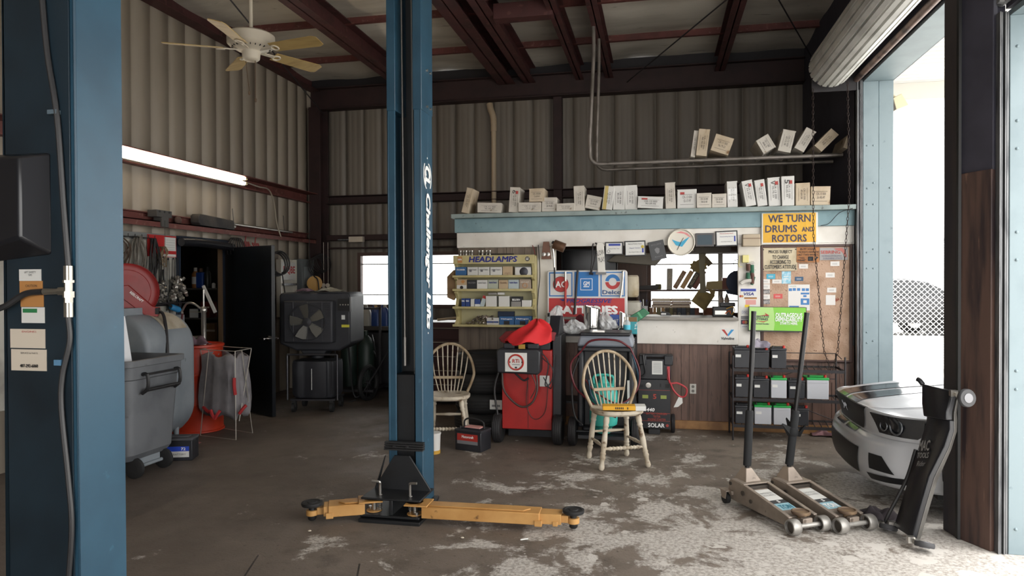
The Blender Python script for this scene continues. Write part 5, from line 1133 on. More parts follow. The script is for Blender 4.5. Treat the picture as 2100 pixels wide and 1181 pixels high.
# card stickers
Yp = YO-.0262
def poster(name, label, x0, y0, x1, y1, M, Yq=None, th=.0015, cat='card', tilt=0, group=None):
    Yq = Yq or YO-.0155; a, b = atY(x0, y1, Yq), atY(x1, y0, Yq); w, h = b.x-a.x, b.z-a.z
    t = thing(name, label, cat, ((a.x+b.x)/2, Yq, (a.z+b.z)/2), rot=(0, tilt, 0), group=group)
    MB().box(-w/2, -th, -h/2, w/2, 0, h/2).build('sheet', M, t); return t, w, h
t, w, h = poster('card_sticker', 'large multi-coloured payment card sticker on the white post', 1519, 592, 1552, 630, whs, Yp, cat='sticker')
MB().box(-w*.5, -.002, h*.36, w*.45, -.0015, h*.5).box(-w*.5, -.002, h*.0, w*.5, -.0015, h*.02).build('blue_bar', blui, t); text('VISA', navyi, t, (0, -.0017, h*.22), w*.62, h*.16, bold=.025, shear=.2)
MB().box(-w*.3, -.002, -h*.06, w*.5, -.0015, h*.04).build('orange_bar', ora, t); MB().box(-w*.2, -.002, -h*.36, w*.45, -.0015, -h*.1).build('pink_block', mat('pink_print', '#d49a94', .6), t); MB().box(-w*.25, -.002, -h*.5, w*.05, -.0015, -h*.36).build('yellow_block', mat('yellow_print', '#e0c22f', .6), t)
t, w, h = poster('card_sticker', 'small white sticker with red and orange discs beside the large payment sticker', 1515, 604, 1526, 628, whs, Yp-.002, cat='sticker'); MB().lathe([(.012, 0), (.012, .001), (0, .0011)], (-.008, -.0015, h*.36), (0, -1, 0), 14).build('red_dot', redi, t); MB().lathe([(.012, 0), (.012, .001), (0, .0011)], (.008, -.0017, h*.36), (0, -1, 0), 14).build('orange_dot', ora, t)
for k, (y0, y1, s, M, lab) in enumerate(((633, 647, 'DISC', whs, 'white card sticker, topmost of the column behind the green banner edge'), (648, 655, '', mat('grey_ink'), 'thin grey card sticker, second of the column behind the green banner edge'), (656, 665, '', mat('mc_navy', '#26243c', .5), 'dark card sticker with red and orange discs'), (666, 673, 'VISA', whs, 'small white card sticker, lowest of the column behind the green banner edge'))):
    t, w, h = poster('card_sticker', lab, 1519.5, y0, 1535, y1, M, Yp, cat='sticker')
    if s: text(s, navyi, t, (0, -.0017, 0), w*.7, h*.4)
    if k == 2:
        for x, m_2 in ((-.008, redi), (.01, ora)): MB().lathe([(.016, 0), (.016, .001), (0, .0011)], (x, -.0015, 0), (0, -1, 0), 14).build('disc', m_2, t)
# big yellow sign
t, w, h = poster('shop_sign', 'yellow WE TURN DRUMS AND ROTORS sign on the header board', 1562, 435, 1677, 500.5, whs, YO-.058, .006, 'sign')
MB().box(-w/2+.012, -.0075, -h/2+.012, w/2-.016, -.006, h/2-.004).build('yellow_field', mat('sign_yellow', '#d9a61f', .45, c2='#cc991c', sc=4), t)
sgnk = mat('sign_purple_black', '#33304a', .5)
def line(t, w, h, s, x0, x1, z0, z1, M, off, **k): text(s, M, t, ((x0+x1-1)/2*w, -off, ((z0+z1)/2-.5)*h), (x1-x0)*w, (z1-z0)*h, **k)
line(t, w, h, 'WE TURN', .12, .87, .70, .93, sgnk, .008, bold=.022); line(t, w, h, 'DRUMS', .065, .63, .375, .6, sgnk, .008, bold=.022); line(t, w, h, 'AND', .72, .92, .385, .53, sgnk, .008, bold=.022); line(t, w, h, 'ROTORS', .19, .80, .065, .29, sgnk, .008, bold=.022)
t, w, h = poster('prices_sign', 'stained cream PRICES SUBJECT TO CHANGE sign on the cork board', 1562.5, 508, 1634.5, 555.5, mat('stained_cream', '#c6b99c', .55, c2='#ab9c80', sc=6), YO-.02, .008, 'sign')
for s, x0, x1, z0, z1 in (('PRICES SUBJECT', .19, .86, .73, .90), ('TO CHANGE', .30, .76, .52, .68), ('ACCORDING TO', .23, .82, .30, .47), ("CUSTOMER'S ATTITUDE", .08, .97, .09, .26)): line(t, w, h, s, x0, x1, z0, z1, blk_ink, .009, bold=.015)
bt_ = MB(); [bt_.cyl((x*w, -.011, z*h), (x*w, -.008, z*h), .006, n=8) for x in (-.46, .46) for z in (-.43, .43)]; bt_.build('screw', blk_ink, t)
t, w, h = poster('joke_sign', 'brown IN MY HOUSE wooden sign beside the prices sign', 1633.5, 506.5, 1680, 538, mat('sign_brown_wood', '#a8703c', .55, c2='#925c2e', sc=7), YO-.026, .006, 'sign', .01)
for s, x0, x1, z0, z1 in (('IN MY HOUSE', .17, .8, .80, .94), ('I ALWAYS HAVE THE', .06, .98, .61, .75), ('LAST TWO WORDS,', .04, .98, .42, .56), ('"YES\nDEAR"', .06, .4, .08, .34)): line(t, w, h, s, x0, x1, z0, z1, blk_ink, .007, bold=.01)
MB().box(0, -.007, -h*.42, w*.24, -.006, -h*.12).torus((w*.12, -.007, -h*.27), (0, 1, 0), .018, .004, 14, 5).prism([(w*.27, -h*.4), (w*.35, -h*.15), (w*.44, -h*.12), (w*.46, -h*.2), (w*.36, -h*.3)], (0, -.007, 0), (1, 0, 0), (0, 0, 1), (0, .001, 0)).build('cartoon', blk_ink, t)
t, w, h = poster('licence_plate', 'grey SEBRING plate with a red Florida outline on the cork board', 1681, 507.5, 1739, 533.5, mat('plate_grey', '#9d9a97', .5, c2='#8b8784', sc=7), YO-.02, .003, 'plate')
line(t, w, h, 'SEBRING', .03, .72, .52, .77, mat('plate_red', '#b04a42', .5), .004, bold=.025); line(t, w, h, 'THE SPRING CITY RACEWAY', .05, .78, .27, .4, mat('plate_blue', '#5a5a74', .5), .004); line(t, w, h, 'SUNSHINE STATE', .12, .8, .07, .2, mat('plate_blue'), .004)
MB().prism([(w*.0, h*.44), (w*.3, h*.47), (w*.42, h*.2), (w*.46, -h*.25), (w*.4, -h*.3), (w*.3, h*.1), (w*.22, h*.28), (w*.08, h*.32)], (0, -.0042, 0), (1, 0, 0), (0, 0, 1), (0, .001, 0)).build('state_outline', mat('plate_red2', '#b3665c', .5), t)
# cards on cork
cyan = mat('card_cyan', '#3fa3bf', .5); dkb = mat('card_dark_blue', '#274f70', .5); sea = mat('card_sea', '#7fb9cf', .5, c2='#c9dbe2', sc=30); gph = mat('card_photo_grey', '#5e5d5e', .5, c2='#a9a6a3', sc=40); wcd = mat('card_white', '#dddad6', .6)
C5 = lambda v: 1500+v/4.919
D5 = lambda v: 480+v/4.919
for x0, y0, x1, y1, M, lab in ((682, 302, 772, 348, wcd, 'white card tucked under the brown wooden sign'), (998, 275, 1090, 322, wcd, 'white card under the SEBRING plate'), (950, 388, 1042, 438, wcd, 'plain white card second down on the right of the cork board'), (965, 540, 1057, 588, wcd, 'white card third down on the right of the cork board'), (355, 402, 442, 452, cyan, 'cyan business card on the left of the cork board'), (508, 375, 600, 500, sea, 'tall sea-blue picture card under the prices sign'), (640, 430, 725, 473, dkb, 'dark blue business card on the cork board'), (412, 458, 506, 498, wcd, 'white card touching the sea-blue picture card'), (302, 455, 388, 500, wcd, 'top card of the column along the left edge of the cork board'), (302, 505, 388, 555, wcd, 'second card of the column along the left edge of the cork board'), (302, 558, 388, 603, gph, 'grey photo card, third in the column on the cork board'), (302, 608, 388, 655, wcd, 'fourth card of the column along the left edge of the cork board'), (302, 658, 388, 705, gph, 'lowest grey photo card of the column on the cork board'), (425, 603, 515, 650, mat('card_red', '#c94f4c', .5), 'red business card on the cork board')):
    t, w, h = poster('business_card', lab, C5(x0), D5(y0), C5(x1), D5(y1), M)
    tb = MB(); [tb.box(-w*.3, -.0018, h*z, w*.25, -.0015, h*(z+.06)) for z in (-.15, .05)]; tb.build('print', mat('grey_ink') if M in (wcd,) else wcd, t)
t, w, h = poster('torn_notice', 'torn white notice on the right of the cork board', C5(952), D5(615), C5(1048), D5(715), wcd); 
MB().prism([(w*.5, h*.2), (w*.75, h*.1), (w*.7, h*.3), (w*.95, h*.05), (w*.6, -h*.15), (w*.5, -h*.1)], (0, -.0016, 0), (1, 0, 0), (0, 0, 1), (0, .0008, 0)).build('torn_patch', mat('torn_brown', '#8a5240', .8), t)
t, w, h = poster('flyer', 'large white and blue coupon flyer in the middle of the cork board', C5(572), D5(508), C5(790), D5(735), wcd, cat='flyer')
fb_ = mat('flyer_blue', '#3c78b4', .5); gb = MB()
for x, z in ((-.4, .27), (-.22, .28), (-.02, .28), (.2, .27), (.38, .27)): gb.box(w*(x-.07), -.0018, h*(z-.06), w*(x+.08), -.0015, h*(z+.06))
gb.box(w*.08, -.0018, h*.06, w*.48, -.0015, h*.14).box(w*.2, -.0018, -h*.06, w*.35, -.0015, h*.03).box(w*.08, -.0018, -h*.4, w*.48, -.0015, -h*.12).box(-w*.45, -.0018, -h*.5, -.0, -.0015, -h*.45).build('print_blocks', fb_, t)
MB().box(w*.2, -.0022, -h*.32, w*.36, -.0018, -h*.2).build('coupon', wcd, t); text('recycle', grn, t, (-w*.28, -.0018, h*.42), w*.3, h*.06)
poster('business_card', 'small white slip below the coupon flyer', C5(742), D5(736), C5(790), D5(770), wcd)
# green battery banner
t, w, h = poster('battery_banner', 'lime green battery advertising banner in front of the cork board', 1534.5, 629.5, 1653, 679.5, mat('banner_black', '#1a1c1a', .4), YO-.06, .02, 'sign', .012)
lime = mat('lime_green', '#7cc23c', .4); lime2 = mat('pale_lime', '#a8d27c', .4)
MB().box(-w/2+.006, -.0215, -h/2+.012, w/2-.006, -.02, h/2-.004).build('lime_field', lime, t)
MB().prism([(-w/2+.006, -h/2+.012), (-w*.06, -h/2+.012), (-w*.045, -h*.2), (-w*.055, h*.2), (-w*.075, h/2-.004), (-w/2+.006, h/2-.004)], (0, -.022, 0), (1, 0, 0), (0, 0, 1), (0, .0005, 0)).build('pale_field', lime2, t)
for s, x0, x1, z0, z1 in (('OUTRAGEOUS', .47, .925, .59, .76), ('DEPENDABILITY', .47, .925, .43, .575), ('STARTS HERE.', .55, .85, .30, .40)): line(t, w, h, s, x0, x1, z0, z1, wh, .0225, bold=.03)
for s, x0, x1, z0, z1 in (('INTERSTATE', .05, .36, .56, .64), ('BATTERIES', .08, .34, .46, .54), ('Authorized Reseller', .08, .36, .29, .34)): line(t, w, h, s, x0, x1, z0, z1, sgnk, .0235, shear=.15, bold=.025)
MB().prism([(-w*.35, h*.12), (-w*.2, h*.18), (-w*.22, h*.26), (-w*.14, h*.16), (-w*.16, h*.14)], (0, -.0232, 0), (1, 0, 0), (0, 0, 1), (0, .0005, 0)).prism([(-w*.4, -h*.07), (-w*.24, -h*.13), (-w*.14, -h*.04), (-w*.24, -h*.09)], (0, -.0232, 0), (1, 0, 0), (0, 0, 1), (0, .0005, 0)).build('emblem_flash', redi, t)
t, w, h = poster('oil_sticker', 'white sticker with a red and blue V on the white counter apron', 1477, 673.5, 1508, 697, whs, YO-.0302, .001, 'sticker')
MB().prism([(-w*.42, h*.4), (-w*.22, h*.4), (0, -h*.02), (-.004, -h*.18)], (0, -.0016, 0), (1, 0, 0), (0, 0, 1), (0, .0005, 0)).build('red_v', redi, t); MB().prism([(w*.42, h*.4), (w*.22, h*.4), (-.004, -h*.06), (.006, -h*.18)], (0, -.0017, 0), (1, 0, 0), (0, 0, 1), (0, .0005, 0)).build('blue_v', mat('v_blue', '#2f8cc4', .5), t); text('Valvoline', blk_ink, t, (0, -.0013, -h*.36), w*.84, h*.22, shear=.2, bold=.025)
ol = thing('wall_outlet', 'steel double socket plate on the brown panelling', 'outlet', atY(1421, 797, YO-.001))
MB().box(-.032, -.006, -.05, .032, 0, .05).build('plate', mat('outlet_steel', '#b5b2ab', .4, .4), ol, bev=.002)
for z in (-.022, .022): MB().lathe([(.015, 0), (.015, .003), (0, .0031)], (0, -.006, z), (0, -1, 0), 14).box(-.007, -.0095, z-.004, -.004, -.006, z+.006).box(.004, -.0095, z-.004, .007, -.006, z+.006).build('socket', mat('socket_grey', '#6d6a64', .5), ol)
cor = tag(MB().tube([atY(1749, 427, YO-.14), atY(1722, 436, YO-.12), atY(1700, 458, YO-.07), atY(1683, 463, YO-.065)], .003, 5).build('thin_wire', cablec[1]), 'thin black wire sagging right of the yellow sign', 'wire')

# ---- cartons on the ledge and on the pipes
ctM = [mat('carton_board', '#c4beb4', .7, c2='#b3aca0', sc=5, c3='#8d7c66', sc3=11, t3=.68), mat('carton_white', '#d0cdc8', .65, c2='#c2beb7', sc=6), mat('carton_aged', '#bdae98', .75, c2='#a8967c', sc=5, c3='#7b5f42', sc3=9, t3=.62)]
inkM = mat('carton_ink', '#3a3838', .7); redm = mat('carton_red', '#a63b36', .6); tapeM = mat('yellow_tape', '#b5a263', .5)
def carton(label, bl, br, tl, Yf, dep, k, group, deco='', seed=0, pitch=0, zb=None):
    A, B, C_ = atY(*bl, Yf), atY(*br, Yf), atY(*tl, Yf); w, h = (B-A).length, (C_-A).length
    ang = math.atan2(B.z-A.z, B.x-A.x); low = min(A.z, B.z)
    if zb is not None: A = A+V((0, 0, zb-low)); B = B+V((0, 0, zb-low))
    t = thing('parts_carton', label, 'box', A, group=group); t.rotation_euler = (pitch, -ang, 0)
    rr = random.Random(seed); c1, c2, c3, c4 = [rr.uniform(-.004, .004) for _ in range(4)]
    MB().loft([[V((0, 0, 0)), V((w, 0, 0)), V((w+c1, c2, h)), V((c3, c4, h))], [V((0, dep, 0)), V((w, dep, 0)), V((w, dep, h)), V((0, dep, h))]]).build('carton', ctM[k], t, bev=.003)
    MB().prism([(-.002, h), (w+.002, h+.001), (w+.001, h-.012), (.002, h-.009)], (0, -.002, 0), (1, 0, 0), (0, 0, 1), (0, .002, 0)).build('flap', ctM[k], t)
    v = h > w*1.25; R, U = ((1, 0, 0), (0, 0, 1)) if not v else ((0, 0, -1), (1, 0, 0)); lw, lh = (w, h) if not v else (h, w)
    s = 'CK-%02d 000\n%02d-%02d-%02d' % (rr.randint(10, 19), rr.randint(10, 99), rr.randint(10, 99), rr.randint(10, 99))
    text(s, inkM, t, (w*.52, -.0024, h*.5), lw*.5, lh*.34, R, U, d=.0006)
    mb = MB(); 
    if v: mb.box(w*.2, -.0026, h*.2, w*.215, -.0022, h*.78).box(w*.82, -.0026, h*.2, w*.835, -.0022, h*.78)
    else: mb.box(w*.15, -.0026, h*.72, w*.85, -.0022, h*.735).box(w*.15, -.0026, h*.2, w*.85, -.0022, h*.215)
    mb.build('print_rule', inkM, t)
    if 'r' in deco: MB().box(w*(.60 if v else .15), -.0028, h*.74, w*(.86 if v else .38), -.0022, h*.86).build('red_logo', redm, t)
    if 't' in deco: MB().box(w*.08, -.003, -.0, w*.42, -.0024, h+.001).build('tape', tapeM, t)
    if 'p' in deco: MB().box(w*.1, -.003, h*.5, w*.9, -.0024, h*.72).box(w*.12, -.003, h*.3, w*.88, -.0024, h*.45).build('clear_tape', mat('clear_tape', '#e0e0de', .3), t)
    if 'n' in deco: text(rr.choice('3456V'), inkM, t, (w*.45, -.0028, h*.82), w*.35, h*.16, R, U)
    return t
G1 = 'brake part cartons along the teal ledge'; LT = OZ+.0455
Lq = [('torn stained carton leaning at the left end of the teal ledge', (946, 438), (959, 441), (966, 390), 2, ''),
('flat pale carton lying near the left end of the teal ledge', (979, 434), (1027, 435), (979, 414), 0, ''),
('upright carton with a red mark, third from the left on the ledge', (1043, 433), (1063, 434), (1049, 382), 0, 'rn'),
('flat carton carrying another carton on the teal ledge', (1063, 434), (1109, 434), (1064, 415), 0, ''),
('torn-topped carton stacked on the flat carton', (1085, 414), (1116, 413), (1086, 387), 2, ''),
('squarish carton right of the two-high stack on the ledge', (1111, 434), (1141, 434), (1112, 405), 0, ''),
('low flat carton right of the squarish one on the ledge', (1141, 434), (1178, 433), (1141, 418), 0, ''),
('narrow upright carton just right of the low flat one', (1178, 433), (1199, 432), (1179, 382), 0, ''),
('tilted squarish carton left of the yellow-taped carton', (1199, 427), (1229, 433), (1204, 400), 0, ''),
('upright carton with a yellow tape stripe', (1234, 431), (1255, 433), (1239, 383), 1, 't'),
('upright white carton right of the yellow-taped one', (1257, 431), (1281, 431), (1262, 382), 1, ''),
('upright white carton, second right of the yellow-taped one', (1282, 431), (1307, 430), (1286, 381), 1, ''),
('low crumpled carton over the framed certificates', (1307, 429), (1359, 431), (1307, 405), 1, 'r'),
('tall narrow carton above the crooked black plaque', (1365, 430), (1386, 429), (1359, 377), 0, ''),
('broad white carton with a red logo over the round clock', (1389, 429), (1428, 428), (1389, 390), 1, 'r'),
('low stained carton right of the red-logo carton', (1429, 428), (1459, 427), (1429, 398), 0, ''),
('low carton second right of the red-logo carton', (1460, 427), (1490, 426), (1460, 399), 0, ''),
('upright carton wrapped with clear tape', (1492, 427), (1513, 426), (1489, 374), 1, 'p'),
('left-leaning carton, left of the leaning pair', (1530, 425), (1551, 421), (1514, 375), 1, 'rn'),
('left-leaning carton, right of the leaning pair', (1554, 424), (1574, 421), (1541, 372), 1, 'r'),
('tall white carton with a penned number, with a thick pen mark, left of two', (1577, 424), (1602, 422), (1571, 366), 1, 'rn'),
('tall white carton with a penned number, right of two', (1604, 422), (1629, 421), (1600, 362), 1, 'rn'),
('stained upright carton above the yellow sign', (1632, 422), (1661, 421), (1634, 376), 2, ''),
('last stained carton at the right end of the ledge', (1663, 421), (1702, 421), (1663, 383), 2, '')]
for i, (lab, bl, br, tl, k, dc) in enumerate(Lq): carton(lab, bl, br, tl, YO-.12+.012*(i % 3), .26, k, G1, dc, i+1, zb=None if i == 4 else LT+.001)
G2 = 'brake part cartons lying across the pipes'
Pq = [('plain carton behind the yellow-stained one on the pipes', (1416, 342), (1425, 343), (1421, 288), 0, ''),
('yellow-stained upright carton on the pipes', (1427, 340), (1449, 342), (1443, 287), 2, ''),
('broad tilted carton, right of the yellow-stained one on the pipes', (1457, 326), (1493, 337), (1471, 293), 2, ''),
('steeply tipped carton over the round clock side of the pipes', (1550, 309), (1566, 336), (1575, 295), 0, ''),
('nearly upright carton with a stamped label on the pipes', (1595, 328), (1621, 333), (1606, 284), 0, ''),
('tipped carton left of the hanging chain on the pipes', (1629, 325), (1648, 335), (1652, 282), 0, ''),
('tipped stained carton right of the hanging chain on the pipes', (1670, 320), (1685, 333), (1699, 281), 2, ''),
('crumpled carton at the far right end of the pipes', (1729, 316), (1751, 322), (1738, 286), 2, '')]
for i, (lab, bl, br, tl, k, dc) in enumerate(Pq): carton(lab, bl, br, tl, 7.50+(.03 if i == 0 else 0), .5, k, G2, dc, 40+i, pitch=0.0, zb=ZP+.023)

# ================================================================ inside the office
YI = 9.25
shelf = thing('office_shelf', 'dark wooden book shelf across the office window', 'shelf', (.35, YI, 0))
szA = atY(1400, 594, YI-.1).z; szB = szA-.52
for z, x0, x1 in ((szA, -.62, .78), (szB, -.62, .78)): MB().box(x0, -.12, z-.022, x1, .14, z).build('board', obrown, shelf, bev=.002)
for x in (-.62, .75): MB().box(x, -.12, 0, x+.03, .14, szA+.02).build('upright', obrown, shelf)
bcol = {k: mat('book_'+k, v, .6) for k, v in dict(brown='#80604a', dark='#45403a', tan='#a3845f', navy='#3a4250', olive='#6f6a4c', maroon='#6c443d', grey='#85827c').items()}
def book(label, x, z, w, h, k, ang=0, d=.2, txt=None, Y=YI-.1, group='repair manuals in the office'):
    t = thing('manual', label, 'book', (x, Y, z), rot=(0, ang, 0), group=group)
    MB().box(-w/2, 0, 0, w/2, d, h).build('cover', bcol[k], t, bev=.003); MB().box(-w/2+.004, .01, h-.004, w/2-.004, d, h+.0015).build('pages', cream, t)
    if txt: text(txt, mat('spine_print', '#a59a88', .6), t, (0, -.0015, h*.5), h*.6, w*.5, (0, 0, -1), (1, 0, 0), .02)
    return t
bx_ = lambda px: atY(px, 590, YI-.1).x
book('upright grey repair manual standing alone on the upper office shelf', bx_(1373), szA+.001, .07, .27, 'grey', .02, txt='CHILTON')
for i, (px, k, l) in enumerate(((1384, 'brown', 'first'), (1399, 'tan', 'second'), (1413, 'dark', 'third'), (1424, 'maroon', 'fourth'))): book(l+' leaning repair manual from the upright one on the upper office shelf', bx_(px), szA+.018, .055, .25, k, .52, txt='CHILTON' if i in (0, 2) else None)
px = 1331
for i, (k, w) in enumerate((('brown', .05), ('tan', .045), ('olive', .06), ('tan', .05), ('dark', .06), ('olive', .045), ('dark', .055), ('navy', .055), ('navy', .06), ('dark', .055), ('navy', .06), ('maroon', .06))):
    book(('first', 'second', 'third', 'fourth', 'fifth', 'sixth', 'seventh', 'eighth', 'ninth', 'tenth', 'eleventh', 'twelfth')[i]+' manual from the left in the lower office row', bx_(px)+w/2, szB+.001, w-.004, .285, k, txt='CHILTON' if i in (6, 7, 9) else None); px += w*157
for px, z0, n, lab in ((1356, szB+.29, 3, 'left'), (1396, szB+.29, 3, 'right')):
    for j in range(n):
        t = thing('manual', '%s book of the %s flat stack over the lower office row' % (('bottom', 'middle', 'top')[j], lab), 'book', (bx_(px)+.012*(j % 2), YI-.08, z0+j*.04)); MB().box(-.12, 0, 0, .12, .18, .034).build('cover', bcol[('brown', 'maroon', 'tan')[j]], t, bev=.003); MB().box(-.115, -.001, .006, .115, .17, .028).build('pages', cream, t)
cap_ = thing('hat', 'dark blue cap hanging at the right edge of the office opening', 'hat', atY(1506, 578, YO+.22))
MB().lathe([(0, .0), (.06, .006), (.1, .04), (.115, .08), (.115, .09), (0, .09)], (0, .05, 0), (.3, -1, 0), 20).build('crown', mat('cap_navy', '#20283a', .8), cap_); MB().prism([(-.09, -.08), (.05, -.1), (.04, -.14), (-.07, -.12)], (0, 0, 0), (1, 0, 0), (0, 0, 1), (0, .02, 0)).build('brim', mat('cap_navy'), cap_)
MB().cyl((.0, .06, .1), (.0, .06, .22), .003, n=5).cyl((0, .06, .22), (.09, -.2, .24), .004, n=5).build('cord', mat('cap_navy'), cap_)
hm_ = thing('hanging_filters', 'dusty cardboard filter cut-outs hanging on a strap in the office opening', 'hanging cards', atY(1440, 518, 8.2)); o1 = V(hm_.location)
Q = lambda x, y: atY(1270+x/5.62, 490+y/5.62, 8.2)-o1
kr = mat('kraft_card', '#94804f', .8, c2='#7c6a44', sc=8); kd = mat('dark_card', '#6f624a', .8)
def card(pts, M, nm, dy=0): return MB().prism([(Q(x, y).x, Q(x, y).z) for x, y in pts], (0, dy, 0), (1, 0, 0), (0, 0, 1), (0, .012, 0)).build(nm, M, hm_, bev=.002)
card([(915, 140), (1000, 150), (985, 300), (1000, 620), (930, 620), (925, 400), (915, 250)], mat('strap_grey', '#8a826c', .8), 'strap', -.01)
star = []
for i in range(20): a = 2*PI*i/20; r = 115 if i % 2 else 92; star.append((915+r*math.cos(a)*.95, 315+r*math.sin(a)*.7))
card(star[::-1], kr, 'star_disc', .01); card([(1000, 190), (1080, 280), (1030, 320), (960, 260)], kd, 'dark_square', .02)
card([(925, 575), (1105, 650), (985, 830), (830, 715)], kr, 'hanging_square', .0); card([(1020, 560), (1110, 600), (1100, 660), (1060, 640)], mat('kraft_light', '#8d7a50', .8), 'rear_square', .03)
MB().box(-.02, -.01, 0, .02, .01, .42).build('cord', kd, hm_)
tag(MB().box(-.5, -.1, 0, .45, .1, .02).box(-.1, -.1, .02, .3, .1, .06).build('overhead_shelf', mat('grey_board', '#6b655c', .7), loc=tuple(atY(1440, 519, 8.1))), 'dusty board with oddments under the office ceiling', 'board')
MBp = tag(MB().prism([(0, 0), (.55, -.05), (.62, .03), (.5, .09), (.1, .07)], (0, 0, 0), (1, 0, 0), (0, 0, 1), (0, .3, 0)).build('paper_stack', mat('grey_papers', '#7c766c', .8), loc=tuple(atY(1243, 536, 8.0)), bev=.01), 'sagging grey paper stack under the framed certificates', 'papers')
tv = thing('monitor', 'black monitor high on the left of the office opening', 'monitor', atY(1207, 565, 8.3))
MB().box(-.33, 0, 0, .34, .05, .32).build('bezel', mat('black'), tv, bev=.004); MB().box(-.31, -.002, .02, .32, 0, .30).build('screen', mat('dark_screen', '#0d0e14', .2), tv); MB().box(-.34, -.1, -.03, .4, .12, -.005).build('stand', mat('black'), tv)
def cushion(nm, label, c, w, d, h, M, cat): return tag(MB().loft([[V((p_.x, p_.y, z*h)) for p_ in rrect(w*k, d*k, 0, .05)] for z, k in ((0, .8), (.08, .97), (.5, 1.02), (.92, .96), (1, .78))]).build(nm, M, loc=c), label, cat)
cushion('foam_pad', 'stained cream foam block right of the battery sign, upper one', tuple(atY(1296, 609, 7.62)), .15, .2, .235, mat('stained_foam', '#c2b8a2', .8, c2='#ab9a7c', sc=7), 'foam block')
cushion('plastic_sack', 'stuffed pale plastic sack right of the battery sign', tuple(atY(1297, 657, 7.55)), .2, .2, .21, mat('dirty_sack', '#aaa69a', .5, c2='#8f8a7d', sc=8), 'sack')
tag(MB().prism([(-.12, 0), (.14, 0), (.17, .06), (-.14, .045)], (0, 0, 0), (1, 0, 0), (0, 0, 1), (0, .2, 0)).build('dark_tray', dark, loc=(bx_(1325), YI-.1, szA+.002), bev=.004), 'dark tray on the left end of the upper office shelf', 'tray')
cz_ = 1.126
def ctop(px, Y): return (atY(px, 650, Y).x, Y, cz_)
tag(MB().box(-.17, -.1, 0, .17, .1, .008).box(-.12, -.09, .008, .15, .08, .014).build('papers', whs, loc=ctop(1318, 7.42), rz=.1), 'loose white papers on the left of the office counter', 'papers')
tag(MB().box(-.12, -.08, 0, .13, .08, .006).build('papers', whs, loc=ctop(1368, 7.42), rz=-.1), 'white sheets on the counter beside the black gadget', 'papers')
pc = thing('pen_cup', 'clear cup of pens on the office counter', 'cup', ctop(1321, 7.5))
MB().lathe([(.035, 0), (.042, .1), (.039, .1), (.033, .005), (0, .005)], n=16).build('cup', mat('clear_grey', '#a0a0a0', .2, alpha=.5), pc)
for k in range(7): a = k*.9; MB().cyl((.012*math.cos(a), .012*math.sin(a), .008), (.045*math.cos(a), .035*math.sin(a), .15+.01*(k % 3)), .004, n=6).build('pen', (blk_ink, navyi, whs)[k % 3], pc)
gd = thing('gadget', 'black and white clip gadget on the office counter', 'gadget', ctop(1366, 7.38)); MB().prism([(-.06, 0), (.06, 0), (.03, .035), (-.05, .05)], (0, 0, 0), (1, 0, 0), (0, 0, 1), (0, .05, 0)).build('body', mat('black_plastic'), gd, bev=.006); MB().box(-.05, -.002, .015, .0, 0, .03).build('face', whs, gd)
ra = thing('radio', 'black gutted radio with a loose yellow wire on the counter', 'radio', ctop(1482, 7.42)); MB().box(-.1, -.06, 0, .1, .06, .10).box(-.03, -.05, .1, .12, .05, .14).build('case', mat('black_plastic'), ra, bev=.006); MB().box(-.08, -.063, .02, .03, -.06, .06).build('silver_panel', steelb, ra); MB().tube([(.08, -.065, .02), (.11, -.07, .06), (.09, -.066, .1), (.03, -.065, .08)], .005, 6).build('yellow_wire', mat('yellow_cap'), ra); MB().tube([(.02, -.065, .03), (.06, -.07, .06), (.07, -.066, .03)], .006, 6).build('orange_wire', mat('orange_wire', '#c4602a', .5), ra)
bk = thing('brick_box', 'red-brown box under the two squeeze bottles in the office', 'box', (bx_(1470), YI-.1, szB+.02)); MB().box(-.16, 0, 0, .16, .15, .27).build('case', mat('red_brown_box', '#6b4030', .7, c2='#573224', sc=6), bk, bev=.004); MB().box(-.16, -.001, .13, .16, 0, .137).build('seam', dark, bk)
for k, px in enumerate((1480.5, 1492)):
    q = thing('squeeze_bottle', ('left', 'right')[k]+' one of the two pointed squeeze bottles in the office window', 'bottle', (bx_(px), YI, szB+.291)); MB().lathe([(.03, 0), (.032, .01), (.032, .11), (.02, .135)], n=16).build('body', mat('bottle_beige', '#a0938a', .5), q); MB().lathe([(.02, .135), (.008, .175), (0, .178)], n=12).build('nozzle', mat('bottle_beige'), q)
cushion('pot_plant', 'small dried plant on the upper office shelf', (bx_(1350), YI, szA+.002), .08, .08, .07, mat('dry_green', '#5f5a3a', .9), 'plant')
for k, lab in enumerate(('dark box at the right end of the upper office shelf',)): tag(MB().box(-.045, 0, 0, .045, .1, .15).build('dark_box', bcol['maroon'], loc=(bx_(1490), YI-.05, szA+.002), bev=.003), lab, 'box')
tag(MB().prism([(0, 0), (.3, .0), (.36, .12), (.02, .1)], (0, 0, 0), (1, 0, 0), (0, 0, 1), (0, .1, 0)).build('folders', mat('manila', '#a59772', .8), loc=(bx_(1448), YI-.02, szA+.002)), 'manila folders lying right of the leaning repair manuals', 'folders')

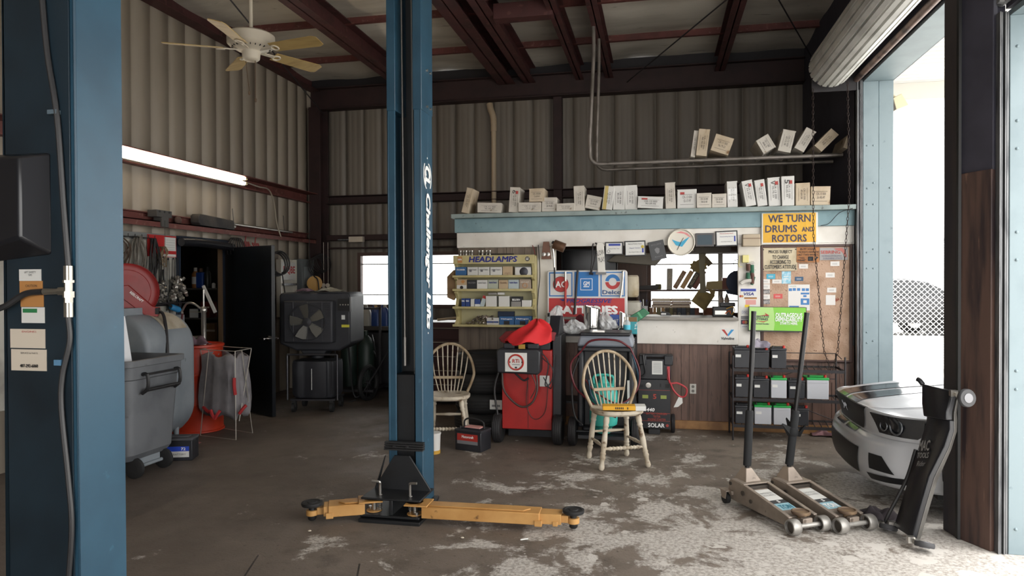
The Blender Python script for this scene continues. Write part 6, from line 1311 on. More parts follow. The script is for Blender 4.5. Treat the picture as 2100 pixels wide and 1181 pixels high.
# ================================================================ machines along the office front
mred = mat('machine_red', '#a3221f', .4, c2='#931d1b', sc=4, c3='#6b1a18', sc3=15, t3=.7)
charc = mat('charcoal_plastic', '#1d1e22', .45, c2='#26272c', sc=4)
def pneu(par, c, r, w, ax=(1, 0, 0)):
    o = MB().lathe([(r*.55, -w*.4), (r*.8, -w/2), (r*.95, -w*.42), (r, -w*.2), (r, w*.2), (r*.95, w*.42), (r*.8, w/2), (r*.55, w*.4)], c, ax, 32).build('wheel', rubber, par)
    g = MB()
    for k in (-.28, -.1, .1, .28): g.torus(V(c)+V(ax)*w*k, ax, r*.995, .003, 32, 5)
    g.build('tread', dark, o); MB().lathe([(r*.56, -w*.3), (r*.3, -w*.1), (.012, -w*.35), (.012, w*.35), (r*.3, w*.1), (r*.56, w*.3)], c, ax, 20).build('hub', mat('hub_grey', '#77777a', .5, .5), o)
    return o
M1 = thing('refrigerant_machine', 'red service machine with a round red label on pneumatic wheels with cloths on top', 'service machine', (-1.17, 6.3, 0))
MB().box(-.245, 0, .13, .22, .34, .86).build('cabinet', mred, M1, bev=.006); MB().box(-.002, -.0015, .14, .002, 0, .7).build('panel_seam', dark, M1)
MB().loft([[V((-.255, y, .665)), V((.12, y, .655)), V((.135, y, .69)), V((.14, y, .86)), V((.11, y, .885)), V((-.24, y, .885)), V((-.265, y, .86))] for y in (-.15, .02)]).build('head', charc, M1, bev=.012)
MB().box(-.18, -.156, .68, .02, -.15, .85).build('label_plate', whs, M1)
lbz = (-.08, -.157, .765)
MB().torus((lbz[0], -.1575, lbz[2]), (0, 1, 0), .066, .0085, 36, 5).build('red_ring', redi, M1); text('RTi', redi, M1, (lbz[0], -.158, lbz[2]+.012), .062, .032, bold=.025); MB().box(-.152, -.1578, .76, -.13, -.1572, .772).box(-.03, -.1578, .76, -.008, -.1572, .772).box(-.09, -.1578, .71, -.07, -.1572, .725).box(-.115, -.1578, .742, -.045, -.1572, .746).build('label_marks', blk_ink, M1)
MB().box(.22, .06, .13, .30, .40, 1.0).prism([(.05, .98), (.38, .98), (.36, 1.16), (.2, 1.17)], (.18, 0, 0), (0, 1, 0), (0, 0, 1), (.1, 0, 0)).build('side_column', charc, M1, bev=.006)
MB().box(-.2, -.12, .885, -.1, -.02, .93).box(.02, -.12, .885, .12, -.02, .93).box(-.24, .05, .86, .2, .34, .93).build('top_tray', charc, M1, bev=.005); MB().box(-.06, -.135, .885, .0, -.125, .925).build('latch', mat('latch_gold', '#a8843a', .4, .5), M1)
for x in (-.285, .275): pneu(M1, (x, .02, .135), .135, .09)
MB().box(-.25, .3, 0, .24, .4, .13).cyl((-.29, .02, .135), (.28, .02, .135), .012).build('base', charc, M1)
MB().tube([(-.22, -.1, .66), (-.19, -.14, .5), (-.05, -.15, .37), (.06, -.15, .40), (.11, -.14, .52), (.1, -.12, .68)], .0095, 8).build('hose', mat('brown_hose', '#3f2f2b', .5), M1)
MB().tube([(-.1, -.1, .66), (-.02, -.12, .6), (.03, -.12, .62)], .009, 8).tube([(.13, -.05, .85), (.2, -.06, .75), (.17, -.06, .55), (.23, -.04, .6), (.25, -.03, .82)], .006, 8).tube([(.14, -.05, .8), (.24, -.07, .7), (.22, -.05, .52), (.15, -.04, .62)], .005, 8).tube([(-.26, .0, .7), (-.31, -.02, .5), (-.28, -.02, .25)], .01, 8).build('hose', hoseM, M1)
MB().tube([(.0, -.005, .6), (-.01, -.01, .35), (.06, -.01, .23), (.16, -.01, .3), (.19, -.01, .55)], .0035, 6).tube([(.06, -.14, .66), (.1, -.15, .55), (.05, -.14, .44)], .005, 6).build('wire', mat('brown_hose'), M1)
MB().box(.11, -.003, .53, .2, 0, .63).build('notice', whs, M1)
def drape(name, M, c, pts, label, th=.006, seed=1, rz=0):       # heavy folded cloth: loft of wavy rings
    rr = random.Random(seed); rings = []
    for z, rx, ry, dx_, dy_ in pts:
        rings.append([V((dx_+rx*math.cos(a)*(1+.12*math.sin(3*a+seed)+.07*math.sin(7*a+seed*2+z*20)), dy_+ry*math.sin(a)*(1+.12*math.sin(4*a+seed)), z+.018*math.sin(5*a+seed))) for a in [2*PI*i/40 for i in range(40)]])
    return tag(MB().loft(rings).build(name, M, loc=c, rz=rz, ang=.9), label, 'cloth')
drape('red_cloth', mat('bright_red_cloth', '#d0262a', .8, c2='#c01f24', sc=4), (-1.16, 6.36, .98), [(-.05, .20, .15, -.02, -.05), (-.035, .205, .155, -.02, -.05), (.015, .19, .145, .0, -.03), (.06, .155, .12, .04, .0), (.10, .10, .09, .07, .03), (.135, .055, .05, .07, .03), (.15, .02, .02, .07, .03)], 'bright red fender cloth heaped on top of the red machine', seed=2)
drape('maroon_rag', mat('dull_red_cloth', '#8a3236', .85, c2='#75292d', sc=6), (-1.17, 6.42, .932), [(.0, .25, .2, 0, 0), (.02, .255, .2, 0, 0), (.075, .22, .16, .03, 0), (.09, .1, .1, .05, 0)], 'dull red rags spread under the bright red cloth', seed=4)

M2 = thing('recovery_machine', 'charcoal refrigerant machine with pale grey hood behind the front wooden chair', 'service machine', (-.46, 6.32, 0))
MB().box(-.23, .12, .1, .22, .42, .88).box(-.26, .02, .16, -.2, .42, .9).box(.19, .02, .16, .25, .42, .9).box(-.22, .04, .1, .22, .3, .17).build('body', charc, M2, bev=.02)
hoodM = mat('hood_grey', '#7c828c', .45)
MB().loft([[V((-.26, y, .9)), V((.25, y, .9)), V((.225, y, 1.0)), V((-.235, y, 1.0))] for y in (-.03, .40)]).build('hood', hoodM, M2, bev=.02)
MB().box(-.23, -.035, 1.0, .22, .38, 1.03).box(-.25, -.05, .86, .24, .05, .9).build('hood_lid', charc, M2, bev=.01); MB().box(-.12, .0, 1.03, -.01, .1, 1.045).build('hood_label', steelb, M2)
tq = mat('tank_turquoise', '#43b5a8', .45, c2='#3aa89c', sc=5)
tko = MB().lathe([(.06, .13), (.075, .15), (.075, .18), (.12, .21), (.125, .24), (.125, .33), (.12, .36), (.118, .36), (.125, .39), (.125, .5), (.1, .56), (.05, .58), (.03, .62), (.03, .64)], (-.02, -.02, 0), n=28).build('gas_tank', tq, M2)
MB().tube([(-.1, -.02, .55), (-.1, -.02, .64), (.06, -.02, .64), (.06, -.02, .55)], .012, 8, 3).build('tank_collar', tq, tko)
for x in (-.3, .26): pneu(M2, (x, .0, .13), .13, .075)
MB().cyl((-.3, 0, .13), (.26, 0, .13), .012).box(-.24, -.12, .09, .22, .1, .12).build('axle', charc, M2)
mr_, mbl = mat('red_hose', '#5e1a22', .45), mat('teal_hose', '#25465a', .45)
MB().tube([(-.22, -.04, .86), (-.12, -.07, .96), (.1, -.07, .965), (.22, -.05, .9)], .009, 8).tube([(-.22, -.04, .86), (-.31, -.06, .74), (-.27, -.08, .55), (-.15, -.16, .45), (0, -.17, .34), (.1, -.17, .3)], .009, 8).tube([(.22, -.05, .9), (.3, -.06, .7), (.27, -.1, .52), (.12, -.17, .42), (-.08, -.17, .52), (-.17, -.14, .62)], .0075, 8).build('red_line', mr_, M2)
MB().tube([(.24, -.05, .84), (.29, -.05, .62), (.22, -.1, .46), (.05, -.17, .36), (-.1, -.17, .46), (-.14, -.15, .62)], .009, 8).tube([(-.1, -.1, .3), (.1, -.16, .33), (.24, -.12, .34)], .008, 8).build('blue_line', mbl, M2)
MB().tube([(-.24, -.04, .8), (-.3, -.05, .6), (-.28, -.06, .3), (-.2, -.08, .2)], .009, 8).build('black_line', hoseM, M2)
MB().box(.19, -.0, .3, .21, .02, .6).build('edge_label', whs, M2)
# rack behind the machines with clutter on it
rk = thing('steel_rack', 'black slotted-angle rack behind the service machines', 'rack', (-.6, 6.95, 0))
RX1 = atY(1305, 800, 6.78).x+.6
for z in (.955, .30): MB().box(-.5, -.17, z, RX1, .17, z+.02).build('shelf', mat('dark_steel'), rk)
for x in (-.5, RX1-.04):
    for y in (-.17, .15): MB().box(x, y, 0, x+.04, y+.006, .98).box(x, y, 0, x+.006, y+.03, .98).build('upright', mat('dark_steel'), rk)
hl_ = MB(); [hl_.cyl((RX1-.02, -.1725, .08+k*.045), (RX1-.02, -.1705, .08+k*.045), .007, n=8) for k in range(20)]; hl_.build('slot_holes', mat('pale_wire'), rk)
RT = .976
def rp(px, Y=6.9): q = atY(px, 700, Y); return V((q.x, Y, RT))
mir = mat('polished_steel', '#d8d6d2', .08, 1)
for px, r, h, Yc, lab in ((1214, .083, .26, 6.86, 'large slant-cut polished exhaust tip standing on the rack'), (1277, .034, .21, 6.84, 'slim slant-cut polished exhaust tip standing on the rack')):
    t = thing('exhaust_tip', lab, 'exhaust tip', rp(px, Yc)); n = 36
    ring = lambda rr_, f: [V((rr_*math.cos(2*PI*i/n), rr_*math.sin(2*PI*i/n), f(rr_*math.cos(2*PI*i/n)))) for i in range(n)]
    MB().loft([ring(r*.55, lambda x: 0), ring(r*.6, lambda x: .03), ring(r, lambda x: .045), ring(r, lambda x: h-x*.28*(1 if r > .05 else 1.5)), ring(r-.004, lambda x: h-x*.28*(1 if r > .05 else 1.5)), ring(r-.004, lambda x: .05), ring(.003, lambda x: .05)]).build('tube', mir, t, ang=.4); MB().lathe([(r*.56, 0), (r*.62, .003), (r*.62, .03), (r*.56, .033)], n=28).build('collar', steelb, t)
plas = bpy.data.materials.new('clear_bag'); plas.use_nodes = True; _n = plas.node_tree; _b = _n.nodes['Principled BSDF']; _b.inputs['Base Color'].default_value = (.75, .76, .76, 1); _b.inputs['Roughness'].default_value = .18; _b.inputs['Alpha'].default_value = .55
def bag(label, c, sx, sy, h, seed):
    rr = random.Random(seed); pr_ = [rr.uniform(0, 6) for _ in range(8)]; rings = []
    for j in range(15):
        v = j/14; k = math.sin(PI*min(.98, .12+v*.85))**.7; row = []
        for i in range(30):
            a = 2*PI*i/30; q = 1+.13*math.sin(3*a+pr_[0]+5*v)+.11*math.sin(7*a+pr_[1]-9*v)+.07*math.sin(12*a+pr_[2]+14*v)
            row.append(V((sx*k*q*math.cos(a)+.02*math.sin(6*v+pr_[3]), sy*k*q*math.sin(a), .004+h*v+.012*math.sin(5*a+8*v)*v)))
        rings.append(row)
    return tag(MB().loft(rings).build('plastic_bag', plas, loc=c, ang=.35), label, 'plastic bag')
bag('clear crumpled plastic bag beside the khaki display, behind the red cloth', tuple(rp(1118, 7.0)+V((0, 0, .07))), .1, .09, .17, 11) if 0 else None
bag('tall clear plastic bag between the red cloth and the white post', tuple(rp(1142, 6.9)), .08, .08, .26, 12)
bag('low clear plastic bag at the left foot of the large exhaust tip', tuple(rp(1180, 6.78)), .09, .07, .13, 13)
bag('clear plastic bag between the two polished exhaust tips', tuple(rp(1245, 6.85)), .08, .08, .2, 14)
bag('clear plastic bag lying on the front edge of the rack', tuple(rp(1167, 6.79)), .07, .05, .08, 15)
cloth('maroon_rag', mat('maroon_cloth', '#5f1f2a', .85), tuple(rp(1180, 7.0)), .24, .14, .19, 31, 'dark maroon cloth behind the low plastic bag on the rack', 'cloth')
bottle('spray_can', 'pale spray can beside the red cloth on the rack', tuple(rp(1126, 6.86)), .033, .2, mat('can_pale', '#9fa9ad', .35, .3), capb, 'spray can', lab=whs)
gf = thing('green_folder', 'green folded funnel sticking up behind the slim exhaust tip', 'funnel', rp(1276, 7.0)+V((0, 0, .0)), rot=(0, .95, 0)); MB().prism([(-.05, .0), (.05, .02), (.045, .30), (-.03, .28)], (0, 0, .0), (1, 0, 0), (0, 0, 1), (0, .03, 0)).build('body', mat('dark_green_plastic', '#1f6a45', .4), gf, bev=.006); MB().box(-.03, -.001, .2, .04, 0, .22).build('seam', mat('light_green', '#4a9a6a', .4), gf)
gf.location.z += .06
t = thing('blue_carton', 'small blue carton between the exhaust tips on the rack', 'box', rp(1261, 6.98)); MB().box(-.05, 0, 0, .05, .08, .18).build('body', mat('can_blue'), t, bev=.003); text('DOT', wh, t, (0, -.0012, .12), .07, .03, bold=.025)
t = thing('teal_carton', 'teal and white carton at the right end of the rack', 'box', rp(1297, 6.86)); MB().box(-.045, 0, 0, .045, .12, .165).build('body', mat('teal_carton', '#2f8f98', .5, c2='#d8dcdc', sc=12, lo=.55, hi=.58), t, bev=.003); MB().box(-.045, -.001, .12, .045, 0, .165).build('brown_flap', mat('brown_carton'), t)
bottle('water_bottle', 'clear water bottle with a cyan label on the rack', tuple(rp(1286, 6.8)), .033, .17, mat('clear_plastic', '#c9d4d8', .15, alpha=.6), capw, lab=mat('cyan_label', '#4fb8cf', .5))
t = thing('chrome_cup', 'small chrome cup beside the slim exhaust tip', 'cup', rp(1263, 6.8)); MB().lathe([(.04, 0), (.045, .06), (.042, .06), (.038, .004), (0, .004)], n=20).build('cup', mir, t); MB().torus((0, 0, .06), (0, 0, 1), .0435, .002, 20, 5).build('rim', steelb, t)
# tyres stacked in the corner
tyx = atY(997, 800, 6.88).x
for k in range(4):
    t = thing('tyre', ('bottom', 'second from bottom', 'third from bottom', 'top')[k]+' tyre of the stack left of the red machine', 'tyre', (tyx+.012*(k % 2), 6.86, k*.195), 0, 'stacked tyres')
    MB().lathe([(.2, .015), (.26, .0), (.30, .02), (.315, .05), (.315, .145), (.30, .175), (.27, .195), (.2, .18), (.19, .1)], n=40).build('carcass', rubber, t); g = MB()
    for z in (.07, .1, .13): g.torus((0, 0, z), (0, 0, 1), .316, .003, 40, 4)
    g.build('tread_groove', dark, t)
t = thing('paper_tag', 'crumpled pale paper tag tucked in the stacked tyres', 'tag', atY(1017, 830, 6.50)); MB().box(-.06, 0, -.045, .06, .004, .045).build('sheet', whs, t); MB().box(-.04, -.001, -.02, .04, 0, .0).build('print', mat('grey_ink'), t)
# ---- battery charger pair
chY = 6.93
c0 = atY(1312, 880, chY); c1 = atY(1378, 880, chY)
bc = thing('battery_charger', 'black wheeled battery charger with red lines against the brown panelling', 'battery charger', ((c0.x+c1.x)/2-.01, chY, 0))
MB().box(-.16, 0, .05, .15, .2, .53).build('case', mat('charger_black', '#1d1e22', .4), bc, bev=.004)
for z in (.425, .125, .2): MB().box(-.155, -.001, z, .145, 0, z+.003).build('red_line', mat('charger_red', '#a03a30', .5), bc)
MB().lathe([(.03, 0), (.026, .012), (0, .013)], (-.06, 0, .475), (0, -1, 0), 16).cyl((-.06, -.012, .475), (-.06, -.03, .475), .012, n=10).build('dial', steelb, bc); MB().box(.05, -.008, .46, .062, 0, .49).box(.1, -.004, .45, .14, 0, .49).box(-.14, -.004, .45, -.11, 0, .48).build('switch', mat('black'), bc)
for x in (-.09, .085): MB().box(x-.028, -.003, .345, x+.028, 0, .378).build('meter', mat('meter_green', '#8e9a4a', .5), bc)
text('5', mat('charger_red'), bc, (0, -.0015, .365), .03, .045, bold=.025); text('440', wh, bc, (-.04, -.0015, .235), .075, .032, bold=.025, shear=.2); text('BATTERY CHARGER/\nTESTER\nENGINE STARTER', mat('charger_red'), bc, (.02, -.0015, .17), .2, .075, bold=.01); text('SOLAR', wh, bc, (.015, -.0015, .085), .155, .038, bold=.025); MB().lathe([(.014, 0), (.014, .001), (0, .002)], (.12, 0, .085), (0, -1, 0), 14).build('sun_mark', mat('charger_red'), bc)
pneu(bc, (.175, .1, .09), .09, .04); pneu(bc, (-.18, .1, .09), .09, .04); MB().box(-.06, -.02, 0, .05, .1, .05).build('foot', mat('black_plastic'), bc, bev=.004)
jp = thing('jump_pack', 'black portable jump pack standing on the wheeled battery charger', 'jump pack', bc.location+V((.0, .0, .531)))
MB().box(-.145, 0, 0, .155, .18, .2).box(-.15, -.01, .14, -.08, .18, .235).box(.09, -.01, .14, .175, .18, .235).box(-.1, .04, .21, .12, .12, .24).build('case', charc, jp, bev=.008); MB().box(-.025, -.002, .05, .075, 0, .18).build('label', whs, jp); tb = MB(); [tb.box(-.015, -.0025, .065+.012*k, .065, -.002, .069+.012*k) for k in range(9)]; tb.build('label_print', mat('grey_ink'), jp)
MB().tube([(-.11, -.02, .24), (-.1, -.03, .15), (-.09, -.02, .06), (-.14, -.03, .02), (-.17, 0, .06)], .01, 8).build('lead', hoseM, jp)
MB().tube([(.13, .0, .12), (.135, -.03, .02), (.15, -.02, -.03), (.22, -.01, -.03), (.3, .0, -.08), (.29, 0, -.15), (.24, 0, -.16), (.18, -.01, -.1), (.15, -.02, -.03)], .009, 8).box(.118, -.012, .0, .145, .0, .13).build('red_lead', mat('red_lead_bright', '#b03a40', .5), jp)
MB().prism([(.23, -.16), (.26, -.16), (.265, -.22), (.22, -.26), (.18, -.265), (.21, -.2)], (0, -.005, 0), (1, 0, 0), (0, 0, 1), (0, .004, 0)).build('paper_tag', whs, jp)
# ---- wire rack of batteries
BX0, BX1 = atY(1503, 820, 6.8).x, atY(1733, 820, 6.8).x
br_ = thing('battery_rack', 'black wire rack with three rows of batteries beside the doorway', 'rack', (BX0, 6.8, 0)); Wd = BX1-BX0
zt = [atY(1600, y, 6.8).z for y in (873, 818, 757)]
for z in zt:
    mb = MB().box(0, -.005, z-.028, Wd, .0, z).box(0, .33, z-.02, Wd, .335, z).box(0, 0, z-.02, .005, .33, z).box(Wd-.005, 0, z-.02, Wd, .33, z)
    for k in range(17): x = .02+k*(Wd-.04)/16; mb.cyl((x, 0, z-.004), (x+.04, .33, z-.004), .004, n=5)
    mb.build('shelf', mat('dark_steel'), br_)
for x in (0, Wd):
    for y in (.0, .33): MB().cyl((x, y, 0 if y else .0), (x, y, zt[2]+.12), .008, n=8).build('post', mat('dark_steel'), br_)
MB().cyl((0, .33, zt[2]+.12), (Wd, .33, zt[2]+.12), .004, n=5).cyl((0, .33, zt[1]+.15), (Wd, .33, zt[1]+.15), .004, n=5).cyl((Wd, .33, zt[2]+.12), (Wd, .12, zt[2]+.09), .004, n=5).cyl((.03, .335, zt[1]), (Wd-.2, .335, zt[2]), .004, n=5).cyl((Wd, .335, zt[0]), (.3, .335, zt[1]), .004, n=5).build('brace', mat('dark_steel'), br_)
gcase = mat('grey_white_case', '#b8bac0', .4); glid = mat('bright_green_lid', '#23a04a', .4); blid = mat('black_lid', '#2b2c31', .5)
z6 = lambda v: 1380+v/4.375
for row, x0, x1, h, M, ld, lab, tg in ((2, 545, 700, .2, bcase, blid, 'black battery at the left end of the top rack shelf', 1), (2, 712, 868, .18, bcase, blid, 'black battery under the striped rag on the top rack shelf', 0), (2, 876, 1025, .2, bcase, blid, 'black battery with a white tag at the right of the top rack shelf', 1),
    (1, 553, 700, .2, bcase, blid, 'black battery at the left end of the middle rack shelf', 1), (1, 716, 868, .19, bcase, blid, 'second black battery from the left on the middle rack shelf', 1), (1, 874, 1027, .2, gcase, glid, 'small green-lidded pale battery on the middle rack shelf', 1), (1, 1033, 1190, .18, bcase, blid, 'black battery between the two green-lidded ones on the middle shelf', 1), (1, 1196, 1405, .21, gcase, glid, 'large green-lidded battery with white capital letters on the middle rack shelf', 0),
    (0, 553, 718, .18, bcase, blid, 'black battery at the left end of the bottom rack shelf', 1), (0, 726, 890, .19, gcase, glid, 'left green-lidded pale battery on the bottom rack shelf', 1), (0, 898, 1063, .19, gcase, glid, 'right green-lidded pale battery on the bottom rack shelf', 0), (0, 1085, 1225, .17, bcase, blid, 'black battery at the right of the bottom rack shelf', 1)):
    a, b = atY(z6(x0), 800, 6.83).x, atY(z6(x1), 800, 6.83).x; w = b-a
    t = battery('car_battery', lab, ((a+b)/2, 6.92, zt[row]+.001), 0, M, ld, w-.012, .18, h, 'batteries on the wire rack', whs if tg else None, post=(1, 1 if x1-x0 < 200 else 1))
    if w > .2: text('INTERSTATE', wh, t, (0, -.0915, h*.76), w*.85, h*.13, bold=.025); MB().box(.03, -.0915, .05, .09, -.09, .08).build('label', whs, t)
    hb = MB().box(-w*.42, -.0925, h*.72, w*.42, -.09, h*.75); hb.build('rib', M, t)
cloth('rag', mat('striped_rag', '#8a8590', .85, c2='#6b6672', sc=14), (atY(1557, 740, 6.9).x, 6.9, zt[2]+.182), .16, .16, .1, 41, 'pale striped rag on a battery of the top rack shelf')
cloth('rag', mat('pink_rag2', '#8a666a', .9, c2='#6f5054', sc=9), tuple(atZ(1688, 893, .003)), .2, .13, .05, 42, 'pinkish rag on the floor by the foot of the battery rack')

# ---- wooden chairs
paint = mat('worn_cream_paint', '#c2b8a6', .55, c2='#a3957f', sc=8, c3='#6b5540', sc3=16, t3=.6)
barew = mat('bare_worn_wood', '#a8977e', .6, c2='#8a7558', sc=6, stretch=(3, 3, 1))
BW = .232
def windsor(name, label, loc, rz, rail=True):      # front = -y
    c = thing(name, label, 'chair', loc, rz, 'worn spindle-back chairs')
    seat = [(.19*math.cos(a)*(1.08 if math.sin(a) < 0 else 1), .19*math.sin(a)*1.0, 0) for a in [2*PI*i/40 for i in range(40)]]
    def sr(k, z): return [V((math.copysign(abs(math.cos(a))**.7, math.cos(a))*.205*k, math.copysign(abs(math.sin(a))**.75, math.sin(a))*.2*k, z)) for a in [2*PI*i/44 for i in range(44)]]
    MB().loft([sr(.93, .415), sr(1, .43), sr(1.0, .447), sr(.96, .455), sr(.6, .444), sr(.05, .442)]).build('seat', paint, c)
    def turned(a, b, M, nm='leg'):
        a, b = V(a), V(b); l = (b-a).length
        prof = [(.017, 0), (.024, .03), (.024, .06), (.019, .075), (.025, .09), (.019, .1), (.021, .16), (.024, .22), (.019, .29), (.024, .30), (.019, .315), (.025, .33), (.02, .345), (.016, .37), (.022, .395), (.023, .415), (.014, .43)]
        return MB().lathe([(r, h*l/.43) for r, h in prof], a, b-a, 16).build(nm, M, c)
    top = [(-.13, -.13), (.13, -.13), (.14, .13), (-.14, .13)]; bot = [(-.2, -.185), (.2, -.185), (.17, .2), (-.17, .2)]
    for (x, y), (X, Y) in zip(top, bot): turned((x, y, .425), (X, Y, .0), paint)
    lerp = lambda i, t: V((top[i][0]+(bot[i][0]-top[i][0])*t, top[i][1]+(bot[i][1]-top[i][1])*t, .425*(1-t)))
    for i, j, t in ((0, 3, .58), (1, 2, .58), (2, 3, .45)):
        a, b = lerp(i, t), lerp(j, t); MB().lathe([(.009, 0), (.011, .3), (.017, .5), (.011, .7), (.009, 1)] if 0 else [(.009, 0), (.012, (b-a).length*.3), (.016, (b-a).length*.5), (.012, (b-a).length*.7), (.009, (b-a).length)], a, b-a, 12).build('stretcher', paint, c)
    a, b = (lerp(0, .62)+lerp(1, .62)*0), lerp(1, .62); l = (b-a).length
    MB().lathe([(.01, 0)]+[(.012+.006*(k % 2), l*(.12+.76*k/18)) for k in range(19)]+[(.01, l)], a, b-a, 12).build('front_stretcher', paint, c)
    bow = [V((.175*1.12*math.copysign(abs(math.cos(t))**.8, math.cos(t)) if False else BW*math.cos(t), .15+.11*math.sin(t)*.9, .61+.285*math.sin(t))) for t in [PI*i/20 for i in range(21)]]
    pts = [V((.165, .13, .44)), V((.205, .14, .53))]+bow+[V((-.205, .14, .53)), V((-.165, .13, .44))]
    MB().tube(pts, .0135, 10, 3).build('bow', barew, c)
    n = 8
    for k in range(n):
        u = -1+2*(k+.5)/n; tt = math.acos(max(-1, min(1, u*.86))); e = V((BW*math.cos(tt), .15+.099*math.sin(tt), .61+.285*math.sin(tt)))
        s = V((u*.115, .15, .445)); MB().tube([s, s*.5+e*.5+V((u*.01, -.005, 0)), e], .0062, 7, 4).build('spindle', paint, c)
    if rail: MB().box(-.15, .128, .575, .13, .142, .60).build('back_rail', barew, c, bev=.003)
    return c
ch1 = windsor('wooden_chair', 'worn cream spindle-back chair in the open, yellow carton on its seat', (-.335, 5.77, 0), .43)
ch2 = dup(ch1, (-1.905, 6.2, 0), .2, 'worn cream spindle-back chair half hidden behind the blue lift column')
yb = thing('filter_carton', 'yellow and white flat carton lying on the wooden chair seat', 'box', (-.27, 5.68, .458), .12)
MB().box(-.17, -.05, 0, .17, .06, .035).build('carton', mat('carton_yellow', '#dba21c', .45), yb, bev=.003); MB().box(.09, -.052, -.0005, .172, .062, .036).build('white_end', whs, yb); text('IIIII 1', blk_ink, yb, (-.02, -.0508, .018), .1, .016, bold=.025)
# battery on the floor
q = atZ(962, 926); fb2 = battery('car_battery', 'black battery with a red label and carrying loop on the open floor', (q.x+.01, q.y+.1, 0), -.28, bcase, blid, .265, .18, .2, post=(0, 1))
MB().box(-.11, -.0925, .09, .1, -.09, .15).build('red_label', redi, fb2); MB().box(-.11, -.0925, .06, .1, -.09, .09).build('grey_label', mat('label_grey', '#77777a', .5), fb2); text('Motorcraft', wh, fb2, (-.0, -.0927, .125), .12, .022, bold=.025)
MB().tube([(-.09, 0, .19), (-.08, 0, .255), (0, 0, .275), (.1, 0, .25), (.115, 0, .19)], .008, 8).build('carry_loop', rubber, fb2); MB().box(-.05, -.06, .2, .1, .03, .208).build('top_sticker', mat('pink_print'), fb2)
bk_ = thing('paint_bucket', 'white bucket with a yellow foot behind the lift column', 'bucket', (atY(888, 880, 5.8).x, 5.8, 0)); MB().lathe([(.06, 0), (.065, .16), (.07, .17), (.07, .18), (0, .181)], n=24).build('pail', whs, bk_); MB().lathe([(.062, .0), (.064, .03), (.06, .03)], n=24).build('yellow_band', mat('yellow_cap'), bk_)

# added fill light brightening the office, unseen behind the header board
of = thing('added_office_light', 'added flat white fill light inside the office, out of view', 'light', (.1, 8.3, OZ-.075))
MB().box(-.6, -.15, 0, .6, .15, .055).build('housing', mat('white_enamel'), of, bev=.004)
MB().box(-.57, -.12, -.012, .57, .12, 0).build('fill_panel', mat('added_fill_glow', '#fff1dc', .5, em=5.0), of)

# ================================================================ silver car nosing in through the doorway
K = .80
silver = mat('silver_white_paint', '#bcbec2', .22, .1)
stripe = mat('dark_stripe_gloss', '#1d1e22', .12)
cblack = mat('car_black_plastic', '#0f1013', .45)
lens = mat('smoked_lens', '#1a1c20', .08)
car = thing('sports_car', 'silver sports car with dark bonnet stripes nosing in through the doorway', 'car', (1.31, 5.44, 0))
PR = [(.16, .17), (.05, .2), (.0, .30), (-.01, .44), (.01, .54), (.05, .585), (.075, .60), (.06, .69), (.03, .79), (.05, .82), (.14, .85), (.5, .90), (1.0, .945), (1.5, .985)]
def prof_pt(t):
    t = max(0, min(len(PR)-1.0001, t)); i = int(t); f = t-i
    g = lambda k: V((PR[max(0, min(len(PR)-1, k))][0], PR[max(0, min(len(PR)-1, k))][1], 0))
    a, b, c, d = g(i-1), g(i), g(i+1), g(i+2)
    if i in (): return b.lerp(c, f)
    return .5*((2*b)+(c-a)*f+(2*a-5*b+4*c-d)*f*f+(3*b-a-3*c+d)*f**3)
def BP(y, t, off=0):          # y lateral in real metres, t along the centre profile -> point in car space (x back, y, z) scaled
    def raw(y, t):
        p = prof_pt(t); s = min(abs(y)/.94, 1.02)
        c = .07*s**2+.30*s**4.5+.12*max(0, s-.85)/.15
        c *= max(.35, 1-max(0, p.x-.1)*.9) if p.x > .1 else 1
        z = p.y
        if t > 8: z -= (.055*s**2+.085*s**5)*min(1, (t-8)/2)-.02*math.exp(-((s-.42)/.1)**2)*min(1, max(0, t-9)/2)
        if t < 2: z += .05*s**4
        # brow between grille and headlamps
        return V((p.x+c, y, z))
    p = raw(y, t)
    if off:
        e = .01; n = (raw(y+e, t)-raw(y-e, t)).cross(raw(y, t+.05)-raw(y, t-.05)).normalized()
        if n.x > .2 and t < 9: n = -n
        if t >= 9 and n.z < 0: n = -n
        p = p+n*off
    return p*K
TN = len(PR)-1
MB().grid(lambda u, v: BP(-.94+1.88*u, v*TN), 56, 78).build('front_shell', silver, car, ang=1.0)
def patch2(nm, M, fy0, fy1, t0, t1, off=.006, nu=14, nv=10, par=None):
    return MB().grid(lambda u, v: BP(fy0(v)+(fy1(v)-fy0(v))*u, t0+(t1-t0)*v, off), nu, nv).build(nm, M, par or car, ang=.9)
L2 = lambda a, b: (lambda v: a+(b-a)*v)
patch2('grille', cblack, L2(-.36, -.50), L2(.36, .50), 6.1, 8.35, .008, 20, 10)
